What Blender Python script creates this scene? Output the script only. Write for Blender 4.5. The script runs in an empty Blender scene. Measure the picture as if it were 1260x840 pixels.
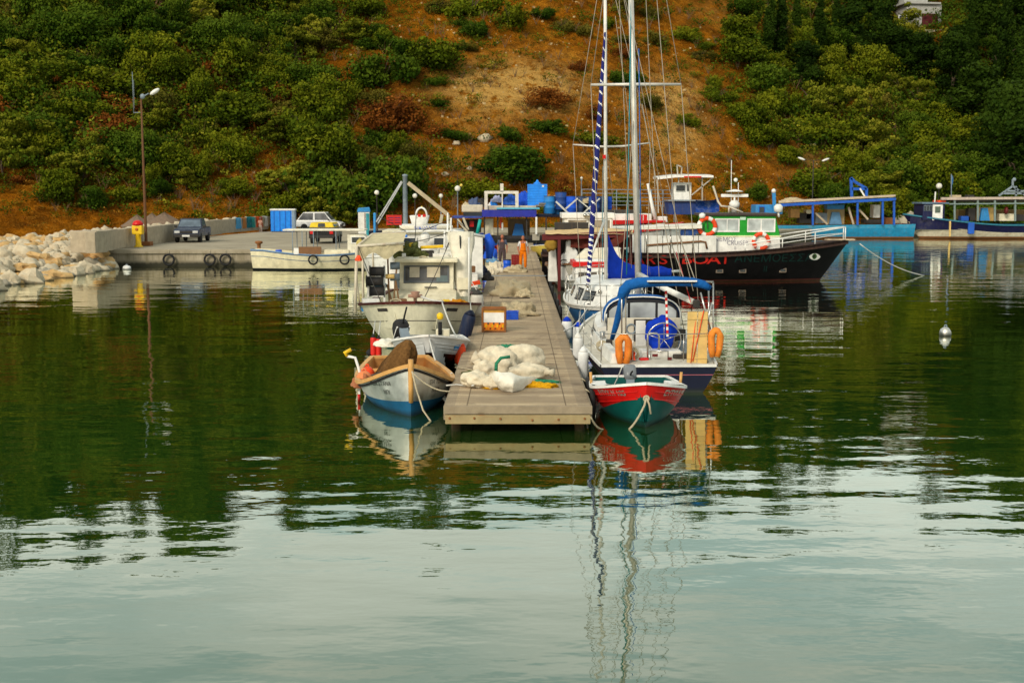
import bpy, bmesh, math, random
import numpy as np
from mathutils import Vector, Matrix, Euler, noise as mnoise
PI = math.pi
random.seed(7); np.random.seed(7)
scene = bpy.context.scene
COL = scene.collection
CAM_H = 4.2; PITCH = math.radians(6.8); FPX = 1500.0

# ------------------------------------------------------------------ survey helpers (photo bearing -> world point)
def ray(u, v):
    a = (u - 630) / FPX; b = -(v - 420) / FPX
    c, s = math.cos(PITCH), math.sin(PITCH)
    return Vector((a, c + s * b, -s + c * b))
def P(u, v, z=0.0):
    d = ray(u, v); t = (z - CAM_H) / d.z
    return Vector((d.x * t, d.y * t, z))
def Q(u, v, Y):
    d = ray(u, v); t = Y / d.y
    return Vector((d.x * t, Y, CAM_H + d.z * t))

# ------------------------------------------------------------------ mesh builder
class MB:
    def __init__(s):
        s.v = []; s.f = []; s.m = []; s.sm = []
    def add(s, vs, fs, m=0, smooth=False):
        o = len(s.v)
        s.v.extend([tuple(p) for p in vs])
        for f in fs:
            s.f.append([i + o for i in f]); s.m.append(m); s.sm.append(smooth)
        return s
    def box(s, c, d, m=0, rot=None, taper=1.0):
        hx, hy, hz = d[0] / 2, d[1] / 2, d[2] / 2
        vs = []
        for z in (-1, 1):
            k = 1.0 if z < 0 else taper
            for x, y in ((-1, -1), (1, -1), (1, 1), (-1, 1)):
                p = Vector((x * hx * k, y * hy * k, z * hz))
                if rot is not None: p = rot @ p
                vs.append(p + Vector(c))
        return s.add(vs, [(3, 2, 1, 0), (4, 5, 6, 7), (0, 1, 5, 4), (1, 2, 6, 5), (2, 3, 7, 6), (3, 0, 4, 7)], m)
    def bar(s, p, q, w, h=None, m=0):
        p = Vector(p); q = Vector(q); h = h or w
        d = q - p; L = d.length
        if L < 1e-6: return s
        d.normalize()
        up = Vector((0, 0, 1)) if abs(d.z) < .95 else Vector((0, 1, 0))
        a = d.cross(up).normalized(); b = a.cross(d).normalized()
        vs = []
        for e in (p, q):
            for x, y in ((-1, -1), (1, -1), (1, 1), (-1, 1)):
                vs.append(e + a * x * w / 2 + b * y * h / 2)
        return s.add(vs, [(3, 2, 1, 0), (4, 5, 6, 7), (0, 1, 5, 4), (1, 2, 6, 5), (2, 3, 7, 6), (3, 0, 4, 7)], m)
    def tube(s, pts, r, n=8, m=0, closed=False, cap=True, flat=1.0):
        pts = [Vector(p) for p in pts]; k = len(pts)
        rs = r if isinstance(r, (list, tuple)) else [r] * k
        rings = []; pa = None
        for i in range(k):
            if closed: d = pts[(i + 1) % k] - pts[i - 1]
            else: d = pts[min(i + 1, k - 1)] - pts[max(i - 1, 0)]
            if d.length < 1e-9: d = Vector((0, 0, 1))
            d.normalize()
            if pa is None:
                up = Vector((0, 0, 1)) if abs(d.z) < .9 else Vector((0, 1, 0))
                a = d.cross(up).normalized()
            else:
                a = pa - d * pa.dot(d)
                a = a.normalized() if a.length > 1e-6 else d.orthogonal().normalized()
            pa = a; b = d.cross(a)
            rings.append([pts[i] + (a * math.cos(2 * PI * j / n) + b * flat * math.sin(2 * PI * j / n)) * rs[i] for j in range(n)])
        vs = [p for R in rings for p in R]; fs = []
        for i in range(k if closed else k - 1):
            i2 = (i + 1) % k
            for j in range(n):
                fs.append((i * n + j, i * n + (j + 1) % n, i2 * n + (j + 1) % n, i2 * n + j))
        if cap and not closed:
            fs.append(tuple(range(n))[::-1]); fs.append(tuple((k - 1) * n + j for j in range(n)))
        return s.add(vs, fs, m, True)
    def lathe(s, prof, n=16, m=0, c=(0, 0, 0), rot=None, smooth=True):
        vs = []; c = Vector(c)
        for r, z in prof:
            for j in range(n):
                p = Vector((r * math.cos(2 * PI * j / n), r * math.sin(2 * PI * j / n), z))
                if rot is not None: p = rot @ p
                vs.append(p + c)
        fs = []
        for i in range(len(prof) - 1):
            for j in range(n):
                fs.append((i * n + j, i * n + (j + 1) % n, (i + 1) * n + (j + 1) % n, (i + 1) * n + j))
        fs.append(tuple(range(n))[::-1]); fs.append(tuple((len(prof) - 1) * n + j for j in range(n)))
        return s.add(vs, fs, m, smooth)
    def ball(s, c, r, n=12, m=0, rot=None, amp=0, fr=2.0, seed=0, flatz=None):
        if not isinstance(r, (tuple, list)): r = (r, r, r)
        vs = []; k = max(4, n // 2 + 2); c = Vector(c)
        for i in range(k + 1):
            th = PI * i / k
            for j in range(n):
                d = Vector((math.sin(th) * math.cos(2 * PI * j / n), math.sin(th) * math.sin(2 * PI * j / n), math.cos(th)))
                f = 1.0
                if amp: f += amp * mnoise.noise(d * fr + Vector((seed * 3.7, seed * 1.3, seed)))
                p = Vector((d.x * r[0] * f, d.y * r[1] * f, d.z * r[2] * f))
                if flatz is not None and p.z < flatz: p.z = flatz
                if rot is not None: p = rot @ p
                vs.append(p + c)
        fs = []
        for i in range(k):
            for j in range(n):
                fs.append((i * n + j, (i + 1) * n + j, (i + 1) * n + (j + 1) % n, i * n + (j + 1) % n))
        return s.add(vs, fs, m, True)
    def prism(s, poly, a, b, axis='x', m=0, smooth=False):
        def mk(p, t):
            if axis == 'x': return (t, p[0], p[1])
            if axis == 'y': return (p[0], t, p[1])
            return (p[0], p[1], t)
        n = len(poly)
        vs = [mk(p, a) for p in poly] + [mk(p, b) for p in poly]
        fs = [tuple(range(n))[::-1], tuple(range(n, 2 * n))]
        for i in range(n): fs.append((i, (i + 1) % n, n + (i + 1) % n, n + i))
        return s.add(vs, fs, m, smooth)
    def grid(s, rows, m=0, smooth=True):
        k = len(rows[0]); vs = [p for R in rows for p in R]; fs = []
        for i in range(len(rows) - 1):
            for j in range(k - 1):
                fs.append((i * k + j, i * k + j + 1, (i + 1) * k + j + 1, (i + 1) * k + j))
        return s.add(vs, fs, m, smooth)
    def torus(s, c, R, r, n=24, k=8, m=0, rot=None, a0=0, a1=2 * PI):
        full = abs(a1 - a0 - 2 * PI) < 1e-6; c = Vector(c)
        pts = []
        for i in range(n if full else n + 1):
            a = a0 + (a1 - a0) * i / n
            p = Vector((R * math.cos(a), R * math.sin(a), 0))
            if rot is not None: p = rot @ p
            pts.append(p + c)
        return s.tube(pts, r, k, m, closed=full)
    def xf(s, M):
        s.v = [tuple(M @ Vector(p)) for p in s.v]; return s
    def build(s, name, mats, parent=None, bevel=0, fix=True):
        me = bpy.data.meshes.new(name)
        me.from_pydata(s.v, [], s.f)
        if not isinstance(mats, (list, tuple)): mats = [mats]
        for mm in mats: me.materials.append(mm)
        me.polygons.foreach_set('material_index', np.array(s.m, dtype=np.int32))
        me.polygons.foreach_set('use_smooth', np.array(s.sm, dtype=bool))
        if fix or bevel:
            bm = bmesh.new(); bm.from_mesh(me)
            if fix: bmesh.ops.recalc_face_normals(bm, faces=bm.faces)
            if bevel:
                es = [e for e in bm.edges if len(e.link_faces) == 2 and e.calc_face_angle(0) > .7]
                bmesh.ops.bevel(bm, geom=es, offset=bevel, segments=2, affect='EDGES', profile=.6, clamp_overlap=True)
            bm.to_mesh(me); bm.free()
        me.update()
        o = bpy.data.objects.new(name, me); COL.objects.link(o)
        if parent is not None: o.parent = parent
        return o

def tag(o, label=None, cat=None, group=None, kind=None):
    if label: o['label'] = label
    if cat: o['category'] = cat
    if group: o['group'] = group
    if kind: o['kind'] = kind
    return o
def empty(name, loc, rz=0, label=None, cat=None, group=None):
    o = bpy.data.objects.new(name, None); COL.objects.link(o)
    o.empty_display_size = .2
    o.location = loc; o.rotation_euler = (0, 0, rz)
    return tag(o, label, cat, group)
KIDS = {}
def copy_tree(o, parent=None):
    c = o.copy(); COL.objects.link(c)
    if parent is not None: c.parent = parent
    for ch in [k for k in o.children]: copy_tree(ch, c)
    return c
def Rz(a): return Matrix.Rotation(a, 3, 'Z')
def Rx(a): return Matrix.Rotation(a, 3, 'X')
def Ry(a): return Matrix.Rotation(a, 3, 'Y')
def sag(p, q, d, n=10):
    p = Vector(p); q = Vector(q)
    return [p.lerp(q, i / n) - Vector((0, 0, d * 4 * (i / n) * (1 - i / n))) for i in range(n + 1)]

# ------------------------------------------------------------------ materials
class NT:
    def __init__(s, name):
        s.mat = bpy.data.materials.new(name); s.mat.use_nodes = True
        s.t = s.mat.node_tree; s.t.nodes.clear()
        s.out = s.n('ShaderNodeOutputMaterial'); s.b = s.n('ShaderNodeBsdfPrincipled')
        s.l(s.b.outputs[0], s.out.inputs[0])
    def n(s, t, **k):
        x = s.t.nodes.new(t)
        for a, b in k.items(): setattr(x, a, b)
        return x
    def l(s, a, b): s.t.links.new(a, b)
    def noise(s, scale, detail=4, rough=.55, vec=None, stretch=None, coord='pos'):
        x = s.n('ShaderNodeTexNoise'); x.inputs['Scale'].default_value = scale
        x.inputs['Detail'].default_value = detail; x.inputs['Roughness'].default_value = rough
        src = vec or s.coord(coord)
        if stretch:
            mp = s.n('ShaderNodeMapping'); mp.inputs['Scale'].default_value = stretch
            s.l(src, mp.inputs[0]); src = mp.outputs[0]
        s.l(src, x.inputs['Vector']); return x.outputs['Fac']
    def coord(s, kind='pos'):
        if kind == 'pos':
            return s.n('ShaderNodeNewGeometry').outputs['Position']
        return s.n('ShaderNodeTexCoord').outputs['Object']
    def ramp(s, fac, stops, interp='LINEAR'):
        r = s.n('ShaderNodeValToRGB'); r.color_ramp.interpolation = interp
        e = r.color_ramp.elements
        while len(e) < len(stops): e.new(.5)
        for i, (p, c) in enumerate(stops):
            e[i].position = p
            e[i].color = (c, c, c, 1) if isinstance(c, (int, float)) else (*c, 1)
        s.l(fac, r.inputs[0]); return r.outputs[0]
    def mix(s, fac, a, b, mode='MIX'):
        x = s.n('ShaderNodeMix', data_type='RGBA', blend_type=mode)
        for sock, val in ((x.inputs[0], fac), (x.inputs[6], a), (x.inputs[7], b)):
            if isinstance(val, (int, float)): sock.default_value = val
            elif isinstance(val, tuple): sock.default_value = (*val, 1)
            else: s.l(val, sock)
        return x.outputs[2]
    def math(s, op, a, b=None, c=None):
        x = s.n('ShaderNodeMath', operation=op)
        for i, val in enumerate((a, b, c)):
            if val is None: continue
            if isinstance(val, (int, float)): x.inputs[i].default_value = val
            else: s.l(val, x.inputs[i])
        return x.outputs[0]
    def bump(s, h, strength=.3, dist=.02):
        x = s.n('ShaderNodeBump'); x.inputs['Strength'].default_value = strength
        x.inputs['Distance'].default_value = dist
        s.l(h, x.inputs['Height']); s.l(x.outputs[0], s.b.inputs['Normal'])
    def setc(s, c):
        if isinstance(c, tuple): s.b.inputs['Base Color'].default_value = (*c, 1)
        else: s.l(c, s.b.inputs['Base Color'])
    def rough(s, r):
        if isinstance(r, (int, float)): s.b.inputs['Roughness'].default_value = r
        else: s.l(r, s.b.inputs['Roughness'])

MATS = {}
def paint(name, rgb, rough=.45, dirt=.35, dirtcol=(.16, .10, .045), streak=True, metal=0, scale=3.0, bump=0.0, spec=.3):
    if name in MATS: return MATS[name]
    t = NT(name)
    n1 = t.noise(scale, 6, .6)
    lo = tuple(c * .78 for c in rgb); hi = tuple(min(.95, c * 1.12) for c in rgb)
    c = t.ramp(n1, [(.3, lo), (.7, hi)])
    if dirt > 0:
        d1 = t.noise(2.2, 8, .7, stretch=(3, 3, .45) if streak else None)
        d2 = t.noise(.9, 3)
        d = t.math('MULTIPLY', t.ramp(d1, [(.48, 0.0), (.72, 1.0)]), t.ramp(d2, [(.35, .25), (.65, 1.0)]))
        c = t.mix(t.math('MULTIPLY', d, dirt), c, dirtcol)
    if dirt > 0:
        sz_ = t.n('ShaderNodeSeparateXYZ'); t.l(t.coord(), sz_.inputs[0])
        c = t.mix(t.math('MULTIPLY', t.ramp(t.math('ADD', sz_.outputs[2], t.math('MULTIPLY', d1, .16)), [(.10, 1.0), (.20, 0.0)]), .75), c, (.012, .016, .006))
        sc_ = t.noise(11, 4, .6, stretch=(.25, .25, 1))
        c = t.mix(t.math('MULTIPLY', t.ramp(sc_, [(.66, 0.0), (.72, 1.0)]), min(.6, dirt * .9)), c, dirtcol)
    t.setc(c); t.b.inputs['Specular IOR Level'].default_value = spec
    t.rough(t.ramp(n1, [(.3, max(.05, rough - .1)), (.7, min(1, rough + .12))]))
    t.b.inputs['Metallic'].default_value = metal
    if bump: t.bump(t.noise(scale * 9, 4), bump, .01)
    MATS[name] = t.mat; return t.mat
def cloth(name, rgb, var=.25, rough=.9, scale=14):
    if name in MATS: return MATS[name]
    t = NT(name); n = t.noise(scale, 6, .65); n2 = t.noise(2.2, 3)
    c = t.ramp(n, [(.3, tuple(x * (1 - var) for x in rgb)), (.7, tuple(min(.95, x * (1 + var * .5)) for x in rgb))])
    c = t.mix(t.ramp(n2, [(.45, 0.0), (.75, .45)]), c, tuple(x * .6 for x in rgb))
    t.setc(c); t.rough(rough); t.b.inputs['Specular IOR Level'].default_value = .1; t.bump(t.noise(scale * 1.5, 5), .7, .04)
    MATS[name] = t.mat; return t.mat
def glassy(name, rgb=(.03, .035, .04), rough=.08):
    if name in MATS: return MATS[name]
    t = NT(name); n = t.noise(1.5, 3)
    t.setc(t.ramp(n, [(.3, tuple(x * .6 for x in rgb)), (.7, tuple(x * 1.5 for x in rgb))])); t.rough(rough)
    t.b.inputs['IOR'].default_value = 1.5
    MATS[name] = t.mat; return t.mat

WHITE = paint('white_gelcoat', (.78, .76, .70), .35, .30, (.30, .22, .12))
WHITE2 = paint('clean_white_paint', (.82, .80, .75), .4, .14, (.35, .27, .16))
CREAM = paint('cream_paint', (.76, .69, .50), .45, .4, (.32, .22, .08))
CREAMD = paint('aged_cream_hull', (.66, .62, .46), .45, .45, (.25, .20, .07))
NAVY = paint('navy_paint', (.004, .007, .024), .45, .12, (.02, .025, .03), spec=.2)
BLUEB = paint('bottom_blue', (.005, .09, .20), .5, .3, (.02, .08, .08))
BLUE = paint('bright_blue_paint', (.012, .10, .50), .45, .3, (.10, .08, .08))
LBLUE = paint('light_blue_paint', (.03, .25, .58), .5, .45, (.14, .10, .07))
SKYB = paint('sky_blue_plastic', (.015, .25, .85), .4, .12)
DBLUE = paint('deep_blue_canvas', (.01, .02, .30), .7, .25, (.02, .02, .06))
RED = paint('red_paint', (.60, .010, .008), .35, .22, (.16, .01, .01))
REDO = paint('orange_red_plastic', (.85, .07, .012), .5, .15)
BURG = paint('burgundy_paint', (.12, .012, .012), .5, .3, (.05, .02, .01))
TEAL = paint('teal_bottom_paint', (.002, .085, .075), .45, .35, (.005, .03, .025))
BLACKH = paint('black_hull_paint', (.006, .005, .006), .4, .2, (.03, .02, .018), spec=.2)
BLACK = paint('black_rubber', (.012, .012, .013), .7, .2)
DARK = paint('dark_clutter', (.035, .032, .03), .7, .4)
GREEN = paint('green_paint', (.01, .30, .02), .45, .1)
TAN = paint('varnished_tan_wood', (.62, .33, .10), .5, .4, (.22, .09, .03))
BROWNW = paint('brown_timber', (.20, .09, .035), .6, .4)
PLY = paint('yellow_plywood', (.72, .48, .16), .55, .25, (.35, .20, .06))
GREYM = paint('grey_steel', (.22, .27, .31), .45, .3, (.16, .09, .05))
GREYH = paint('grey_dinghy_paint', (.55, .56, .55), .5, .3, (.25, .22, .18))
STEEL = paint('stainless_tube', (.50, .48, .44), .25, .1, metal=.85)
ALU = paint('mast_aluminium', (.66, .62, .55), .4, .12, (.3, .25, .18), metal=.25)
RUST = paint('rusty_steel', (.26, .10, .03), .8, .5, (.08, .03, .01))
YELLOW = paint('yellow_paint', (.80, .50, .01), .45, .2)
ORANGE = paint('orange_foam', (.78, .24, .025), .7, .85, (.55, .05, .01), scale=9)
ROPE = cloth('rope_fibre', (.55, .47, .32), .3, .9, 30)
WROPE = cloth('white_rope_fibre', (.72, .70, .64), .2, .9, 30)
NETC = cloth('beige_net', (.55, .45, .28), .45, .95, 22)
NETB = cloth('brown_net', (.17, .085, .028), .5, .95, 16)
NETG = cloth('olive_net', (.12, .13, .04), .5, .95, 20)
NETY = cloth('yellow_net', (.75, .38, .01), .45, .9, 26)
NETGR = cloth('green_net', (.04, .26, .14), .5, .9, 26)
SACK = cloth('white_sack_fabric', (.70, .61, .45), .26, .9, 6)
SHEET = cloth('white_sheet', (.80, .75, .63), .10, .9, 5)
TARPB = cloth('blue_tarp', (.02, .10, .62), .25, .6, 6)
CANB = cloth('blue_canvas', (.006, .045, .50), .2, .75, 5)
BIMI = cloth('blue_bimini', (.01, .11, .38), .2, .75, 8)
CANC = cloth('cream_tarp', (.62, .53, .33), .2, .85, 6)
CANW = cloth('white_tarp', (.74, .68, .54), .15, .85, 6)
CANBR = cloth('brown_canvas', (.13, .03, .02), .25, .85, 6)
GLASS = glassy('dark_window_glass')
GLASSL = glassy('pale_window_glass', (.16, .18, .19), .12)
CLEAR = glassy('sprayhood_vinyl', (.34, .36, .37), .15)
FENDW = paint('white_fender', (.74, .74, .72), .4, .2, (.4, .36, .3))
SKIN = paint('sunburnt_skin', (.40, .13, .065), .55, 0)

# ------------------------------------------------------------------ hull
class Hull:
    """bow at local -Y, stern +Y, centred on the origin; t runs 0 (bow) .. 1 (stern)."""
    def __init__(s, L, B, sheer, keel=None, tm=.45, p=2.0, tw=.75, q=(.9, .35), rake=.3, srake=0.0, pe=1.0):
        s.L, s.B, s.tm, s.p, s.tw, s.q, s.rake, s.srake, s.pe = L, B, tm, p, tw, q, rake, srake, pe
        if isinstance(sheer, tuple):
            a, b, c = sheer          # bow, lowest (about t .65), stern
            s.zs = lambda t: b + (a - b) * max(0, 1 - t / .65) ** 1.7 + (c - b) * max(0, (t - .65) / .35) ** 1.7
        else: s.zs = sheer
        s.zk = keel or (lambda t: -.35)
    def hb(s, t):
        if t < s.tm: b = (1 - (1 - t / s.tm) ** s.p) ** s.pe
        else: b = 1 - (1 - s.tw) * ((t - s.tm) / (1 - s.tm)) ** 2
        return s.B / 2 * b
    def qq(s, t): return s.q[0] + (s.q[1] - s.q[0]) * min(1, t / .6) ** .7
    def pt(s, t, z, side=1, off=0.0):
        zk, zs = s.zk(t), s.zs(t)
        f = min(1, max(0, (z - zk) / (zs - zk)))
        x = s.hb(t) * f ** s.qq(t) + off
        y = s.L * (t - .5) + s.rake * (1 - f) * (1 - t) ** 3 - s.srake * (1 - f) * t ** 4
        return Vector((x * side, y, z))
    def rows(s, t, bands):
        zs = []
        for b in bands:
            top = b[0]
            if callable(top): z = top(t)
            elif top == 'sheer': z = s.zs(t)
            elif isinstance(top, tuple): z = s.zs(t) - top[1]
            else: z = top
            zs.append(min(z, s.zs(t)))
        return zs
    def build(s, bands, mats, parent, n=26, sub=4, name='hull', inner=None, thick=.05):
        """bands: [(top, mat_index), ...] bottom to top; inner=(floor_z, mat_index)"""
        mb = MB()
        ts = [(i / n) ** 1.35 for i in range(n + 1)]
        for side in (1, -1):
            cols = []; mi = []
            for t in ts:
                prev = s.zk(t); c = [s.pt(t, prev, side)]; mi = []
                for (b, m), z in zip(bands, s.rows(t, bands)):
                    for k in range(1, sub + 1):
                        c.append(s.pt(t, prev + (z - prev) * k / sub, side)); mi.append(m)
                    prev = max(z, prev)
                cols.append(c)
            for r in range(len(mi)):
                mb.grid([[c[r] for c in cols], [c[r + 1] for c in cols]], mi[r])
            tr = cols[-1]                                   # transom half
            for r in range(len(mi)):
                a, b = tr[r], tr[r + 1]
                mb.add([a, b, (0, b.y, b.z), (0, a.y, a.z)], [(0, 1, 2, 3)], mi[r])
        if inner:
            fz, m = inner
            L_ = {}
            for side in (1, -1):
                top = []; inn = []; bot = []
                for t in ts:
                    zs = s.zs(t); tt = min(max(t, .03), .985)
                    o = s.pt(t, zs, side); top.append(o)
                    w = max(.0, s.hb(tt) - thick)
                    y = s.L * (tt - .5) + (thick if t < .03 else 0)
                    inn.append(Vector((side * w, y, zs)))
                    f = fz(t) if callable(fz) else fz
                    wf = max(0, s.hb(tt) * max(0.05, (f - s.zk(tt)) / (zs - s.zk(tt))) ** s.qq(tt) - thick)
                    bot.append(Vector((side * wf, y, f)))
                mb.grid([top, inn], m); mb.grid([inn, bot], m)
                L_[side] = (inn, bot)
            mb.grid([L_[1][1], L_[-1][1]], m)
            for k in (0, 1): pass
            a, b, c, d = L_[1][0][-1], L_[-1][0][-1], L_[-1][1][-1], L_[1][1][-1]
            mb.add([a, b, c, d], [(0, 1, 2, 3)], m)
        # merge the coincident vertices so shading is smooth
        o = mb.build(name, mats, parent, fix=False)
        bm = bmesh.new(); bm.from_mesh(o.data)
        bmesh.ops.remove_doubles(bm, verts=bm.verts, dist=.0008)
        bmesh.ops.recalc_face_normals(bm, faces=bm.faces)
        for e in bm.edges:
            if len(e.link_faces) == 2 and e.calc_face_angle(0) > .75: e.smooth = False
        bm.to_mesh(o.data); bm.free()
        return o
    def rail(s, w, h, mat, parent, name='gunwale', dz=0.0, z=None, t0=0.0, t1=1.0, n=30, off=0.0, sides=(1, -1), transom=True):
        """strip along the sheer (or along z(t))"""
        mb = MB(); path = []
        for i in range(n + 1):
            t = t0 + (t1 - t0) * (i / n) ** 1.3
            zz = (z(t) if z else s.zs(t)) + dz
            path.append(s.pt(t, min(zz, s.zs(t)), 1) + Vector((off, 0, zz - min(zz, s.zs(t)))))
        def sweep(path):
            rows = [[], [], [], []]
            for i, p in enumerate(path):
                d = path[min(i + 1, len(path) - 1)] - path[max(i - 1, 0)]
                d.z = 0; d.normalize(); a = Vector((d.y, -d.x, 0))
                for r, (x, y) in enumerate(((-1, -1), (1, -1), (1, 1), (-1, 1))):
                    rows[r].append(p + a * x * w / 2 + Vector((0, 0, y * h / 2)))
            rows.append(rows[0])
            mb.grid(rows, 0, False)
        if 1 in sides: sweep(path)
        if -1 in sides: sweep([Vector((-p.x, p.y, p.z)) for p in path])
        if transom and t1 == 1.0:
            e = path[-1]; mb.bar((e.x, e.y, e.z), (-e.x, e.y, e.z), w, h)
        return mb.build(name, mat, parent)
    def deck(s, dz, mat, parent, t0=0.02, t1=.995, camber=.03, name='deck', n=20, inset=.03):
        mb = MB(); rows = []
        for k in range(7):
            f = -1 + k / 3; r = []
            for i in range(n + 1):
                t = t0 + (t1 - t0) * i / n
                z = s.zs(t) - dz
                w = max(0.0, s.pt(t, z).x - inset)
                r.append(Vector((f * w, s.pt(t, z).y, z + camber * (1 - f * f))))
            rows.append(r)
        mb.grid(rows)
        return mb.build(name, mat, parent)

_FONT_CACHE = {}
def text_mesh(body, size, heavy=0.0):
    cu = bpy.data.curves.new('txt', 'FONT'); cu.body = body; cu.size = size
    cu.align_x = 'CENTER'; cu.align_y = 'CENTER'; cu.resolution_u = 3; cu.offset = heavy
    ob = bpy.data.objects.new('txt', cu); COL.objects.link(ob)
    dg = bpy.context.evaluated_depsgraph_get()
    me = bpy.data.meshes.new_from_object(ob.evaluated_get(dg))
    bpy.data.objects.remove(ob); bpy.data.curves.remove(cu)
    vs = [tuple(v.co) for v in me.vertices]; fs = [tuple(p.vertices) for p in me.polygons]
    bpy.data.meshes.remove(me)
    return vs, fs
def flat_text(body, size, mat, parent, origin, right, up, bold=1.0, name='lettering'):
    vs, fs = text_mesh(body, size); right = Vector(right); up = Vector(up); o = Vector(origin)
    mb = MB(); mb.add([o + right * x * bold + up * y for x, y, z in vs], fs)
    return mb.build(name, mat, parent, fix=False)
def hull_text(H, body, size, tc, zc, side, mat, parent, off=.008, slope=0.0, wide=1.0, name='lettering', heavy=0.0):
    vs, fs = text_mesh(body, size, heavy)
    a = H.pt(tc, zc); b = H.pt(tc + .02, zc)
    k = math.hypot(b.x - a.x, b.y - a.y) / max(1e-6, abs(b.y - a.y))
    out = []
    for x, y, z in vs:
        yy = a.y + side * x * wide / k
        zz = zc + y + slope * (yy - a.y)
        t = tc
        for _ in range(5):
            e = H.pt(t, zz).y - yy; t -= e / H.L
            t = min(1, max(0, t))
        p = H.pt(t, zz, side)
        nx = Vector((side, -(b.x - a.x) / max(1e-6, (b.y - a.y)), .0)).normalized()
        out.append(p + nx * off)
    mb = MB(); mb.add(out, fs)
    return mb.build(name, mat, parent, fix=False)

# small fittings -------------------------------------------------------------------
def railing(mb, pts, h, r=.014, n_mid=1, posts=True, m=0):
    """stanchions with a top rail and mid wires along pts (deck points)"""
    top = [Vector(p) + Vector((0, 0, h)) for p in pts]
    mb.tube(top, r, 6, m)
    for k in range(n_mid):
        mb.tube([Vector(p) + Vector((0, 0, h * (k + 1) / (n_mid + 1))) for p in pts], r * .6, 5, m)
    if posts:
        for p in pts: mb.tube([p, Vector(p) + Vector((0, 0, h))], r, 6, m)
def lifering(name, c, rot, R, parent, white=True, label=None):
    """ring with four white bands; local plane XY rotated by rot"""
    mb = MB()
    for i in range(8):
        a0 = 2 * PI * i / 8 + .1; w = .5 if i % 2 == 0 else 1.07
        mb.torus(c, R, R * .27, 10, 10, 1 if i % 2 == 0 else 0, rot, a0 - w / 2 + .3, a0 + w / 2 + .3)
    o = mb.build(name, [REDO, WHITE2], parent)
    return o
def fender(loc, r, h, body, cap, label, group=None, rope_to=None, name='fender', tilt=0, cat='fender'):
    e = empty(name, loc, 0, label, cat, group)
    mb = MB(); mb.lathe([(.01, -h / 2), (r * .55, -h / 2 + .02), (r * .92, -h / 2 + r * .6), (r, -h / 2 + r), (r, h / 2 - r), (r * .9, h / 2 - r * .5), (r * .45, h / 2), (.02, h / 2 + .01)], 14)
    mb.build('fender_body', body, e)
    mb = MB(); mb.lathe([(r * .9, h / 2 - r * .42), (r * .62, h / 2 - .01), (r * .3, h / 2 + .05), (.02, h / 2 + .06)], 12); mb.build('fender_cap', cap, e)
    if rope_to is not None:
        mb = MB(); mb.tube([(0, 0, h / 2 + .04), Vector(rope_to) - Vector(loc)], .012, 5); mb.build('rope', WROPE, e)
    e.rotation_euler = (0, tilt, 0)
    return e
def rope(p, q, d, r, mat, label, group=None, n=12, name='mooring_rope'):
    mb = MB(); mb.tube(sag(p, q, d, n), r, 6)
    o = mb.build(name, mat); return tag(o, label, 'rope', group)
def outboard(name_parent, c, s=1.0, cowl=None, tilt=0.0, rz=0.0):
    """outboard motor parts: cowl, leg, propeller, bracket; built under the boat"""
    cowl = cowl or BLACK
    e = bpy.data.objects.new('outboard_motor', None); COL.objects.link(e); e.parent = name_parent
    e.location = c; e.rotation_euler = (tilt, 0, rz)
    mb = MB()
    prof = [(-.26, .02), (-.28, .12), (-.2, .3), (-.02, .38), (.14, .33), (.2, .16), (.17, 0), (0, -.05), (-.18, -.03)]
    n = len(prof)
    for k, (w, sc) in enumerate([(-.15, .75), (-.12, .93), (-.05, 1), (.05, 1), (.12, .93), (.15, .75)]):
        for y, z in prof: mb.v.append((w * s, (y * sc) * s, (.15 + (z - .15) * sc) * s))
    for k in range(5):
        for j in range(n):
            mb.f.append([k * n + j, k * n + (j + 1) % n, (k + 1) * n + (j + 1) % n, (k + 1) * n + j]); mb.m.append(0); mb.sm.append(True)
    mb.f.append(list(range(n))[::-1]); mb.f.append([5 * n + j for j in range(n)]); mb.m += [0, 0]; mb.sm += [False, False]
    mb.build('cowl', cowl, e)
    mb = MB(); mb.box((0, 0, .05 * s), (.31 * s, .47 * s, .03 * s)); mb.build('cowl_stripe', WHITE2 if cowl is BLACK else DARK, e)
    mb = MB(); mb.box((0, .02 * s, -.4 * s), (.09 * s, .16 * s, .72 * s)); mb.box((0, .08 * s, -.62 * s), (.2 * s, .3 * s, .02 * s))
    mb.lathe([(.01, -.2), (.05, -.1), (.055, .1), (.02, .2)], 8, c=(0, .06 * s, -.74 * s), rot=Rx(PI / 2)); mb.build('lower_unit', GREYM, e)
    mb = MB()
    for k in range(3):
        mb.box(Vector((0, .27 * s, -.74 * s)) + Ry(2 * PI * k / 3) @ Vector((0, 0, .08 * s)), (.09 * s, .015, .14 * s), rot=Ry(2 * PI * k / 3) @ Rz(.5))
    mb.build('propeller', DARK, e)
    mb = MB(); mb.box((0, -.2 * s, -.1 * s), (.2 * s, .08 * s, .3 * s)); mb.build('bracket', GREYM, e)
    mb = MB(); mb.tube([(0, -.2 * s, .1 * s), (0, -.45 * s, .17 * s), (0, -.75 * s, .2 * s)], .022 * s, 6); mb.build('tiller', BLACK, e)
    return e
def tyre(name, c, R, rot, parent=None, r=.32):
    mb = MB(); mb.torus(c, R * (1 - r * .5), R * r * .55, 20, 8, 0, rot)
    return mb.build(name, BLACK, parent)
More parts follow.
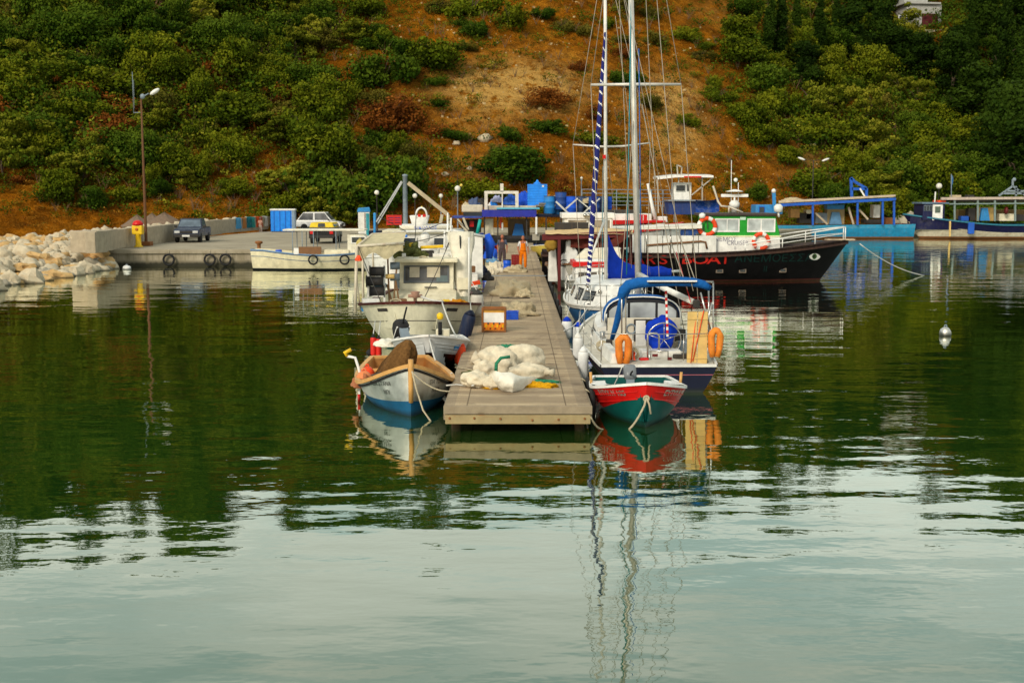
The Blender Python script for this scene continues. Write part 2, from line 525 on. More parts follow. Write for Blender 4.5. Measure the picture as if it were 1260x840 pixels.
def frame_window(w, h, fw=.05, d=.04, glass=None, fmat=None, parent=None, M=None, mull=0, round_=0):
    """window in the local XZ plane facing -Y, centred; parts window_frame > pane"""
    fr = MB()
    fr.box((-w / 2 + fw / 2, 0, 0), (fw, d, h)); fr.box((w / 2 - fw / 2, 0, 0), (fw, d, h))
    fr.box((0, 0, h / 2 - fw / 2), (w - 2 * fw, d, fw)); fr.box((0, 0, -h / 2 + fw / 2), (w - 2 * fw, d, fw))
    for k in range(mull): fr.box((-w / 2 + w * (k + 1) / (mull + 1), -.002, 0), (fw * .8, d * .8, h - 2 * fw))
    pa = MB(); pa.box((0, .004, 0), (w - 1.6 * fw, .012, h - 1.6 * fw))
    if M is not None: fr.xf(M); pa.xf(M)
    f = fr.build('window_frame', fmat or WHITE2, parent); p = pa.build('pane', glass or GLASS, f)
    return f
def TM(loc, rz=0, rx=0): return Matrix.Translation(Vector(loc)) @ Matrix.Rotation(rz, 4, 'Z') @ Matrix.Rotation(rx, 4, 'X')
# ================================================================== camera, sky, sun
cam_d = bpy.data.cameras.new('camera'); cam = bpy.data.objects.new('camera', cam_d); COL.objects.link(cam)
cam.location = (0, 0, CAM_H); cam.rotation_euler = (PI / 2 - PITCH, 0, 0)
cam_d.sensor_width = 36; cam_d.lens = 36 * FPX / 1260; cam_d.clip_end = 3000; cam_d.clip_start = .1
cam_d.dof.use_dof = True; cam_d.dof.focus_distance = 27; cam_d.dof.aperture_fstop = 2.4
scene.camera = cam
scene.view_settings.view_transform = 'Standard'; scene.view_settings.look = 'None'
scene.view_settings.exposure = 0; scene.view_settings.gamma = 1
scene.cycles.use_denoising = True
scene.cycles.max_bounces = 6; scene.cycles.diffuse_bounces = 2; scene.cycles.glossy_bounces = 3
scene.cycles.transparent_max_bounces = 4
SUN_EL, SUN_AZ = math.radians(31), math.radians(208)      # azimuth clockwise from +Y: behind the camera, to the left
world = bpy.data.worlds.new('World'); scene.world = world; world.use_nodes = True
wt = world.node_tree; wt.nodes.clear()
wo = wt.nodes.new('ShaderNodeOutputWorld'); bg = wt.nodes.new('ShaderNodeBackground'); bg2 = wt.nodes.new('ShaderNodeBackground')
add = wt.nodes.new('ShaderNodeAddShader')
sky = wt.nodes.new('ShaderNodeTexSky'); sky.sky_type = 'NISHITA'; sky.sun_disc = False
sky.sun_elevation = SUN_EL; sky.sun_rotation = SUN_AZ; sky.air_density = 1.0; sky.dust_density = 2.5
wt.links.new(sky.outputs[0], bg.inputs[0]); bg.inputs[1].default_value = .05
tc = wt.nodes.new('ShaderNodeTexCoord'); mp = wt.nodes.new('ShaderNodeMapping'); mp.inputs['Scale'].default_value = (1.6, 1.6, 9)
wt.links.new(tc.outputs['Generated'], mp.inputs[0])
cn = wt.nodes.new('ShaderNodeTexNoise'); cn.inputs['Scale'].default_value = 2.2; cn.inputs['Detail'].default_value = 6; cn.inputs['Roughness'].default_value = .55
wt.links.new(mp.outputs[0], cn.inputs['Vector'])
cr = wt.nodes.new('ShaderNodeValToRGB')
cr.color_ramp.elements[0].position = .40; cr.color_ramp.elements[0].color = (.53, .66, .60, 1)
cr.color_ramp.elements[1].position = .60; cr.color_ramp.elements[1].color = (.93, .94, .82, 1)
wt.links.new(cn.outputs['Fac'], cr.inputs[0]); wt.links.new(cr.outputs[0], bg2.inputs[0])
sxw = wt.nodes.new('ShaderNodeSeparateXYZ'); wt.links.new(tc.outputs['Generated'], sxw.inputs[0])
mrw = wt.nodes.new('ShaderNodeMapRange'); mrw.interpolation_type = 'SMOOTHSTEP'
mrw.inputs['From Min'].default_value = -.1; mrw.inputs['From Max'].default_value = .8; mrw.inputs['To Min'].default_value = .62; mrw.inputs['To Max'].default_value = 1.22
wt.links.new(sxw.outputs[1], mrw.inputs['Value']); wt.links.new(mrw.outputs[0], bg2.inputs[1])
wt.links.new(bg.outputs[0], add.inputs[0]); wt.links.new(bg2.outputs[0], add.inputs[1]); wt.links.new(add.outputs[0], wo.inputs[0])
sl = bpy.data.lights.new('sun', 'SUN'); sl.energy = 2.35; sl.angle = math.radians(14); sl.color = (1, .92, .77)
so = bpy.data.objects.new('sun', sl); COL.objects.link(so); so.location = (-40, -40, 60)
sd = Vector((math.sin(SUN_AZ) * math.cos(SUN_EL), math.cos(SUN_AZ) * math.cos(SUN_EL), math.sin(SUN_EL)))
so.rotation_euler = (-sd).to_track_quat('-Z', 'Y').to_euler()

# ================================================================== water
t = NT('harbour_water')
t.t.nodes.remove(t.b)
pos = t.coord()
nA = t.noise(.62, 2, .5, stretch=(.42, 1, 1)); nB = t.noise(2.1, 3, .5, stretch=(.5, 1, 1)); nC = t.noise(7.5, 2, .5, stretch=(.6, 1, 1))
big = t.ramp(t.noise(.055, 3, .5, stretch=(.5, 1, 1)), [(.36, .35), (.62, 1.0)])
h = t.math('MULTIPLY_ADD', nA, 1.0, t.math('MULTIPLY_ADD', nB, .20, t.math('MULTIPLY', nC, .022)))
h = t.math('MULTIPLY', h, big)
bp = t.n('ShaderNodeBump'); bp.inputs['Strength'].default_value = 1.0; bp.inputs['Distance'].default_value = .043
t.l(h, bp.inputs['Height'])
gl = t.n('ShaderNodeBsdfGlossy'); gl.inputs['Roughness'].default_value = .015; gl.inputs['Color'].default_value = (.96, .98, .88, 1)
t.l(bp.outputs[0], gl.inputs['Normal'])
df = t.n('ShaderNodeBsdfDiffuse'); df.inputs['Color'].default_value = (.010, .040, .005, 1)
fr = t.n('ShaderNodeFresnel'); fr.inputs['IOR'].default_value = 1.6; t.l(bp.outputs[0], fr.inputs['Normal'])
mx = t.n('ShaderNodeMixShader'); t.l(t.math('MINIMUM', t.math('MULTIPLY', fr.outputs[0], 1.65), 1.0), mx.inputs[0])
t.l(df.outputs[0], mx.inputs[1]); t.l(gl.outputs[0], mx.inputs[2]); t.l(mx.outputs[0], t.out.inputs[0])
WATER = t.mat
mb = MB(); mb.add([(-600, -120, 0), (600, -120, 0), (600, 700, 0), (-600, 700, 0)], [(0, 1, 2, 3)])
tag(mb.build('water', WATER), kind='structure')

# ================================================================== hill terrain
_fx = [-300, -75, -40, -15, 5, 25, 60, 300]; _fy = [100, 108, 114, 121, 126, 134, 143, 160]
def foot(x): return np.interp(x, _fx, _fy)
def softplus(a, k=6.0): return k * np.log1p(np.exp(np.clip(a / k, -40, 40)))
_ph = np.random.rand(24) * 6.28
def fbm(x, y):
    r = 0
    for i, (f, a) in enumerate(((.05, 1.0), (.09, .7), (.17, .45), (.31, .28), (.6, .16))):
        r = r + a * (np.sin(x * f + _ph[i] + 1.7 * np.sin(y * f * .8 + _ph[i + 5])) * np.cos(y * f * 1.1 + _ph[i + 10] + 1.3 * np.sin(x * f * .9 + _ph[i + 15])))
    return r
def terrain(x, y):
    x = np.asarray(x, float); y = np.asarray(y, float)
    spur = 10 * np.exp(-((x - 12) / 26) ** 2) - 9 * np.exp(-((x - 62) / 18) ** 2) + 5 * np.exp(-((x + 55) / 20) ** 2)
    d = y - foot(x)
    ramp = np.clip((d - 2) / 30, 0, 1)
    de = d + spur * ramp
    s = softplus(de) - softplus(de - 63 - 13 * np.clip((x - 18) / 25, 0, 1) + 5 * np.sin(x * .045)) * 1.06
    z = .9 + .63 * s - .63 * 4.1 * np.exp(-np.clip(d, 0, 99) / 6)
    z = z + fbm(x, y) * 1.5 * ramp
    low = .9 + np.clip(d, -40, 0) * .09
    return np.where(d < 0, np.minimum(z, low), np.maximum(z, .9 + .05 * d))
DENS = np.array([
    [1, 1, 1, .95, .85, .7, .5, .45, .75, .5, .8, 1, 1, 1],
    [1, 1, .95, .9, .75, .45, .38, .16, .5, .30, .75, 1, 1, 1],
    [1, .95, .85, .7, .5, .24, .38, .10, .18, .42, .8, 1, 1, 1],
    [1, .95, .85, .8, .55, .22, .08, .05, .08, .34, .72, .9, 1, 1],
    [.95, .9, .72, .55, .5, .34, .12, .12, .08, .16, .55, .88, 1, 1],
    [.5, .6, .5, .25, .7, .36, .28, .18, .10, .14, .26, .55, .9, 1],
    [.15, .22, .2, .2, .95, .22, .14, .14, .14, .14, .24, .4, .75, 1]])
def dens(u, v):
    fu = min(13, max(0, (u - 45) / 90)); fv = min(6, max(0, (v + 25) / 50))
    i, j = int(fu), int(fv); a, b = fu - i, fv - j; i2, j2 = min(13, i + 1), min(6, j + 1)
    return (DENS[j, i] * (1 - a) + DENS[j, i2] * a) * (1 - b) + (DENS[j2, i] * (1 - a) + DENS[j2, i2] * a) * b
def proj(p):
    c, s = math.cos(PITCH), math.sin(PITCH)
    x, y, z = p[0], p[1], p[2] - CAM_H
    f = y * c - z * s; up = y * s + z * c
    return 630 + FPX * x / f, 420 - FPX * up / f
def hit_hill(u, v):
    d = ray(u, v); lo = 95.0
    tt = np.arange(95, 330, .75); tt = tt / d.y
    zz = CAM_H + d.z * tt - terrain(d.x * tt, d.y * tt)
    k = np.nonzero(zz < 0)[0]
    if len(k) == 0: return None
    q = tt[k[0]]
    x, y = d.x * q, d.y * q
    return Vector((x, y, float(terrain(x, y))))
xs = np.concatenate([np.linspace(-330, -85, 30), np.linspace(-82, 100, 150), np.linspace(104, 360, 30)])
ys = np.concatenate([np.linspace(60, 98, 14), np.linspace(99, 225, 140), np.linspace(228, 620, 24)])
X, Y = np.meshgrid(xs, ys); Z = terrain(X, Y)
nx, ny = len(xs), len(ys)
me = bpy.data.meshes.new('hill')
vv = np.stack([X, Y, Z], -1).reshape(-1, 3)
idx = np.arange(nx * ny).reshape(ny, nx)
ff = np.stack([idx[:-1, :-1], idx[:-1, 1:], idx[1:, 1:], idx[1:, :-1]], -1).reshape(-1, 4)
me.from_pydata(vv.tolist(), [], ff.tolist())
PALE = [(628, 108, 78, 28, 1.7), (660, 120, 40, 20, .8), (820, 120, 40, 28, 1.1), (835, 165, 34, 34, .9), (770, 210, 60, 30, .35), (590, 150, 40, 14, .5), (1000, 195, 35, 22, .6), (590, 205, 40, 14, .4), (895, 15, 50, 18, .25)]
at = me.attributes.new('pale', 'FLOAT', 'POINT'); gt = me.attributes.new('green', 'FLOAT', 'POINT')
pa = np.zeros(len(vv)); ga = np.zeros(len(vv))
for i, p in enumerate(vv):
    if p[1] < 90: continue
    u, v = proj(p)
    ga[i] = dens(u, v)
    for (a, b, ru, rv, w) in PALE:
        pa[i] = max(pa[i], w * math.exp(-((u - a) / ru) ** 2 - ((v - b) / rv) ** 2))
at.data.foreach_set('value', pa); gt.data.foreach_set('value', ga)
me.polygons.foreach_set('use_smooth', np.ones(len(ff), dtype=bool))
t = NT('dry_hillside_soil')
n1 = t.noise(.16, 8, .68); n2 = t.noise(.9, 8, .7); n3 = t.noise(3.2, 6, .7)
c = t.ramp(n1, [(.28, (.12, .040, .004)), (.40, (.38, .115, .005)), (.54, (.66, .218, .009)), (.70, (.78, .33, .028))])
c = t.mix(t.ramp(n2, [(.40, 0.0), (.60, .75)]), c, (.15, .052, .005))
c = t.mix(t.ramp(n3, [(.50, 0.0), (.72, .6)]), c, (.68, .28, .03))
n4 = t.noise(9.0, 5, .75); c = t.mix(t.ramp(n4, [(.52, 0.0), (.60, .55)]), c, (.16, .06, .008)); c = t.mix(t.ramp(n4, [(.36, .5), (.43, 0.0)]), c, (.76, .36, .06))
ap = t.n('ShaderNodeAttribute', attribute_name='pale'); ag = t.n('ShaderNodeAttribute', attribute_name='green')
pf = t.math('MULTIPLY', ap.outputs['Fac'], t.ramp(t.noise(.7, 8, .75), [(.40, 0.0), (.50, 1.0)]))
c = t.mix(pf, c, (.84, .48, .13))
gf = t.math('MULTIPLY', t.ramp(ag.outputs['Fac'], [(.35, 0.0), (.9, .85)]), t.ramp(t.noise(.3, 6, .65), [(.35, .5), (.6, 1.0)]))
c = t.mix(gf, c, (.022, .026, .003))
t.setc(c); t.rough(1.0); t.b.inputs['Specular IOR Level'].default_value = 0.0; t.bump(t.math('ADD', n3, t.math('MULTIPLY', n2, 2.0)), 1.0, .9)
hill = bpy.data.objects.new('hill', me); me.materials.append(t.mat); COL.objects.link(hill); tag(hill, kind='structure')

# ================================================================== foliage
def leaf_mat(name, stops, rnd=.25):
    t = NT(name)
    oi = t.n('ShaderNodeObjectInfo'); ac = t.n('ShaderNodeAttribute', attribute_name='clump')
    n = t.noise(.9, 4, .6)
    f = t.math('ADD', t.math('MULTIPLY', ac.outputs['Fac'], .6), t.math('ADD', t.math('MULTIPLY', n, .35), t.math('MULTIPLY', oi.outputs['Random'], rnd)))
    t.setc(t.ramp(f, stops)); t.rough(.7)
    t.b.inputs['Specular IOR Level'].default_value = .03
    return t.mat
LEAF = {
 'mid': leaf_mat('mid_green_leaves', [(.15, (.010, .020, .001)), (.5, (.056, .082, .003)), (.95, (.165, .172, .008))]),
 'light': leaf_mat('yellow_green_leaves', [(.15, (.018, .027, .002)), (.5, (.095, .112, .006)), (.95, (.24, .22, .018))]),
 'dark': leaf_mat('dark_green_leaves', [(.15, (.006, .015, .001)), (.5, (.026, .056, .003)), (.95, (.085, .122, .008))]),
 'rust': leaf_mat('rust_brown_leaves', [(.15, (.040, .012, .003)), (.5, (.125, .036, .006)), (.95, (.26, .085, .012))]),
 'straw': leaf_mat('straw_grass', [(.15, (.12, .045, .004)), (.5, (.36, .150, .014)), (.95, (.60, .32, .05))]),
 'umber': leaf_mat('umber_scrub', [(.15, (.020, .008, .002)), (.5, (.075, .030, .005)), (.95, (.17, .075, .012))]),
 'olive': leaf_mat('olive_leaves', [(.15, (.020, .022, .003)), (.5, (.068, .064, .007)), (.95, (.17, .135, .018))]),
 'night': leaf_mat('blackish_green_leaves', [(.15, (.004, .009, .0015)), (.5, (.012, .028, .002)), (.95, (.034, .060, .005))]),
}
t = NT('tree_bark'); t.setc(t.ramp(t.noise(6, 6, .6, stretch=(1, 1, .3)), [(.3, (.03, .018, .01)), (.7, (.13, .085, .05))])); t.rough(.95); BARK = t.mat
def leaf_cloud(cen, n, size, rs, squash=1.0):
    """n leaf-sized quads spread over lumps; cen: [(x,y,z,r)], returns verts (4n,3) and clump tone with painted top light (4n)"""
    cen = np.array(cen); w = cen[:, 3] ** 2; w /= w.sum()
    k = rs.choice(len(cen), n, p=w)
    d = rs.normal(size=(n, 3)); d /= np.linalg.norm(d, axis=1, keepdims=True)
    rad = cen[k, 3] * (1.12 - .62 * rs.rand(n) ** 1.6)
    p = cen[k, :3] + d * rad[:, None] * np.array([1, 1, squash])
    nrm = d + rs.normal(size=(n, 3)) * .7; nrm /= np.linalg.norm(nrm, axis=1, keepdims=True)
    a = np.cross(nrm, rs.normal(size=(n, 3))); a /= np.linalg.norm(a, axis=1, keepdims=True) + 1e-9
    b = np.cross(nrm, a)
    s = size * (.55 + .9 * rs.rand(n))[:, None]
    e = .55 + .3 * rs.rand(n)[:, None]
    v = np.stack([p - a * s, p + b * s * e, p + a * s, p - b * s * e], 1)
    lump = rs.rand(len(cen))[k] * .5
    sh = np.clip(lump + .38 * d[:, 2] + .18 * (rad / cen[k, 3]) + .12 * rs.normal(size=n), 0, 1)  # paler lump tops and darker cores put light and shade into the colour
    return v.reshape(-1, 3), np.repeat(sh, 4)
def cloud_mesh(name, v, sh, mat):
    me = bpy.data.meshes.new(name); n = len(v) // 4
    me.vertices.add(4 * n); me.vertices.foreach_set('co', v.astype(np.float32).ravel())
    me.loops.add(4 * n); me.loops.foreach_set('vertex_index', np.arange(4 * n, dtype=np.int32))
    me.polygons.add(n); me.polygons.foreach_set('loop_start', np.arange(0, 4 * n, 4, dtype=np.int32)); me.polygons.foreach_set('loop_total', np.full(n, 4, dtype=np.int32))
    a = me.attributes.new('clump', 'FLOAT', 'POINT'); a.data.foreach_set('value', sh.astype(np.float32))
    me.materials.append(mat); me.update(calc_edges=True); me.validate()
    return me
def crown_lumps(kind, rs):
    L = []
    if kind == 'round':            # spreading, flat-based broadleaf
        for i in range(13):
            a = rs.rand() * 6.28; r = rs.rand() ** .6 * 1.5; z = 1.2 + rs.rand() * 1.5 - .3 * r
            L.append((math.cos(a) * r, math.sin(a) * r, z, .55 + .5 * rs.rand()))
    elif kind == 'bush':
        for i in range(11):
            a = rs.rand() * 6.28; r = rs.rand() ** .6 * 1.5; z = .4 + rs.rand() * .9 - .15 * r
            L.append((math.cos(a) * r, math.sin(a) * r, z, .5 + .45 * rs.rand()))
    elif kind == 'layer':          # thin, tiered sumac-like tree
        for i in range(14):
            a = rs.rand() * 6.28; r = .3 + rs.rand() ** .6 * 1.4; z = .8 + int(rs.rand() * 4) * .6
            L.append((math.cos(a) * r, math.sin(a) * r, z, .35 + .4 * rs.rand()))
    elif kind == 'cypress':
        for i in range(22):
            f = i / 21; r = .75 * math.sin(PI * min(1, .12 + f * .86)) ** .8 * (1 - .45 * f)
            a = rs.rand() * 6.28
            L.append((math.cos(a) * r * .45, math.sin(a) * r * .45, .5 + f * 8.0, max(.22, r * (.75 + .4 * rs.rand()))))
    elif kind == 'tall':
        for i in range(20):
            a = rs.rand() * 6.28; f = rs.rand(); r = rs.rand() ** .6 * 1.7 * math.sin(PI * (.15 + .8 * f)); z = 1.4 + f * 4.2
            L.append((math.cos(a) * r, math.sin(a) * r, z, .6 + .6 * rs.rand()))
    if kind in ('round', 'bush', 'layer', 'tall'):
        for i in range(11):          # stray sprays breaking the outline
            x, y, z, r = L[rs.randint(0, 10)]; a = rs.rand() * 6.28; k = r * (1.0 + .55 * rs.rand())
            L.append((x + math.cos(a) * k, y + math.sin(a) * k, max(.3, z + r * (rs.rand() * 1.5 - .35)), .20 + .22 * rs.rand()))
    return L
def trunk_mesh(h, r, rs, limbs=4):
    mb = MB(); top = Vector((rs.normal() * .15, rs.normal() * .15, h))
    mb.tube([(0, 0, -.4), (rs.normal() * .05, rs.normal() * .05, h * .5), top], [r, r * .75, r * .5], 7)
    for k in range(limbs):
        a = rs.rand() * 6.28; e = top + Vector((math.cos(a) * .9, math.sin(a) * .9, .5 + rs.rand() * .7))
        mb.tube([top * (.6 + .3 * rs.rand()), (top + e) / 2 + Vector((0, 0, .15)), e], [r * .45, r * .3, r * .12], 5)
    return mb
TREES = {}
def tree_proto(key, kind, mat, n, size, seed, squash=.8):
    rs = np.random.RandomState(seed)
    L = crown_lumps(kind, rs)
    v, sh = leaf_cloud(L, n, size, rs, squash)
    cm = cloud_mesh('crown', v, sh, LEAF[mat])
    o = trunk_mesh({'cypress': 3.0, 'tall': 2.4, 'round': 1.3, 'layer': 1.2, 'bush': .5}[kind], {'tall': .2, 'cypress': .16}.get(kind, .1), rs)
    tm = o.build('trunk', BARK); td = tm.data; bpy.data.objects.remove(tm)
    TREES.setdefault(key, []).append((cm, td, L))
for s in range(4):
    tree_proto('mid', 'round', 'mid', 5200, .095, 10 + s); tree_proto('midbush', 'bush', 'mid', 4200, .09, 20 + s)
    tree_proto('light', 'layer', 'light', 3800, .09, 30 + s, .6)
for s in range(3):
    tree_proto('dark', 'round', 'dark', 5200, .095, 40 + s); tree_proto('darkbush', 'bush', 'dark', 4400, .09, 50 + s)
    tree_proto('rust', 'bush', 'rust', 3400, .08, 60 + s); tree_proto('olive', 'bush', 'olive', 3800, .085, 70 + s)
    tree_proto('tall', 'tall', 'night', 7000, .12, 80 + s, .9)
for s in range(2): tree_proto('cypress', 'cypress', 'night', 6000, .10, 90 + s, 1.3)
def region(u, v):
    a = 'left' if u < 400 else ('middle' if u < 860 else 'right')
    b = 'foot' if v > 215 else ('lower slope' if v > 150 else ('upper slope' if v > 60 else 'top of the slope'))
    return a, b
def plant(key, p, s, u, v, label=None, group=None, sz=None):
    cm, td, L = random.choice(TREES[key])
    bush = key in ('midbush', 'darkbush', 'rust', 'olive')
    nm = 'cypress_tree' if key == 'cypress' else ('shrub' if bush else 'tree')
    a, b = region(u, v)
    look = {'mid': 'spreading mid green tree', 'midbush': 'rounded mid green shrub', 'light': 'thin yellow green tree', 'dark': 'dense dark green tree',
            'darkbush': 'dense dark green shrub', 'rust': 'rust brown dry shrub', 'olive': 'dull olive green shrub', 'tall': 'tall nearly black green tree', 'cypress': 'tall narrow dark cypress'}[key]
    where = {'left': 'hillside left, behind the lamp post', 'middle': 'bare orange hillside behind the masts', 'right': 'green hillside at the right'}[a]
    lab = label or '%s, %s of the %s' % (look, {'foot': 'foot', 'lower slope': 'lower half', 'upper slope': 'upper half', 'top of the slope': 'top'}[b], where)
    e = empty(nm, p - Vector((0, 0, .1)), random.random() * 6.28, lab, 'tree' if not bush else 'shrub', group or ('%s, %s' % (look, where + ' ' + b)))
    e.scale = (s * random.uniform(.75, 1.3), s * random.uniform(.75, 1.3), sz or s * random.uniform(.75, 1.25)); e.rotation_euler.x = random.uniform(-.12, .12); e.rotation_euler.y = random.uniform(-.12, .12)
    c = bpy.data.objects.new('crown', cm); COL.objects.link(c); c.parent = e
    c = bpy.data.objects.new('trunk', td); COL.objects.link(c); c.parent = e
    return e
rng = random.Random(11)
# singled-out plants first: (key, u, v of base, scale, label)
SPECIAL = [
 ('darkbush', 400, 262, 2.3, 'broad dark green bush at the hill foot behind the white car'), ('darkbush', 432, 258, 2.4, 'biggest dark green bush at the hill foot beside the white booth'),
 ('darkbush', 478, 240, 2.1, 'dark green bush behind the left stay of the grey derrick'), ('dark', 632, 232, 1.7, 'lone dark bushy tree on bare orange soil above the blue tank'),
 ('midbush', 590, 248, 1.7, 'green bush at the hill foot just right of the globe lamps'), ('midbush', 532, 84, 2.0, 'round green bush alone on the bare upper slope left of the masts'),
 ('darkbush', 470, 112, 2.2, 'dark green bush left of the lone round bush on upper slope'), ('midbush', 625, 36, 1.6, 'green bush near the top of the bare slope, left of masts'),
 ('midbush', 578, 22, 1.8, 'bright green bush at the top edge of the bare slope'), ('rust', 490, 160, 2.0, 'round rust brown bush below the lone green bush'),
 ('midbush', 1012, 242, 2.1, 'round green bush on the slope behind the blue trawler cabin'), ('rust', 670, 130, 1.5, 'sparse twiggy brown shrub on the pale bare scree'),
 ('midbush', 340, 270, 1.0, 'small round green shrub just behind the blue cabin'),
]
used = []
for key, u, v, s, lab in SPECIAL:
    p = hit_hill(u, v)
    if p: plant(key, p, s, u, v, lab, 'single shrubs and trees on the hillside'); used.append((u, v, 16))
for (u, v, s, sz) in [(940, 78, 1.15, 1.25), (958, 84, 1.2, 1.4), (978, 70, 1.1, 1.2), (1004, 82, 1.25, 1.3), (1196, 112, 1.2, 1.5), (1222, 130, 1.2, 1.7), (1240, 112, 1.3, 1.6), (1030, 60, 1.0, 1.1), (1254, 150, 1.3, 1.5)]:
    p = hit_hill(u, v)
    if p: plant('cypress', p, s, u, v, 'narrow blackish cypress in the dark row at the hillside top right', 'cypresses at the top right', sz); used.append((u, v, 12))
for (u, v, s) in [(1085, 75, 1.3), (1050, 82, 1.4), (1135, 105, 1.5), (1170, 130, 1.6), (1205, 165, 1.7), (1245, 195, 1.8), (1110, 95, 1.3), (1180, 90, 1.4), (1250, 80, 1.5), (1230, 235, 1.6), (985, 110, 1.2), (1256, 250, 1.5), (1060, 35, 1.3), (1095, 18, 1.1), (1215, 60, 1.4)]:
    p = hit_hill(u, v)
    if p: plant('tall', p, s, u, v, None, 'tall dark trees at the right of the hillside'); used.append((u, v, 18))
cnt = 0; tries = 0
while cnt < 262 and tries < 20000:
    tries += 1
    u = rng.uniform(-15, 1275); v = rng.uniform(12, 278)
    dn = dens(u, v)
    if rng.random() > dn ** 1.3: continue
    if 1108 < u < 1172 and v < 42: continue
    if any((u - a) ** 2 + ((v - b) * 1.35) ** 2 < r * r for a, b, r in used): continue
    p = hit_hill(u, v)
    if p is None: continue
    if p.y > 205: continue
    r = rng.random(); right = u > 880; dk = right and (u > 1100 and v > 150 or u > 1180)
    if dk: key = 'dark' if r < .6 else ('darkbush' if r < .75 else 'mid')
    elif right: key = 'mid' if r < .40 else ('midbush' if r < .55 else ('dark' if r < .72 else ('light' if r < .90 else 'olive')))
    elif v < 90 and u < 330 and r < .45: key = 'dark'  # darker species favoured here, also standing in for shade near the slope top
    elif u < 440 or dn > .6: key = 'mid' if r < .32 else ('midbush' if r < .46 else ('light' if r < .60 else ('dark' if r < .76 else ('rust' if r < .85 else 'olive'))))
    else: key = 'midbush' if r < .3 else ('olive' if r < .55 else ('rust' if r < .8 else 'darkbush'))
    s = rng.uniform(.95, 1.65) * (1.0 if dn > .5 else .72)
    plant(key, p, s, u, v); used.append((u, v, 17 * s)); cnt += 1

# uncountable scrub: tufts, low bushes and the wood beyond the edges of the photograph
def scrub(name, pts, mat, size, per, seed, label, rad):
    rs = np.random.RandomState(seed); V = []; S = []
    for p, s in pts:
        L = [(p.x + rs.normal() * rad * s * .8, p.y + rs.normal() * rad * s * .8, p.z + rad * s * (.25 + .5 * rs.rand()), rad * s * (.5 + .4 * rs.rand())) for _ in range(3)]
        v, sh = leaf_cloud(L, per, size * s, rs, .7); V.append(v); S.append(np.clip(sh - .1 + .35 * (rs.rand() - .4), 0, 1))
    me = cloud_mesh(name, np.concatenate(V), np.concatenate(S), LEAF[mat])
    o = bpy.data.objects.new(name, me); COL.objects.link(o); return tag(o, label, 'scrub', None, 'stuff')
sc = {'straw': [], 'umber': [], 'mid': [], 'olive': [], 'rust': [], 'dark': [], 'light': []}
for _ in range(12000):
    u = rng.uniform(-260, 1520); v = rng.uniform(-20, 285)
    dn = dens(u, v)
    p = hit_hill(u, v)
    if p is None or p.y > 235: continue
    r = rng.random()
    if r < dn * .85: key = ('mid' if r < dn * .35 else ('dark' if r < dn * .62 else 'light')) if u < 1100 else 'dark'
    else:
        q = rng.random(); key = 'straw' if q < .42 else ('umber' if q < .64 else ('olive' if q < .84 else 'rust'))
    bare = dn < .35
    if bare and rng.random() < .12: continue
    sc[key].append((p, rng.uniform(.45, 1.1) * (.62 if key in ('olive', 'rust', 'straw', 'umber') else 1.0) * (1.7 if dn > .6 and key not in ('olive', 'rust', 'straw', 'umber') else 1.0)))
scrub('low_scrub', sc['mid'], 'mid', .11, 95, 1, 'low green scrub between the shrubs of the hillside', 1.0)
scrub('low_scrub', sc['dark'], 'dark', .11, 95, 2, 'dark undergrowth in the shade of the hillside trees', 1.1)
scrub('low_scrub', sc['light'], 'light', .10, 85, 3, 'yellow green low scrub on the hillside', .9)
scrub('dry_scrub', sc['olive'], 'olive', .09, 55, 4, 'dull olive tufts scattered over the bare hillside', .8)
scrub('dry_scrub', sc['rust'], 'rust', .085, 60, 5, 'dry brown tufts scattered over the orange hillside', .75)
scrub('dry_grass', sc['straw'], 'straw', .085, 55, 6, 'straw coloured dry grass tufts over the bare slope', .75)
scrub('dry_scrub', sc['umber'], 'umber', .09, 60, 7, 'dark umber brown scrub patches on the bare slope', .95)
# bare twigs standing out of the scrub
V = []; F_ = []
for _ in range(1100):
    u = rng.uniform(0, 1260); v = rng.uniform(0, 270)
    if rng.random() > .75 - .5 * abs(dens(u, v) - .5): continue
    p = hit_hill(u, v)
    if p is None: continue
    hgt = rng.uniform(.8, 2.4) * (1.3 if dens(u, v) > .6 else .8)
    for k in range(7):
        a_ = rng.uniform(0, 6.28); l_ = hgt * rng.uniform(.6, 1); tip = Vector((p.x + math.cos(a_) * l_ * .55, p.y + math.sin(a_) * l_ * .55, p.z + l_)); w_ = .022
        mid = p.lerp(tip, .55) + Vector((0, 0, .12 * l_)); o_ = len(V)
        V += [(p.x - w_, p.y, p.z), (p.x + w_, p.y, p.z), (mid.x + w_ * .7, mid.y, mid.z), (mid.x - w_ * .7, mid.y, mid.z), (tip.x + w_ * .3, tip.y, tip.z), (tip.x - w_ * .3, tip.y, tip.z)]
        F_ += [(o_, o_ + 1, o_ + 2, o_ + 3), (o_ + 3, o_ + 2, o_ + 4, o_ + 5)]
mb = MB(); mb.add(V, F_); t = NT('grey_brown_twig'); t.setc((.15, .085, .04)); t.rough(1); o = mb.build('dead_twigs', t.mat, fix=False); tag(o, 'thin bare twigs standing out of the hillside scrub', 'twigs', None, 'stuff')
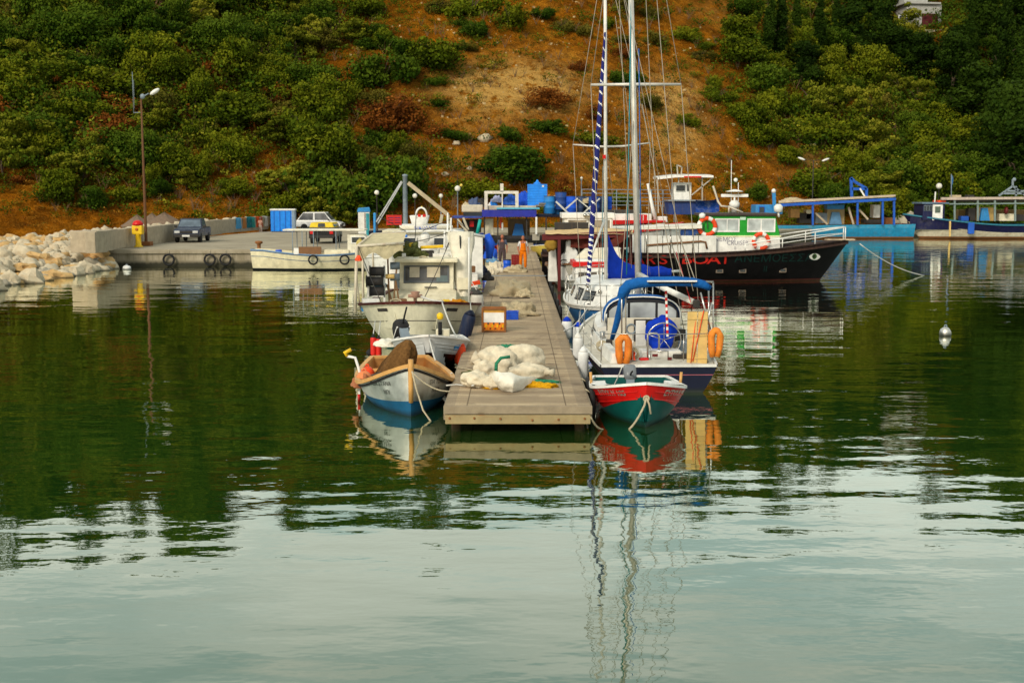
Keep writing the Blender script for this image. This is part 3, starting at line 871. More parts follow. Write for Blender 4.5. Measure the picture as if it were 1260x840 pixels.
# wood along the crest and beyond both edges (seen only mirrored in the water)
V = []; S = []; rs = np.random.RandomState(5)
for _ in range(420):
    side = rng.random()
    if side < .62: x = rng.uniform(-120, 150); y = float(foot(x)) + rng.uniform(44, 74)
    elif side < .8: x = rng.uniform(-150, -62); y = float(foot(x)) + rng.uniform(6, 80)
    else: x = rng.uniform(78, 175); y = float(foot(x)) + rng.uniform(2, 80)
    z = float(terrain(x, y))
    u, v = proj((x, y, z))
    if -20 < u < 1280 and v > -4: continue
    kind = 'tall' if (rng.random() < .25 + (.3 if x > 30 else 0)) else 'round'
    L = np.array(crown_lumps(kind, rs)); s = rng.uniform(1.0, 1.7)
    L[:, :3] = L[:, :3] * s + np.array([x, y, z]); L[:, 3] *= s
    v, sh = leaf_cloud(L, 420, .36, rs, .85); V.append(v); S.append(np.clip(sh - .12, 0, 1))
me = cloud_mesh('hilltop_wood', np.concatenate(V), np.concatenate(S), LEAF['mid'])
o = bpy.data.objects.new('hilltop_wood', me); COL.objects.link(o); tag(o, 'unbroken green wood along the crest of the hill', 'wood', None, 'stuff')

V = []; F_ = []; rs = np.random.RandomState(9)
for _ in range(1500):
    u = rng.uniform(300, 1060); v = rng.uniform(0, 262)
    if rng.random() < dens(u, v) * 1.6: continue
    p = hit_hill(u, v)
    if p is None: continue
    s = .06 + .16 * rng.random() ** 3; o_ = len(V)
    for k in range(8): V.append((p.x + (1 if k & 1 else -1) * s * rng.uniform(.4, 1.2), p.y + (1 if k & 2 else -1) * s * rng.uniform(.4, 1.2), p.z + (s * rng.uniform(.3, .9) if k & 4 else -.1)))
    F_ += [tuple(o_ + i for i in f) for f in ((0, 2, 3, 1), (4, 5, 7, 6), (0, 1, 5, 4), (1, 3, 7, 5), (3, 2, 6, 7), (2, 0, 4, 6))]
mb = MB(); mb.add(V, F_); o = mb.build('loose_stones', paint('strewn_stone', (.50, .36, .17), .95, .5, (.3, .13, .03), False)); tag(o, 'small pale stones strewn over the bare orange slope', 'stones', None, 'stuff')
# pale boulders on the slope
BOULD = paint('pale_limestone', (.58, .49, .34), .9, .6, (.30, .15, .04), False, scale=2.5, bump=.5)
BOULD2 = paint('warm_limestone', (.56, .36, .15), .9, .7, (.45, .16, .02), False, scale=2.5, bump=.5)  # orange mottling over a tan base
BOULD3 = paint('grey_limestone', (.40, .35, .26), .9, .5, (.14, .11, .05), False, scale=2.5, bump=.5)
for i, (u, v, s, lab) in enumerate([(597, 174, .8, 'largest pale boulder on the bare slope left of the blue tank'), (562, 181, .45, 'small pale stone left of the biggest boulder on the slope'), (548, 218, .4, 'small pale stone on the slope above the white crane frame'),
        (578, 209, .35, 'small white stone on the slope right of the tall globe lamp'), (540, 164, .35, 'orange lit stone at the upper left of the biggest boulder'), (1000, 182, .5, 'pale rock on the bare slope left of the lamp behind the trawler')]):
    p = hit_hill(u, v)
    mb = MB(); mb.ball((0, 0, .1), (s, s * .8, s * .65), 10, amp=.5, seed=i)
    o = mb.build('boulder', BOULD); o.location = p; tag(o, lab, 'boulder', 'stones on the bare hillside')

# ================================================================== quay
t = NT('quay_concrete')
n1 = t.noise(.5, 8, .65); n2 = t.noise(4, 6, .6); n3 = t.noise(1.4, 6, .7, stretch=(2.5, 2.5, .3))
c = t.ramp(n1, [(.3, (.27, .225, .16)), (.7, (.45, .385, .28))])
c = t.mix(t.ramp(n2, [(.5, 0.0), (.8, .5)]), c, (.26, .21, .14))
sx = t.n('ShaderNodeSeparateXYZ'); t.l(t.coord(), sx.inputs[0])
wet = t.ramp(t.math('ADD', sx.outputs[2], t.math('MULTIPLY', n3, .35)), [(.34, 1.0), (.56, 0.0)])
c = t.mix(t.math('MULTIPLY', t.ramp(n3, [(.42, 0.0), (.65, .75)]), t.ramp(sx.outputs[2], [(.75, 1.0), (.98, 0.0)])), c, (.17, .14, .08))
c = t.mix(wet, c, (.045, .042, .028)); t.setc(c); t.rough(.9); t.b.inputs['Specular IOR Level'].default_value = .1; t.bump(n2, .3, .02)
CONC = t.mat
PT = 1.0
ql = P(128, 328, 0)
poly = [(-25.2, ql.y), (-6, ql.y + .6), (-6, 107), (22, 109), (34, 127.5), (120, 129), (120, 150), (-10, 135), (-16, 124), (-22.5, 110), (-27.5, 77)]
mb = MB(); mb.prism(poly, -1.5, PT, 'z'); quay = mb.build('quay', CONC); tag(quay, kind='structure')
mb = MB()
for i in (0, 1, 2, 3, 4):
    a = Vector((*poly[i], 0)); b = Vector((*poly[i + 1], 0)); d = (b - a).normalized(); nn = Vector((d.y, -d.x, 0))
    mb.bar(a + nn * .05 + Vector((0, 0, PT - .10)), b + nn * .05 + Vector((0, 0, PT - .10)), .16, .24)
o = mb.build('quay_edge', CONC); tag(o, kind='structure')
# low concrete wall along the back of the quay
WALLC = paint('pale_wall_concrete', (.44, .36, .25), .9, .4, (.2, .14, .07))
wp = [P(118, 312, PT), P(140, 306.5, PT), P(170, 302.5, PT), P(212, 296.5, PT), P(270, 287.5, PT), P(332, 281.5, PT)]
wp[0].x -= .3
mb = MB()
for a, b in zip(wp[:-1], wp[1:]):
    d = (b - a).normalized()
    for k in range(3):
        p = a.lerp(b, k / 3); q = a.lerp(b, (k + 1) / 3)
        mb.bar(p + Vector((0, 0, .6)) + d * .012, q + Vector((0, 0, .6)) - d * .012, .55, 1.2 + .03 * ((k * 7) % 3 - 1))
o = mb.build('concrete_wall', WALLC, bevel=.02); tag(o, 'low pale concrete wall along the back of the quay', 'wall')
# lighter end of the wall
mb = MB(); e = P(112, 311, PT); mb.box((e.x - .2, e.y + .3, PT + .62), (1.7, 1.1, 1.24), rot=Rz(-.25)); o = mb.build('concrete_block', WALLC, bevel=.04)
tag(o, 'square concrete block closing the wall beside the rock pile', 'block')
# rock pile
rr = random.Random(3); n = 0
rocks = [[] for _ in range(3)]
protos = []
for k in range(9):
    mb = MB(); mb.ball((0, 0, 0), (1, .78 + .3 * rr.random(), .6 + .2 * rr.random()), 14, amp=.75, fr=1.3, seed=k + 3)
    for q_ in range(len(mb.v)):
        w_ = Vector(mb.v[q_]); mb.v[q_] = tuple(w_ * (1 + .10 * mnoise.noise(w_ * 3.1 + Vector((k, 0, 0)))))
    o = mb.build('rock', [BOULD, BOULD2, BOULD, BOULD, BOULD3, BOULD, BOULD2, BOULD, BOULD][k])
    for p in o.data.polygons: p.use_smooth = k % 3 != 0
    protos.append(o)
# core of the mound under the stones
def mound(x, y):
    """front toe line (pixel) -> crest"""
    f = P(0, 352, 0); g = P(133, 330, 0)
    return 0
front = [P(-70, 372, 0), P(0, 352, 0), P(60, 343, 0), P(100, 336, 0), P(136, 330, 0)]
back = [P(-70, 291, 1.5), P(0, 294, 1.35), P(60, 290, 1.45), P(92, 289, 1.35), P(116, 307, 1.1)]
def lerp_path(path, f):
    f *= len(path) - 1; i = min(int(f), len(path) - 2); return path[i].lerp(path[i + 1], f - i)
mb = MB(); mb.grid([[lerp_path(front, i / 12) + Vector((0, 0, -.5)) for i in range(13)], [lerp_path(front, i / 12).lerp(lerp_path(back, i / 12), .5) + Vector((0, 0, .0)) for i in range(13)], [lerp_path(back, i / 12) + Vector((0, 0, -.35)) for i in range(13)], [lerp_path(back, i / 12) + Vector((-1, 6, -1.2)) for i in range(13)]])
o = mb.build('rubble_bank', BOULD3); tag(o, kind='structure')
first = set()
for j in range(12):
    fj = j / 11
    for i in range(23):
        fi = (i + .5 + rr.uniform(-.3, .3)) / 23
        fq = fj + rr.uniform(-.05, .05)
        a = lerp_path(front, min(1, max(0, fi))); b = lerp_path(back, min(1, max(0, fi)))
        p = a.lerp(b, fq * 1.0)
        hgt = math.sin(min(1, max(0, fq)) * PI * .5) ** .7
        p.z = max(-.05, b.z * hgt - .22) + rr.uniform(-.1, .14)
        u, v = proj(p)
        if u < -40 or u > 134 - 26 * fj: continue
        k = rr.randrange(9)
        s = rr.uniform(.30, .70) * (.85 + .2 * (1 - fj)); 
        if rr.random() < .15: s *= 1.3
        o = protos[k] if k not in first else protos[k].copy()
        if k in first: COL.objects.link(o)
        first.add(k)
        o.location = p; o.scale = (s, s, s); o.rotation_euler = (rr.uniform(-.4, .4), rr.uniform(-.4, .4), rr.random() * 6.28)
        low = 'at the waterline' if fj < .3 else ('in the middle' if fj < .7 else 'along the top')
        tag(o, 'rough %s boulder %s of the breakwater by the quay' % ({'pale_limestone': 'pale', 'warm_limestone': 'orange mottled', 'grey_limestone': 'grey'}[o.data.materials[0].name], low), 'rock', 'breakwater boulders %s, %s' % (low, o.data.materials[0].name.replace('_', ' ')))
        n += 1
for k in range(9):
    if k not in first: bpy.data.objects.remove(protos[k])
# boulders seen over the wall
for i in range(26):
    f = (i + .3) / 26; p = lerp_path(wp, f) + Vector((-.75 - .5 * rr.random(), .9, .86 + rr.uniform(-.12, .12)))
    o = protos[[0, 2, 3, 5, 7][i % 5]].copy(); COL.objects.link(o); s = rr.uniform(.3, .55)
    o.location = p; o.scale = (s, s, s); o.rotation_euler = (rr.random(), rr.random(), rr.random() * 6)
    tag(o, 'pale boulder showing over the top of the concrete wall', 'rock', 'boulders behind the concrete wall')
# ================================================================== pier
t = NT('grey_brown_decking')
sx = t.n('ShaderNodeSeparateXYZ'); t.l(t.coord(), sx.inputs[0])
yy = t.math('DIVIDE', sx.outputs[1], .145)
cell = t.n('ShaderNodeTexWhiteNoise', noise_dimensions='1D'); t.l(t.math('FLOOR', yy), cell.inputs['W'])
fr_ = t.math('FRACT', yy)
gap = t.math('MAXIMUM', t.math('LESS_THAN', fr_, .07), t.math('GREATER_THAN', fr_, .95))
xr = t.math('SUBTRACT', sx.outputs[0], t.math('MULTIPLY', t.math('SUBTRACT', sx.outputs[1], 21.5), .0031))
se = t.math('MAXIMUM', t.math('LESS_THAN', t.math('ABSOLUTE', t.math('SUBTRACT', xr, -.80)), .012), t.math('LESS_THAN', t.math('ABSOLUTE', t.math('SUBTRACT', xr, .96)), .012))
gr = t.noise(3.0, 8, .7, stretch=(.6, 9, 1)); bl = t.noise(.7, 5, .6)
c = t.ramp(gr, [(.28, (.27, .19, .115)), (.5, (.58, .435, .27)), (.72, (.78, .63, .43))])
c = t.mix(t.math('MULTIPLY', cell.outputs['Value'], .72), c, (.30, .215, .13))
c = t.mix(t.ramp(bl, [(.42, 0.0), (.70, .6)]), c, (.24, .185, .13))
edge_ = t.math('ADD', t.math('GREATER_THAN', xr, 1.17), t.math('LESS_THAN', xr, -1.02)); c = t.mix(t.math('MULTIPLY', edge_, .35), c, (.20, .16, .12))
sm = t.noise(.42, 6, .75, stretch=(1, .6, 1)); c = t.mix(t.ramp(sm, [(.54, 0.0), (.62, .45)]), c, (.19, .13, .085))
st = t.noise(1.7, 3, .5)
c = t.mix(t.ramp(st, [(.60, 0.0), (.70, .6)]), c, (.14, .10, .07))
c = t.mix(t.math('MULTIPLY', gap, .85), c, (.055, .04, .025))
c = t.mix(t.math('MULTIPLY', se, .7), c, (.10, .07, .045))
t.setc(c); t.rough(.9); t.b.inputs['Specular IOR Level'].default_value = .1; t.bump(t.math('SUBTRACT', gr, gap), .6, .015)
DECK = t.mat
BEAM = paint('weathered_beam', (.31, .245, .165), .85, .5, (.12, .07, .03), False, scale=5, bump=.3)
BEAM2 = paint('rust_stained_beam', (.34, .26, .13), .85, 1.0, (.30, .09, .015), False, scale=4, bump=.3)
DZ = .5
pl, pr = P(548, 498.5, DZ), P(726.5, 498.5, DZ)
YF = pl.y; YB = 97.2; YM = P(636, 339.5, DZ).y
def px(f, Y): 
    k = (Y - YF) * .0031
    return pl.x + (pr.x - pl.x) * f + k
pier = empty('pier', ((pl.x + pr.x) / 2, YF, 0), 0, 'long narrow plank decked pier running straight out between the moored boats', 'pier')
o = Vector(pier.location)
for a, b in ((YF, YM - .06), (YM + .06, YB)):
    mb = MB(); mb.add([Vector((px(f, y), y, z)) - o for y in (a, b) for z in (DZ - .05, DZ) for f in (0, 1)], [(0, 1, 3, 2), (4, 6, 7, 5), (0, 4, 5, 1), (2, 3, 7, 6), (0, 2, 6, 4), (1, 5, 7, 3)])
    mb.build('deck', DECK, pier)
mb = MB(); mb.box(Vector(((px(0, YF) + px(1, YF)) / 2, YF - .03, DZ - .075)) - o, (px(1, YF) - px(0, YF) + .06, .07, .145)); mb.build('front_board', BEAM, pier, bevel=.008)
mb = MB(); mb.box(Vector(((px(0, YF) + px(1, YF)) / 2, YF - .012, DZ - .245)) - o, (px(1, YF) - px(0, YF) + .0, .1, .165)); mb.build('fascia_beam', BEAM2, pier, bevel=.01)
mb = MB()
for f in (.03, .2, .38, .6, .78, .96): mb.lathe([(.022, 0), (.018, .02), (.004, .024)], 8, c=Vector((px(f, YF), YF - .062, DZ - .24 + .02 * math.sin(f * 40))) - o, rot=Rx(PI / 2))
mb.build('bolt_heads', RUST, pier)
for s in (0, 1):
    mb = MB(); mb.bar(Vector((px(s, YF), YF + .05, DZ - .15)) - o, Vector((px(s, YB), YB, DZ - .15)) - o, .07, .24); mb.build('side_beam', BEAM, pier)
k = 0; yv = YF + .28
while yv < 96:
    for f in (.07, .93):
        mb = MB(); mb.lathe([(.095, -1.6), (.09, DZ - .08)], 10, c=Vector((px(f, yv), yv, 0)) - o); mb.build('pile', paint('dark_rusty_pile', (.09, .045, .02), .9, .6, (.03, .02, .01)), pier)
    mb = MB(); mb.bar(Vector((px(.04, yv), yv, DZ - .2)) - o, Vector((px(.96, yv), yv, DZ - .2)) - o, .14, .16); mb.build('cross_beam', BROWNW, pier)
    yv += 4.6
mb = MB(); mb.bar(Vector((px(-.03, YM), YM, DZ + .012)) - o, Vector((px(1.03, YM), YM, DZ + .012)) - o, .16, .03); mb.build('hinge_plate', GREYM, pier)

def W2L(e, p):
    return Rz(-e.rotation_euler.z) @ (Vector(p) - Vector(e.location))

# ================================================================== things on the pier
def sack(c, r, rz, seed, label, mat=None, neck=None):
    e = empty('sack', c, rz, label, 'sack')
    mb = MB(); mb.ball((0, 0, r[2] * .82), r, 48, amp=.22, fr=2.2, seed=seed, flatz=-r[2] * .8)
    for i, p in enumerate(mb.v):
        q = Vector(p); d = -abs(mnoise.noise(q * 5 + Vector((seed, 0, 0)))) * .05 + -abs(mnoise.noise(Vector((q.x * 5, q.y * 14, q.z * 14)) + Vector((0, seed, 0)))) * .030 + .02
        mb.v[i] = tuple(q * (1 + d / max(.2, q.length)))
    mb.build('sack_bag', mat or SACK, e)
    if neck:
        d = Vector(neck); mb = MB(); b = Vector((0, 0, r[2] * .9)) + Vector((d.x * r[0] * .85, d.y * r[1] * .85, 0))
        mb.tube([b, b + d * .1, b + d * .2], [r[2] * .45, r[2] * .3, r[2] * .5], 9); mb.build('sack_neck', mat or SACK, e)
    return e
sack(P(586, 476, DZ), (.30, .26, .17), .1, 2, 'plump white sack lying at the left end of the pile on the pier', None, (.9, -.2, 0))
sack(P(612, 462, DZ), (.44, .31, .33), -.15, 5, 'big cream sack with a green net strip at the middle of the pile', None, (-.9, .1, .3))
sack(P(643, 458, DZ), (.46, .32, .33), .2, 8, 'large rounded white sack at the right rear of the pile')
sack(P(650, 466, DZ), (.42, .22, .17), -.12, 11, 'long flat white sack lying at the right front of the pile', None, (.95, -.3, 0))
sack(P(597, 464, DZ), (.24, .2, .2), .4, 14, 'small knotted cream sack behind the plump left sack', None, (-.4, .2, .9))
sack(P(606, 478, DZ), (.18, .2, .13), .4, 17, 'smallest white sack tucked against the yellow net bundle')
# white sheet thrown over the front
mb = MB(); R_ = []
top_ = [(604, 457, .36), (618, 457, .38), (634, 460, .33), (661, 466, .13)]
mid_ = [(602, 466, .17), (614, 468, .24), (632, 470, .22), (652, 471, .09)]
bot_ = [(606, 475, .02), (618, 480.5, .015), (631, 482.5, .012), (643, 479, .012)]
def along(L, f):
    f *= len(L) - 1; i = min(int(f), len(L) - 2); g = f - i; g = g * g * (3 - 2 * g) * .5 + g * .5
    A_, B_ = P(L[i][0], L[i][1], DZ + L[i][2]), P(L[i + 1][0], L[i + 1][1], DZ + L[i + 1][2]); return A_.lerp(B_, g)
for j in range(19):
    r = []
    for i in range(29):
        a = i / 28; b = j / 18; A_, M_, B_ = along(top_, a), along(mid_, a), along(bot_, a)
        p = A_ * (1 - b) ** 2 + (M_ * 2 - (A_ + B_) * .5) * 2 * b * (1 - b) + B_ * b ** 2
        p.z += .016 * math.sin(a * 15 + b * 5) * (1 - b * .5) + .018 * mnoise.noise(Vector((a * 6, b * 5, 1))); p.z = max(DZ + .012, p.z); r.append(p)
    R_.append(r)
mb.grid(R_); o = mb.build('white_sheet', SHEET); tag(o, 'white cloth sheet spread over the front of the sack pile', 'sheet')
def heap(name, c, r, mat, label, cat, seed=0, rz=0, amp=.6, extra=None):
    soft = .3 if cat in ('bundle', 'bag', 'tarp', 'cloth') else 1.0
    amp = amp * (.6 if soft < 1 else 1)
    mb = MB(); mb.ball((0, 0, 0), r, 44, amp=amp, fr=2.4, seed=seed, flatz=-.02)
    for i, p in enumerate(mb.v):
        q = Vector(p); d = -abs(mnoise.noise(q * 7 + Vector((seed, 3, 0)))) * .20 * soft + mnoise.noise(q * 26) * .05 * soft + .06 * soft
        mb.v[i] = (q.x * (1 + d), q.y * (1 + d), max(0, q.z * (1 + d * 2)))
    o = mb.build(name, mat); o.location = c; o.rotation_euler = (0, 0, rz)
    return tag(o, label, cat)
heap('net_bundle', P(609, 477, DZ), (.26, .2, .13), NETY, 'dark yellow net bundle under the left of the white sheet', 'net', 3)
heap('net_bundle', P(661, 476, DZ), (.40, .12, .085), NETY, 'bright yellow net trailing out at the right of the white sheet', 'net', 5, -.12)
heap('net_bundle', P(667, 470, DZ), (.34, .10, .05), NETGR, 'thin dark green net strand right of the sack pile', 'net', 6, -.2)
o = heap('net_bundle', P(626, 455, DZ) + Vector((0, -.02, .40)), (.36, .20, .14), NETGR, 'green net draped on the top of the sack pile', 'net', 9, .1)
mb = MB(); q = P(609, 470, DZ); mb.tube([q + Vector((.02, -.04, .2)), q + Vector((.03, -.02, .38)), q + Vector((.12, .06, .48)), q + Vector((.3, .1, .5))], .035, 6); o = mb.build('net_strip', NETGR); tag(o, 'green net strip hanging down the front of the middle sack', 'net')
heap('rope_coil_heap', P(580, 459, DZ), (.20, .11, .04), NETG, 'small dark green rope tangle left of the sack pile', 'rope', 12)
mb = MB(); mb.tube([P(549, 474, DZ + .015), P(562, 473, DZ + .015), P(575, 474.5, DZ + .03), P(583, 474, DZ + .08)], .016, 6); o = mb.build('mooring_rope', WROPE); tag(o, 'short rope from the left sack to the small boat', 'rope')
mb = MB(); mb.tube([P(560, 452, DZ + .015), P(572, 453, DZ + .02), P(584, 456, DZ + .02)], .012, 6); o = mb.build('mooring_rope', ROPE); tag(o, 'thin brown rope on the deck behind the green tangle', 'rope')

# orange metal box with a cream panel
bc = P(608, 407.5, DZ); e = empty('fish_box_stand', bc, -.03, 'rusty orange metal box with a pale panel standing on the pier', 'box')
mb = MB()
w, d, h = .66, .5, .66
for sx_ in (-1, 1):
    for sy in (-1, 1): mb.box((sx_ * (w / 2 - .02), sy * (d / 2 - .02), h / 2), (.045, .045, h))
for z in (.03, h - .02):
    for sy in (-1, 1): mb.box((0, sy * (d / 2 - .018), z), (w - .09, .04, .045))
    for sx_ in (-1, 1): mb.box((sx_ * (w / 2 - .018), 0, z), (.04, d - .09, .045))
mb.build('frame', RUST, e, bevel=.004)
mb = MB(); mb.box((0, 0, .15), (w - .1, d - .1, .22)); mb.build('lower_tray', paint('mottled_orange', (.85, .24, .008), .6, .95, (.09, .015, .006), False, scale=16), e)
for k_ in range(11):
    mb = MB(); mb.box((-.25 + .05 * k_ + .008 * math.sin(k_ * 5), -d / 2 + .045, .10 + .07 * ((k_ * 7) % 3)), (.04, .012, .035 + .02 * ((k_ * 5) % 3))); mb.build('tray_slot', [BURG, YELLOW, DARK][k_ % 3], e)
mb = MB(); mb.box((0, -d / 2 + .05, .40), (w - .1, .03, .27)); mb.build('pale_panel', WHITE2, e)
mb = MB(); mb.box((0, 0, h - .09), (w - .1, d - .1, .08)); mb.build('top_slat', paint('worn_orange_wood', (.70, .36, .06), .7, .5, (.2, .06, .01), False, scale=8), e)
def crate(c, s, rz, mat, label, n=4):
    e = empty('plastic_crate', c, rz, label, 'crate'); w, d, h = s
    mb = MB(); mb.box((0, 0, .015), (w - .04, d - .04, .03)); mb.build('crate_base', mat, e)
    for a, b, ln, r in ((0, -d / 2, w, 0), (0, d / 2, w, 0), (-w / 2, 0, d - .04, PI / 2), (w / 2, 0, d - .04, PI / 2)):
        m2 = MB()
        for k in range(n): m2.box((0, 0, h * (k + .5) / n), (ln - .04, .022, h / n * .72))
        for xx in (-1, 0, 1): m2.box((xx * (ln / 2 - .02), 0, h / 2), (.045, .03, h))
        m2.box((0, 0, h - .012), (ln, .04, .03))
        m2.xf(TM((a, b, 0), r)); m2.build('crate_side', mat, e)
    return e
crate(P(630.5, 392.5, DZ), (.34, .4, .24), 0, paint('blue_crate_plastic', (.01, .08, .55), .45, .15), 'small bright blue crate in front of the beige net heap')
heap('net_heap', P(636, 389, DZ) + Vector((0, .25, 0)), (.64, .42, .36), NETC, 'beige fishing net heap behind the blue crate', 'net', 21)
heap('net_heap', P(632, 364, DZ) + Vector((-.1, .2, 0)), (.62, .5, .5), paint('pale_net', (.62, .54, .38), .95, .3, (.3, .2, .1), False, 12, .8), 'pale net mound alone in the middle of the pier', 'net', 24)
heap('net_heap', P(645, 365, DZ), (.32, .25, .22), NETC, 'beige end of net lying right of the pale mound', 'net', 27)
heap('cork_line', P(645, 361, DZ) + Vector((0, .05, .18)), (.20, .15, .14), paint('terracotta_floats', (.50, .12, .04), .7, .3), 'red brown float line on the right of the pale net mound', 'floats', 29)
mb = MB(); mb.tube([P(615, 366, DZ + .02), P(632, 367, DZ + .02), P(652, 366.5, DZ + .02)], .02, 6); o = mb.build('rope_line', DARK); tag(o, 'dark rope lying along the front of the pale net mound', 'rope')
# far group
brl = empty('plastic_barrel', P(624, 334.5, DZ), 0, 'bright blue plastic barrel between the two men', 'barrel')
def barrel(e, r, h, mat):
    mb = MB(); mb.lathe([(r * .9, 0), (r, .04), (r, h * .3), (r * 1.05, h * .32), (r * 1.05, h * .36), (r, h * .38), (r, h * .64), (r * 1.05, h * .66), (r * 1.05, h * .70), (r, h * .72), (r, h - .05), (r * .9, h), (r * .3, h - .01)], 18); mb.build('barrel_body', mat, e)
    mb = MB(); mb.lathe([(r * .96, h - .045), (r * 1.04, h - .04), (r * 1.04, h - .005), (r * .96, h)], 18); mb.build('barrel_rim', DARK, e)
barrel(brl, .19, .62, paint('blue_barrel_plastic', (.008, .09, .62), .4, .12))
crate(P(634, 326, DZ), (.36, .36, .55), .1, paint('dark_red_plastic', (.26, .012, .012), .5, .2), 'tall dark red crate beside the man in orange', 6)
for i, (u, v, r, lab) in enumerate([(610, 334, (.5, .35, .42), 'cream net heap left of the blue barrel'), (618, 333, (.3, .25, .34), 'low cream net heap touching the blue barrel'), (635, 335, (.5, .3, .32), 'yellowish net heap right of the blue barrel'), (604, 337, (.3, .2, .26), 'small pale net heap at the left pier edge')]):
    heap('net_heap', P(u, v, DZ), r, [SACK, SACK, NETC, SACK][i], lab, 'net', 31 + i)
heap('blue_cloth_heap', P(604, 318, DZ), (.38, .3, .7), TARPB, 'bright blue tarp heap at the left pier edge behind nets', 'tarp', 41)
heap('blue_cloth_heap', P(606, 323, DZ), (.34, .3, .3), paint('pale_blue_cloth', (.22, .42, .60), .8, .4, (.5, .3, .2), False, 6), 'pale blue and white cloth heap in front of bright tarp', 'cloth', 42)

# ================================================================== people
def skin_chain(name, nodes, edges, root, mat, parent, sub=1):
    me = bpy.data.meshes.new(name)
    me.from_pydata([n[0] for n in nodes], edges, [])
    o = bpy.data.objects.new(name, me); COL.objects.link(o)
    md = o.modifiers.new('skin', 'SKIN'); md.use_smooth_shade = True
    for i, n in enumerate(nodes):
        r = n[1] if isinstance(n[1], tuple) else (n[1], n[1])
        me.skin_vertices[0].data[i].radius = r
        me.skin_vertices[0].data[i].use_root = (i == root)
    o.modifiers.new('sub', 'SUBSURF').levels = sub
    dg = bpy.context.evaluated_depsgraph_get()
    m2 = bpy.data.meshes.new_from_object(o.evaluated_get(dg)); m2.name = name
    bpy.data.objects.remove(o)
    m2.materials.clear(); m2.materials.append(mat)
    m2.polygons.foreach_set('use_smooth', np.ones(len(m2.polygons), dtype=bool))
    o = bpy.data.objects.new(name, m2); COL.objects.link(o); o.parent = parent
    return o
def person(loc, rz, label, shirt, pants, bib=True, pose=0, group=None, hat=None, H=1.72):
    e = empty('person', loc, rz, label, 'person', group)
    k = H / 1.72
    hx = .05 if pose else -.03
    def V(x, y, z): return (x * k, y * k, z * k)
    fw = -.14 if pose else -.04
    J = dict(pel=V(0, 0, .95), sp=V(0, -.01, 1.12), ch=V(0, -.01, 1.30), nk=V(0, 0, 1.46), hb=V(0, -.02, 1.54),
             ls=V(.17, 0, 1.41), le=V(.25, .03, 1.14), lw=V(.25, -.10, .92), rs=V(-.17, 0, 1.41), re=V(-.25, .03, 1.14), rw=V(-.22, -.12, .93),
             lh=V(.095, 0, .9), lk=V(.11, fw * .9, .5), la=V(.12, fw * .4, .09), lt=V(.135, fw * .4 - .17, .04),
             rh=V(-.095, 0, .9), rk=V(-.11, -.02, .5), ra=V(-.12, .05, .09), rt=V(-.135, -.12, .04))
    names = list(J); ix = {n: i for i, n in enumerate(names)}
    R = dict(pel=(.145, .10), sp=(.14, .10), ch=(.155, .105), nk=.055, hb=.05, ls=.062, le=.042, lw=.03, rs=.062, re=.042, rw=.03,
             lh=.085, lk=.058, la=.04, lt=.036, rh=.085, rk=.058, ra=.04, rt=.036)
    E = [('pel', 'sp'), ('sp', 'ch'), ('ch', 'nk'), ('nk', 'hb'), ('ch', 'ls'), ('ls', 'le'), ('le', 'lw'), ('ch', 'rs'), ('rs', 're'), ('re', 'rw'),
         ('pel', 'lh'), ('lh', 'lk'), ('lk', 'la'), ('la', 'lt'), ('pel', 'rh'), ('rh', 'rk'), ('rk', 'ra'), ('ra', 'rt')]
    nodes = [(J[n], tuple(x * k for x in R[n]) if isinstance(R[n], tuple) else R[n] * k) for n in names]
    edges = [(ix[a], ix[b]) for a, b in E]
    # hands: palm and five bent fingers continuing the body mesh
    for w, s in (('lw', 1), ('rw', -1)):
        b = Vector(J[w]); down = Vector((0, -.25, -1)).normalized()
        palm = len(nodes); nodes.append((tuple(b + down * .06 * k), (.030 * k, .018 * k))); edges.append((ix[w], palm))
        for f in range(4):
            off = Vector((s * (.004), (f - 1.5) * .019, 0)) * k
            ln = (.062, .074, .070, .052)[f] * k
            a1 = b + down * .10 * k + off; a2 = a1 + down * ln * .55 + Vector((-s * .010, -.006, 0)); a3 = a2 + Vector((-s * .022, -.004, -ln * .35))
            i0 = len(nodes); nodes += [(tuple(a1), .0095 * k), (tuple(a2), .0085 * k), (tuple(a3), .007 * k)]
            edges += [(palm, i0), (i0, i0 + 1), (i0 + 1, i0 + 2)]
        i0 = len(nodes); a1 = b + down * .05 * k + Vector((-s * .012, -.035, 0)) * k
        nodes += [(tuple(a1), .011 * k), (tuple(a1 + Vector((-s * .012, -.02, -.035)) * k), .009 * k)]; edges += [(palm, i0), (i0, i0 + 1)]
    body = skin_chain('body', nodes, edges, ix['pel'], SKIN, e)
    # head sculpted on the neck
    mb = MB(); hc = Vector(V(0, -.025, 1.62)); n = 18
    for i in range(15):
        th = PI * i / 14
        for j in range(n):
            a = 2 * PI * j / n
            d = Vector((math.sin(th) * math.cos(a), math.sin(th) * math.sin(a), math.cos(th)))
            wx = .078 * (1 - .18 * max(0, -d.z)); wy = .098
            p = Vector((d.x * wx, d.y * wy, d.z * .118))
            if d.y < -.2:
                p.y -= .012 * math.exp(-((d.z + .75) / .25) ** 2) * (abs(d.x) < .4)          # chin
                p.y -= .030 * math.exp(-(d.x / .13) ** 2 - ((d.z + .12) / .20) ** 2)           # nose
                p.y += .012 * math.exp(-((abs(d.x) - .34) / .14) ** 2 - ((d.z - .04) / .12) ** 2)  # eye sockets
                p.y += .006 * math.exp(-(d.x / .25) ** 2 - ((d.z + .48) / .06) ** 2)          # mouth line
            mb.v.append(tuple(hc + p * k))
    for i in range(14):
        for j in range(n): mb.f.append([i * n + j, (i + 1) * n + j, (i + 1) * n + (j + 1) % n, i * n + (j + 1) % n]); mb.m.append(0); mb.sm.append(True)
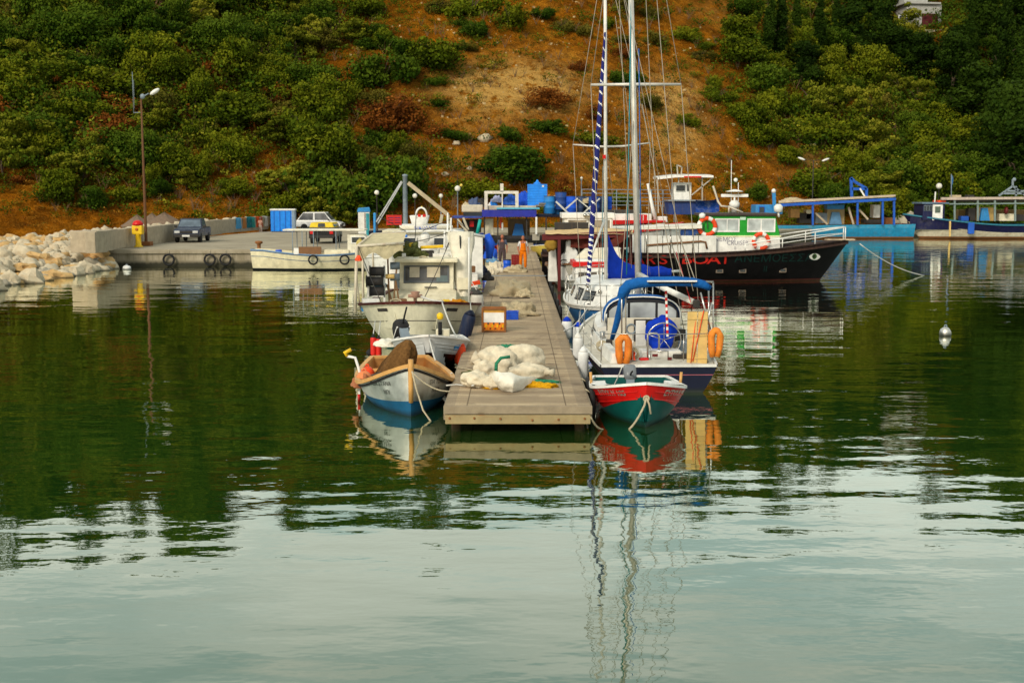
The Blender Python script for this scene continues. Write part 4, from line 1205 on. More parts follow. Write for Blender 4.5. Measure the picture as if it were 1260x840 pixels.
    for s in (-1, 1): mb.ball(hc + Vector((s * .08, .005, -.005)) * k, (.012 * k, .022 * k, .032 * k), 8)
    hd = mb.build('head', SKIN, body)
    for s in (-1, 1):
        mb = MB(); mb.ball(hc + Vector((s * .030, -.084, .012)) * k, (.011 * k, .006 * k, .006 * k), 8); mb.build('eye', DARK, hd)
    mb = MB(); mb.box(hc + Vector((0, -.094, -.056)) * k, (.044 * k, .008 * k, .008 * k)); mb.build('mouth', paint('lip_red', (.22, .05, .04), .6, 0), hd)
    mb = MB(); mb.ball(hc + Vector((0, .014, .018)) * k, (.086 * k, .100 * k, .112 * k), 14, amp=.15, seed=4)
    mb.v = [tuple(Vector(p) + (Vector((0, .03, .012)) * k if p[1] < hc.y - .03 * k else Vector((0, 0, 0)))) for p in mb.v]
    mb.build('hair', hat or paint('grey_hair', (.16, .12, .10), .8, 0), body)
    def sub(name, keep, grow, mat, extra=None):
        idx = [n for n in names if n in keep]; q = {n: i for i, n in enumerate(idx)}
        nd = [((extra or {}).get(n, J[n]), tuple((x + grow) * k for x in R[n]) if isinstance(R[n], tuple) else (R[n] + grow) * k) for n in idx]
        ed = [(q[a], q[b]) for a, b in E if a in q and b in q]
        return skin_chain(name, nd, ed, q[keep[0]], mat, e)
    mid = lambda a, b, f: tuple(Vector(J[a]).lerp(Vector(J[b]), f))
    sub('shirt', ['ch', 'sp', 'pel', 'ls', 'rs', 'le', 're', 'nk'], .016, shirt, {'le': mid('ls', 'le', .85), 're': mid('rs', 're', .85), 'nk': mid('ch', 'nk', .55)})
    sub('trousers', ['pel', 'sp', 'lh', 'lk', 'la', 'rh', 'rk', 'ra'], .026, pants, {'sp': mid('pel', 'sp', .75), 'la': mid('lk', 'la', .9), 'ra': mid('rk', 'ra', .9)})
    if bib:
        mb = MB(); R2 = []
        for j in range(7):
            z = 1.0 + .06 * j; r = []
            for i in range(9):
                a = (i / 8 - .5) * 1.9 * (1 - .05 * j); r.append(Vector((math.sin(a) * .185, -.01 - math.cos(a) * .150, z)) * k)
            R2.append(r)
        mb.grid(R2); mb.build('bib', pants, e)
        mb = MB()
        for s in (-1, 1): mb.tube([Vector(p) * k for p in ((s * .10, -.14, 1.34), (s * .105, -.09, 1.46), (s * .09, .02, 1.50), (s * .05, .12, 1.36), (0, .13, 1.15))], .016 * k, 6)
        mb.build('braces', pants, e)
    mb = MB()
    for a, b in (('la', 'lt'), ('ra', 'rt')):
        A = Vector(J[a]); B = Vector(J[b]); mb.tube([A + Vector((0, .05, -.045)), A + Vector((0, .0, -.02)), (A + B) / 2, B + Vector((0, -.04, -.01))], [.05 * k, .062 * k, .055 * k, .035 * k], 10)
    mb.build('boots', BLACK, e)
    return e
PLAID = paint('plaid_shirt', (.20, .24, .34), .9, .5, (.05, .06, .10), False, 25)
person(P(643.5, 333, DZ), .05, 'man in bright orange bib overalls and white shirt on the pier', cloth('white_shirt', (.72, .70, .68), .1), cloth('orange_oilskin', (.86, .20, .004), .15, .6), True, 1)
person(P(618, 330, DZ), -.1, 'man in dark grey overalls and plaid shirt, behind the blue barrel', PLAID, cloth('grey_overalls', (.085, .06, .065), .15), True, 0)

# ================================================================== red and teal dinghy (front right)
H = Hull(3.1, 1.82, lambda t: .50 + .33 * max(0, 1 - t / .75) ** 2, lambda t: -.28 + .1 * (1 - t) ** 3, tm=.5, p=2.4, tw=.82, q=(.75, .35), rake=.22, pe=.85)
bw = P(791, 528, 0)
rd = empty('rowing_dinghy', bw + Vector((.06, H.L / 2, 0)), 0, 'small red and teal dinghy tied up at the front right of the pier', 'boat')
H.build([(lambda t: .12 + .47 * (1 - min(1, t / .55)) ** 1.5, 0), ('sheer', 1)], [TEAL, RED], rd, inner=(.14, 2) if False else (.12, 0), sub=6)
H.rail(.05, .05, WHITE2, rd, dz=.01, off=-.005)
for k in (.13, .27): H.rail(.018, .022, RED, rd, 'rubbing_strake', z=(lambda kk: (lambda t: H.zs(t) - kk))(k), off=.004, t0=.03)
def thwart(H, e, t, z, w, mat, name='thwart', dy=.24):
    mb = MB(); p = H.pt(t, z); mb.box((0, p.y, z), (2 * p.x - .1, dy, .035)); return mb.build(name, mat, e)
thwart(H, rd, .42, .40, 0, WHITE2); thwart(H, rd, .80, .40, 0, WHITE2)
mb = MB(); R_ = []
for i in range(9):
    t_ = .03 + .25 * i / 8; w = H.hb(t_) - .05; y = H.pt(t_, H.zs(t_)).y; R_.append([Vector((x * w, y, H.zs(t_) - .02 + .02 * (1 - x * x))) for x in (-1, -.5, 0, .5, 1)])
mb.grid(R_); mb.build('foredeck', RED, rd)
for s in (-1, 1):
    mb = MB(); R_ = []
    for i in range(9):
        t_ = .28 + .42 * i / 8; w = H.hb(t_); y = H.pt(t_, H.zs(t_)).y; R_.append([Vector((s * (w - .02), y, H.zs(t_) + .055)), Vector((s * (w - .30), y, H.zs(t_) + .065)), Vector((s * (w - .32), y, H.zs(t_) - .12))])
    mb.grid(R_, 0, False); mb.build('side_bench', WHITE2, rd)
    mb = MB(); p = H.pt(.62, H.zs(.62), s); mb.tube([p + Vector((-s * .03, 0, -.05)), p + Vector((s * -.01, 0, .26))], .028, 8); mb.build('thole_pin', TAN, rd)
outboard(rd, (0, H.L / 2 + .12, .42), .85, paint('grey_outboard_cowl', (.20, .21, .22), .35, .2), -.15)
LET_W = paint('worn_white_letters', (.80, .76, .70), .6, .25, (.5, .05, .03), False, 30)
LET_K = paint('worn_black_letters', (.03, .03, .03), .6, .35, (.3, .28, .25), False, 30)
hull_text(H, 'ΕΥΤΥΧ Ν 185', .135, .20, .56, 1, LET_W, rd, slope=-.15, wide=1.0, heavy=.004)
hull_text(H, 'ΕΥΤΥΧ Ν 185', .135, .20, .56, -1, LET_W, rd, slope=-.15, wide=1.0, heavy=.004)
mb = MB(); q = H.pt(0, .6); mb.torus((0, q.y - .02, .56), .045, .02, 12, 6, 0, Rx(PI / 2)); mb.build('bow_ring', ROPE, rd)
a = W2L(rd, P(774, 528, 0)); b = H.pt(0, .58) + Vector((0, -.03, 0))
mb = MB(); mb.tube([b, b + Vector((-.03, -.03, -.1))] + sag(b + Vector((-.03, -.03, -.12)), a, .05), .02, 7); mb.tube([b, b + Vector((.05, -.03, -.12)), b + Vector((.08, -.02, -.3))], .018, 7); mb.build('bow_rope', ROPE, rd)
rope(Vector((px(1, YF), YF - .05, .30)), P(742, 528, 0), .06, .018, ROPE, 'rope from the pier corner down into the water by the red dinghy')
rope(Vector(rd.location) + Vector((-.42, .4, .52)), P(765, 452, .9), .02, .012, WROPE, 'thin white line from the red dinghy up to the navy yacht')

# ================================================================== small white and blue wooden boat (front left)
H = Hull(4.6, 1.98, lambda t: .42 + .56 * max(0, 1 - t / .42) ** 1.9 + .12 * max(0, (t - .6) / .4) ** 2, lambda t: -.30, tm=.48, p=2.3, tw=.62, q=(.52, .30), rake=.06, pe=.78)
wb = empty('rowing_boat', P(506, 513, 0) + Vector((-.14 * H.L / 2, .99 * H.L / 2, 0)), .14, 'small white and blue wooden boat with tan gunwale, front left of the pier', 'boat')
H.build([(lambda t: .20 + .10 * (1 - min(1, t / .3)) ** 2, 0), ('sheer', 1)], [BLUEB, paint('chalky_white_hull', (.88, .86, .81), .5, .16, (.48, .34, .10), True, 2), paint('tan_inner_planks', (.50, .26, .09), .6, .5, (.12, .05, .02), False, 6)], wb, inner=(.12, 2), sub=6)
H.rail(.10, .075, TAN, wb, dz=.02, off=.0)
H.rail(.018, .05, BLACK, wb, 'rub_strip', z=lambda t: H.zs(t) - .06, off=.012)
mb = MB(); mb.tube([H.pt(0, .28) + Vector((0, -.02, 0)), H.pt(0, .6) + Vector((0, -.03, 0)), H.pt(0, .95) + Vector((0, -.03, 0)), H.pt(0, .95) + Vector((0, -.03, .17))], [.045, .05, .055, .05], 8); mb.build('stem_post', TAN, wb)
mb = MB(); R_ = []
for i in range(8):
    t_ = .03 + .26 * i / 7; w = H.hb(t_) - .05; R_.append([Vector((x * w, H.L * (t_ - .5), H.zs(t_) - .10)) for x in (-1, 0, 1)])
mb.grid(R_); mb.build('foredeck', paint('pale_tan_boards', (.66, .40, .18), .6, .5, (.25, .1, .03), False, 8), wb)
thwart(H, wb, .42, .33, 0, TAN); thwart(H, wb, .66, .33, 0, TAN)
hull_text(H, 'ΠΩΝ ΣΤΑΝΑ', .115, .135, .56, -1, LET_K, wb, slope=-.12); hull_text(H, 'ΝΠΙ', .115, .105, .41, -1, LET_K, wb, slope=-.1)
hull_text(H, 'ΣΙΑ ΤΩΨΙΑ', .115, .13, .58, 1, LET_K, wb, slope=-.12); hull_text(H, 'Ν ΕΠΙ', .115, .13, .42, 1, LET_K, wb, slope=-.1)
mb = MB(); b = H.pt(0, .9) + Vector((.02, -.08, 0)); mb.tube([b, b + Vector((.08, .0, -.35)), b + Vector((.20, -.05, -.75)), W2L(wb, P(530, 518, 0))], .018, 7); mb.build('bow_rope', ROPE, wb)
mb = MB(); b = H.pt(0, .88) + Vector((.02, -.08, 0)); mb.tube(sag(b, W2L(wb, Vector((px(0, 23), 23, DZ))), .1), .014, 6); mb.build('bow_rope', ROPE, wb)
# gear lying in the boat
def ball_float(c, r, mat, label, name='float_buoy', cat='float'):
    e = empty(name, c, 0, label, cat); mb = MB(); mb.ball((0, 0, 0), r, 14); mb.build('float_ball', mat, e)
    mb = MB(); mb.torus((0, 0, r * 1.05), r * .22, r * .09, 10, 6, 0, Rx(PI / 2)); mb.build('float_eye', mat, e); return e
FL = paint('faded_orange_float', (.75, .22, .07), .55, .35, (.6, .4, .3))
ball_float(Q(448, 466, 25.0), .17, FL, 'faded orange float at the left gunwale of the small white boat')
ball_float(Q(452, 459, 25.5), .15, REDO, 'red orange float behind the faded one in the small boat')
heap('net_heap', Q(450, 474, 25.0), (.25, .35, .2), paint('salmon_net', (.62, .28, .14), .9, .4, (.3, .1, .05), False, 14, .8), 'salmon coloured net under the floats in the small boat', 'net', 51)
mb = MB(); mb.box((0, 0, 0), (.52, .3, .16)); o = mb.build('foam_box', paint('orange_box', (.78, .32, .06), .7, .3), bevel=.04); o.location = Q(462, 459, 25.9); o.rotation_euler = (.1, 0, .3); tag(o, 'orange foam box at the stern of the small white boat', 'box')
heap('net_heap', Q(470, 473, 25.0), (.40, .4, .20), DARK, 'dark net filling the middle of the small white boat', 'net', 53)
mb = MB(); mb.box((0, 0, 0), (.42, .9, .05)); o = mb.build('white_board', WHITE2, bevel=.01); o.location = Q(487, 462, 24.9); o.rotation_euler = (.0, -.12, .25); tag(o, 'white board lying across the small white boat', 'board')
# brown net hung over a stand at the boat's middle
mb = MB(); cN = Q(489, 455, 25.6)
prof = [(.33, -.25), (.34, -.05), (.32, .15), (.28, .35), (.20, .52), (.07, .64)]
for i, (r, z) in enumerate(prof):
    for j in range(20):
        a = 2 * PI * j / 20; f = 1 + .16 * math.sin(a * 5 + z * 4) + .1 * math.sin(a * 9 + i)
        mb.v.append(tuple(cN + Vector((r * f * math.cos(a) + .42 * (z + .05) - .06, r * f * .7 * math.sin(a), z))))
for i in range(len(prof) - 1):
    for j in range(20): mb.f.append([i * 20 + j, i * 20 + (j + 1) % 20, (i + 1) * 20 + (j + 1) % 20, (i + 1) * 20 + j]); mb.m.append(0); mb.sm.append(True)
mb.f.append([(len(prof) - 1) * 20 + j for j in range(20)]); mb.m.append(0); mb.sm.append(True)
o = mb.build('hanging_net', NETB); tag(o, 'brown net piled into a peak in the small white boat', 'net')
# boat hook / outrigger pole hanging over the left side
pe = empty('outrigger_pole', Q(437, 470, 25.2), 0, 'bent white pole with a yellow tip leaning out left of the small boat', 'pole')
L_ = lambda u, v, Y: Q(u, v, Y) - Vector(pe.location)
mb = MB(); mb.tube([L_(447, 472, 25.2), L_(441, 452, 25.2), L_(437, 440, 25.2), L_(427, 438, 25.2)], .03, 8); mb.build('pole_shaft', WHITE2, pe)
mb = MB(); mb.tube([L_(427.5, 438, 25.2), L_(424, 434, 25.2), L_(432, 430, 25.2)], .04, 8); mb.build('pole_tip', YELLOW, pe)
pe = empty('marker_pole', P(442, 512, -.3), 0, 'thin white pole with a red band standing in the water left of small boat', 'pole')
mb = MB(); mb.tube([(0, 0, -.6), (.01, .02, .62)], .022, 8); mb.build('pole_shaft', WHITE2, pe)
mb = MB(); mb.tube([(0, 0, .28), (0, .005, .46)], .03, 8); mb.build('red_band', RED, pe)

# ================================================================== grey dinghy behind it
H = Hull(3.7, 1.9, lambda t: .58 + .42 * max(0, 1 - t / .8) ** 1.7, lambda t: -.2, tm=.5, p=2.2, tw=.8, q=(.7, .4), rake=.35, pe=.75)
gd = empty('motor_dinghy', P(530, 466, 0) + Vector((-.12, .99 * H.L / 2, 0)), .05, 'pale grey motor dinghy moored between the small white boat and cream fishing boat', 'boat')
H.build([(lambda t: .22 + .38 * (1 - min(1, t / .7)) ** 1.3, 0), ('sheer', 1)], [paint('dark_red_black_bottom', (.035, .012, .012), .4, .4, (.12, .02, .02), False, 4), GREYH], gd, inner=(.2, 1), sub=6)
H.rail(.05, .045, WHITE2, gd, dz=.01)
for k in (.16, .24, .32): H.rail(.016, .02, GREYH, gd, 'rubbing_strake', z=(lambda kk: (lambda t: H.zs(t) - kk))(k), off=.004, t0=.02)
thwart(H, gd, .5, .5, 0, GREYH); thwart(H, gd, .78, .5, 0, GREYH)
outboard(gd, W2L(gd, Q(494.5, 412, 31.2)), 1.15, BLACK, -.75, PI * .1)
mb = MB(); vs = [H.pt(t_, z_, 1) + Vector((.012, -.006, 0)) for t_, z_ in ((.17, .70), (.24, .68), (.24, .56), (.17, .58))]; mb.add(vs, [(0, 1, 2, 3)]); mb.build('blue_sticker', LBLUE, gd)
e2 = MB(); e2.tube([W2L(gd, Q(541.5, 412, 30.4)), W2L(gd, Q(541.5, 396, 30.4))], .05, 8); e2.build('post', BLACK, gd)
e2 = MB(); e2.lathe([(.02, -.09), (.08, -.06), (.085, .05), (.03, .09)], 10, c=W2L(gd, Q(541.5, 389, 30.4))); e2.build('yellow_lamp', YELLOW, gd)
mb = MB(); mb.box((0, 0, 0), (.34, .3, .26)); o = mb.build('tool_box', CREAM, bevel=.02); o.location = Q(545, 411, 30.6); tag(o, 'cream tool box inside the grey dinghy', 'box')
heap('white_bag', Q(475, 425, 30.0), (.3, .3, .16), SHEET, 'white bag at the left side of the grey dinghy', 'bag', 61)
mb = MB(); b = H.pt(0, .95) + Vector((0, -.03, 0)); mb.tube(sag(b, W2L(gd, P(556, 459, DZ)), .35), .018, 6); mb.build('bow_rope', WROPE, gd)
# two red fenders hanging left of it
for i, (u, v) in enumerate([(459.5, 426), (466, 427.5)]):
    fender(Q(u, v, 30.6), .075, .52, paint('red_fender', (.65, .02, .012), .45, .15), BLACK, ['left of the two slim red fenders beside the grey dinghy', 'right of the two slim red fenders beside the grey dinghy'][i], None, Q(u + 2, 395, 31.5))
ball_float(Q(455, 434, 30.7), .09, BLACK, 'small black float under the slim red fenders')
fender(Q(566, 436, 29.0), .14, .55, REDO, REDO, 'fat red fender between grey dinghy and pier', None, Vector((px(0, 29), 29, DZ)))

# ================================================================== cream fishing boat (left, middle)
H = Hull(9.0, 3.62, lambda t: .86 + .44 * max(0, 1 - t / .7) ** 1.8 + .1 * max(0, (t - .7) / .3), lambda t: -.5, tm=.42, p=2.6, tw=.7, q=(.5, .3), rake=.35, pe=.55)
fb = empty('fishing_boat', Vector(((512 - 630) * 33 / 1500 - .15, 33.1 + H.L / 2, 0)), .03, 'cream fishing boat with wheelhouse and black net drums, left of the pier', 'boat')
H.build([(.10, 0), (lambda t: H.zs(t) - .50, 1), (lambda t: H.zs(t) - .475, 2), ('sheer', 1)], [paint('teal_boot_stripe', (.01, .12, .12), .5, .3), CREAMD, DARK], fb, inner=(.55, 1), sub=4)
H.rail(.14, .07, paint('maroon_rail', (.11, .025, .022), .6, .45, (.3, .2, .12), False, 6), fb, dz=.02, off=0)
for s in (-1, 1):
    mb = MB(); vs = [H.pt(t_, H.zs(t_) - d_, s) + Vector((s * .006, -.02, 0)) for t_, d_ in ((.045, .12), (.085, .12), (.085, .21), (.045, .21))]; mb.add(vs, [(0, 1, 2, 3)]); mb.build('scupper', DARK, fb)
WL = lambda u, v, Y: W2L(fb, Q(u, v, Y))
# wheelhouse
wx = WL(525, 320, 37.5).x; zt = WL(525, 318, 37.5).z
wh = MB(); wh.prism([(37.0 - 33.1 - 4.5, .55), (37.0 - 33.1 - 4.5, 1.42), (37.35 - 33.1 - 4.5, 2.18), (40.2 - 33.1 - 4.5, 2.18), (40.2 - 33.1 - 4.5, .55)], wx - .83, wx + .83, 'x')
wh.build('wheelhouse', CREAM, fb, bevel=.03)
tr = MB(); tr.prism([(35.2 - 37.6, .55), (35.2 - 37.6, .92), (36.2 - 37.6, 1.1), (36.996 - 37.6, 1.38), (36.996 - 37.6, .55)], wx - .86, wx + .92, 'x'); tr.build('cabin_trunk', CREAM, fb, bevel=.05)
rf = MB(); rf.box((wx, 1.05, 2.25), (1.92, 3.3, .12)); rf.build('wheelhouse_roof', CREAM, fb, bevel=.045)
ang = -math.atan2(.35, .76)
frame_window(1.38, .56, .05, .05, glassy('grey_wheelhouse_glass', (.09, .085, .08), .1), paint('grey_window_rubber', (.10, .11, .12), .5, 0), fb, TM((wx, -.43, 1.83), 0, ang), mull=0)
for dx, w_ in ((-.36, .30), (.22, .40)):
    mb = MB(); mb.box((0, -.02, .06), (w_, .008, .34)); mb.xf(TM((wx + dx, -.435, 1.83), 0, ang)); mb.build('painted_see_through', paint('painted_bright_view', (.52, .45, .32), .3, .2), fb)  # pale boxes before the glass paint the brightness seen through the windshield
mb = MB(); mb.box((0, -.022, -.12), (.34, .02, .2)); mb.xf(TM((wx + .48, -.44, 1.8), 0, ang)); mb.build('radio_set', paint('grey_green_device', (.10, .14, .14), .5, .2), fb)
mb = MB(); mb.bar((wx - .05, -.66, 1.45), (wx + .32, -.655, 1.45), .03, .03); mb.build('wiper', BLACK, fb)
for s in (-1, 1):
    frame_window(.8, .5, .05, .04, GLASS, WHITE2, fb, TM((wx + s * .84, .6, 1.8), s * PI / 2))
# windlass and bits on the foredeck
mb = MB(); c0 = WL(511, 371, 34.6); mb.lathe([(.05, -.25), (.05, .1), (.14, .12), (.10, .2), (.14, .28), (.05, .3)], 12, c=c0); mb.tube([c0 + Vector((-.2, 0, .16)), c0 + Vector((.2, 0, .16))], .05, 10); mb.build('windlass', paint('rusty_pink_steel', (.36, .20, .14), .7, .5, (.2, .06, .02)), fb)
mb = MB(); mb.tube(sag(c0 + Vector((.15, 0, .15)), H.pt(.03, H.zs(.03), 1) + Vector((0, 0, .05)), .03), .03, 7); mb.tube(sag(H.pt(.03, H.zs(.03), 1) + Vector((0, -.03, .05)), W2L(fb, Vector((px(0, 29.5), 29.5, DZ + .02))), .15), .022, 6); mb.build('mooring_line', WROPE, fb)
heap('net_heap', Q(563, 374, 35.2), (.3, .3, .12), paint('orange_yellow_net', (.70, .34, .02), .9, .4, (.3, .1, .02), False, 14, .8), 'orange yellow net at the right bow of the cream fishing boat', 'net', 71)
# canopy frame and drums at left
fr_ = MB()
pts = [WL(437, 385, 35.2), WL(439, 303, 35.4), WL(497, 299, 36.0)]
fr_.tube(pts[:2], .045, 8); fr_.tube(pts[1:], .04, 8); fr_.tube([WL(447, 380, 36.2), WL(446, 303, 36.4)], .035, 8); fr_.tube([pts[1], WL(458, 288, 39.5), WL(500, 286, 39.5)], .035, 8); fr_.tube([WL(458, 288, 39.5), WL(460, 350, 39.5)], .035, 8); fr_.tube([WL(437, 330, 35.3), WL(444, 384, 36)], .025, 6)
fr_.build('canopy_frame', paint('rust_stained_white_tube', (.62, .55, .42), .5, .6, (.3, .12, .03)), fb)
mb = MB(); R_ = []
a0, a1, b0, b1 = WL(439, 303, 35.4), WL(496, 299, 36.0), WL(458, 288, 39.5), WL(500, 286, 39.5)
for j in range(9):
    r = []
    for i in range(13):
        f = i / 12; g = j / 8
        p = (a0.lerp(a1, f)).lerp(b0.lerp(b1, f), g); p.z -= .16 * math.sin(f * PI) * math.sin(g * PI) + .02 * mnoise.noise(Vector((f * 5, g * 5, 0)))
        r.append(p)
    R_.append(r)
mb.grid(R_)
R_ = []
for j in range(4):
    R_.append([a0.lerp(a1, i / 12) + Vector((0, -.01 + .02 * math.sin(i * 2.1), -.11 * j * (1 + .35 * math.sin(i * .9 + 1)))) for i in range(13)])
mb.grid(R_); mb.build('canopy_tarp', CANC, fb)
for i, (u, v, w) in enumerate([(464, 334, .40), (461, 346, .46), (464, 358, .40)]):
    c0 = WL(u, v, 36.0); mb = MB(); rt = Ry(PI / 2)
    mb.lathe([(.05, -w / 2 - .02), (.18, -w / 2 - .02), (.18, -w / 2), (.14, -w / 2 + .01), (.14, w / 2 - .01), (.18, w / 2), (.18, w / 2 + .02), (.05, w / 2 + .02)], 18, c=c0, rot=rt)
    mb.build('net_drum', BLACK, fb)
mb = MB()
for u in (453, 473): mb.bar(WL(u, 376, 36.02), WL(u, 322, 36.02), .06, .06)
mb.bar(WL(453, 364, 35.98), WL(473, 364, 35.98), .05, .05); mb.build('drum_stand', WHITE, fb)
mb = MB()
for i, (u, v) in enumerate([(486, 327), (486, 341)]):
    mb.lathe([(.03, -.14), (.11, -.14), (.11, .14), (.03, .14)], 14, c=WL(u, v, 36.2), rot=Ry(PI / 2))
mb.build('line_hauler', paint('blue_grey_steel', (.10, .14, .17), .5, .4), fb)
mb = MB()
for (u0, v0, u1, v1) in [(479, 372, 477, 316), (484, 376, 488, 330), (491, 372, 487, 346), (474, 340, 490, 341), (476, 350, 484, 376)]:
    mb.bar(WL(u0, v0, 36.15), WL(u1, v1, 36.2), .05, .05)
mb.build('hauler_stand', paint('rusty_brown_frame', (.20, .11, .05), .8, .5), fb)
mb = MB(); mb.lathe([(.02, -.2), (.07, -.2), (.07, .2), (.02, .2)], 12, c=WL(477, 340, 36.1), rot=Ry(PI / 2)); mb.build('roller', PLY, fb)
heap('red_rag', Q(441, 321, 35.2), (.09, .06, .16), REDO, 'red rag tied to the canopy post of the fishing boat', 'cloth', 73)
# roof clutter
heap('net_heap', Q(503, 318, 39.0) , (.42, .5, .42), NETG, 'olive green net heap on the wheelhouse roof', 'net', 75)
heap('net_heap', Q(516, 318, 38.6), (.30, .4, .22), NETG, 'smaller olive net heap at the roof middle of the wheelhouse', 'net', 76)
mb = MB(); mb.box((0, 0, 0), (.6, .4, .16)); o = mb.build('plank_box', WHITE, bevel=.02); o.location = Q(541, 315, 38.6); tag(o, 'white flat box on the wheelhouse roof right side', 'box')
heap('yellow_bag', Q(505, 306.5, 39.2), (.2, .2, .2), YELLOW, 'yellow bag on top of the olive net heap', 'bag', 77)
mb = MB(); mb.bar((0, 0, 0), (.75, 0, .04), .12, .10); o = mb.build('yellow_float_bar', YELLOW, bevel=.03); o.location = Q(517, 304.5, 39.2); tag(o, 'long yellow float lying behind the roof nets', 'float')
for (nm, u, v, Y, s_, m_) in [('fish_crate', 455, 378, 35.6, (.5, .4, .2), LBLUE), ('fish_crate', 456, 371, 35.7, (.5, .4, .18), WHITE), ('deck_bin', 494, 374, 35.4, (.3, .3, .3), BROWNW), ('oil_can', 549, 374, 35.2, (.2, .2, .26), YELLOW), ('deck_hatch', 531, 376, 34.9, (.5, .4, .12), WHITE2), ('roof_light', 530, 314, 37.6, (.12, .1, .12), DARK), ('roof_light', 497, 314, 37.6, (.12, .1, .12), WHITE2), ('junction_box', 488, 350, 37.0, (.16, .1, .24), GREYM), ('roof_raft', 549, 310, 39.6, (.5, .7, .24), WHITE), ('dark_bundle', 524, 312, 39.2, (.5, .4, .2), DARK)]:
    mb = MB(); mb.box(WL(u, v, Y), s_, 0, Rz(.15)); mb.build(nm, m_, fb, bevel=.02)
for (u, v, Y, r_) in [(486, 376, 35.0, .16), (540, 377, 34.8, .14), (520, 322, 37.3, .12)]:
    mb = MB()
    for k in range(4): mb.torus(WL(u, v, Y) + Vector((.02 * (k % 2), 0, .035 * k)), r_, .022, 16, 5, 0, Rx(.15 * k))
    mb.build('coiled_rope', ROPE, fb)
for (u0, v0, Y0, u1, v1, Y1) in [(510, 316, 39.5, 512, 262, 39.6), (545, 316, 39.5, 556, 284, 38.6), (500, 299, 36.2, 556, 284, 38.5), (441, 303, 35.4, 470, 374, 34.0), (556, 290, 38.5, 520, 371, 34.2)]:
    mb = MB(); mb.tube(sag(WL(u0, v0, Y0), WL(u1, v1, Y1), .05, 8), .012, 5); mb.build('rigging_line', DARK, fb)
# furled cream awning hanging upright at the right
mb = MB(); A = WL(566, 285, 38.3); Bp = WL(571, 364, 37.2); prof = []
for i in range(15):
    f = i / 14; c0 = A.lerp(Bp, f); rx = .26 * (1 - f) ** .8 + .13 + .03 * math.sin(f * 9); ry = .18
    for j in range(18):
        a = 2 * PI * j / 18; k_ = 1 + .16 * math.sin(a * 5 + f * 3) + .10 * math.sin(a * 9 - f * 7)
        mb.v.append(tuple(c0 + Vector((rx * k_ * math.cos(a), ry * k_ * math.sin(a), 0))))
for i in range(14):
    for j in range(18): mb.f.append([i * 18 + j, i * 18 + (j + 1) % 18, (i + 1) * 18 + (j + 1) % 18, (i + 1) * 18 + j]); mb.m.append(0); mb.sm.append(True)
mb.f.append(list(range(18))); mb.m.append(0); mb.sm.append(True)
mb.build('furled_awning', CANW, fb)
mb = MB(); mb.tube([WL(566, 290, 38.0), WL(567, 308, 37.85), WL(569, 332, 37.6)], [.02, .03, .05], 6); mb.build('awning_cord', BLACK, fb)
mb = MB(); mb.tube([WL(557, 360, 37.5), WL(556, 282, 38.5)], .03, 8); mb.tube([WL(577, 372, 36.8), WL(577, 292, 37.2)], .03, 8); mb.tube([WL(556, 284, 38.5), WL(596, 291, 39)], .05, 8); mb.build('awning_frame', WHITE, fb)
mb = MB(); mb.box(WL(571, 349, 37.05), (.42, .1, .36)); mb.build('awning_foot', CREAM, fb, bevel=.02)
fender(Q(587, 374, 35.6), .19, .72, paint('grey_white_fender', (.56, .52, .45), .5, .4), DARK, 'grey white fender between the cream fishing boat and pier', None, Q(579, 345, 36.5))
fender(Q(574, 403, 32.3), .18, .86, paint('navy_fender', (.006, .014, .045), .6, .3), NAVY, 'long navy fender between the cream fishing boat and pier', None, Q(572, 372, 34), tilt=.28)
def cabin(H, e, t0, t1, z0, z1, inset, tin, mat, name='cabin', nose=.5, camber=.07, nlen=None, tail_rake=0.0):
    """coachroof following the hull plan: rounded nose at t0, flat aft bulkhead at t1"""
    n = 16; rows = []; tops = []
    zf0 = z0 if callable(z0) else (lambda t: z0); zf1 = z1 if callable(z1) else (lambda t: z1)
    for i in range(n + 1):
        f = i / n; t = t0 + (t1 - t0) * f
        r = min(1, math.sin(min(1, (f + .02) / nose) * PI / 2)) ** .6
        w = max(.03, (H.hb(t) - inset) * r); wt_ = max(.02, w - tin * (.4 + .6 * r))
        y = H.L * (t - .5); k = (1 - f) ** 3 * .30 + tail_rake * f ** 6
        ring = []
        for s, a in ((-1, w), (-1, wt_)):
            ring.append(Vector((s * a, y + (k if a is wt_ else 0), (zf0(t) if a is w else zf1(t) - .02))))
        for m in range(1, 8):
            g = -1 + m / 4
            ring.append(Vector((g * wt_ * .98, y + k, zf1(t) + camber * (1 - g * g))))
        for s, a in ((1, wt_), (1, w)):
            ring.append(Vector((s * a, y + (k if a is wt_ else 0), (zf0(t) if a is w else zf1(t) - .02))))
        rows.append(ring)
    mb = MB(); mb.grid(rows)
    m = len(rows[0])
    mb.add(rows[-1], [tuple(range(m))]); mb.add(rows[0], [tuple(range(m))])
    o = mb.build(name, mat, e)
    bm = bmesh.new(); bm.from_mesh(o.data); bmesh.ops.remove_doubles(bm, verts=bm.verts, dist=.001); bmesh.ops.recalc_face_normals(bm, faces=bm.faces)
    for ed in bm.edges:
        if len(ed.link_faces) == 2 and ed.calc_face_angle(0) > .5: ed.smooth = False
    bm.to_mesh(o.data); bm.free()
    def wall(f, h, side, off=.012):
        i = f * n; i0 = min(int(i), n - 1); g = i - i0
        a = rows[i0][0].lerp(rows[i0 + 1][0], g); b = rows[i0][1].lerp(rows[i0 + 1][1], g)
        p = a.lerp(b, h); d = rows[i0 + 1][0] - rows[i0][0]; nn = Vector((d.y, -d.x, 0)).normalized()
        if nn.x > 0: nn = -nn
        p = p + nn * off
        return Vector((-p.x if side > 0 else p.x, p.y, p.z))
    return o, wall
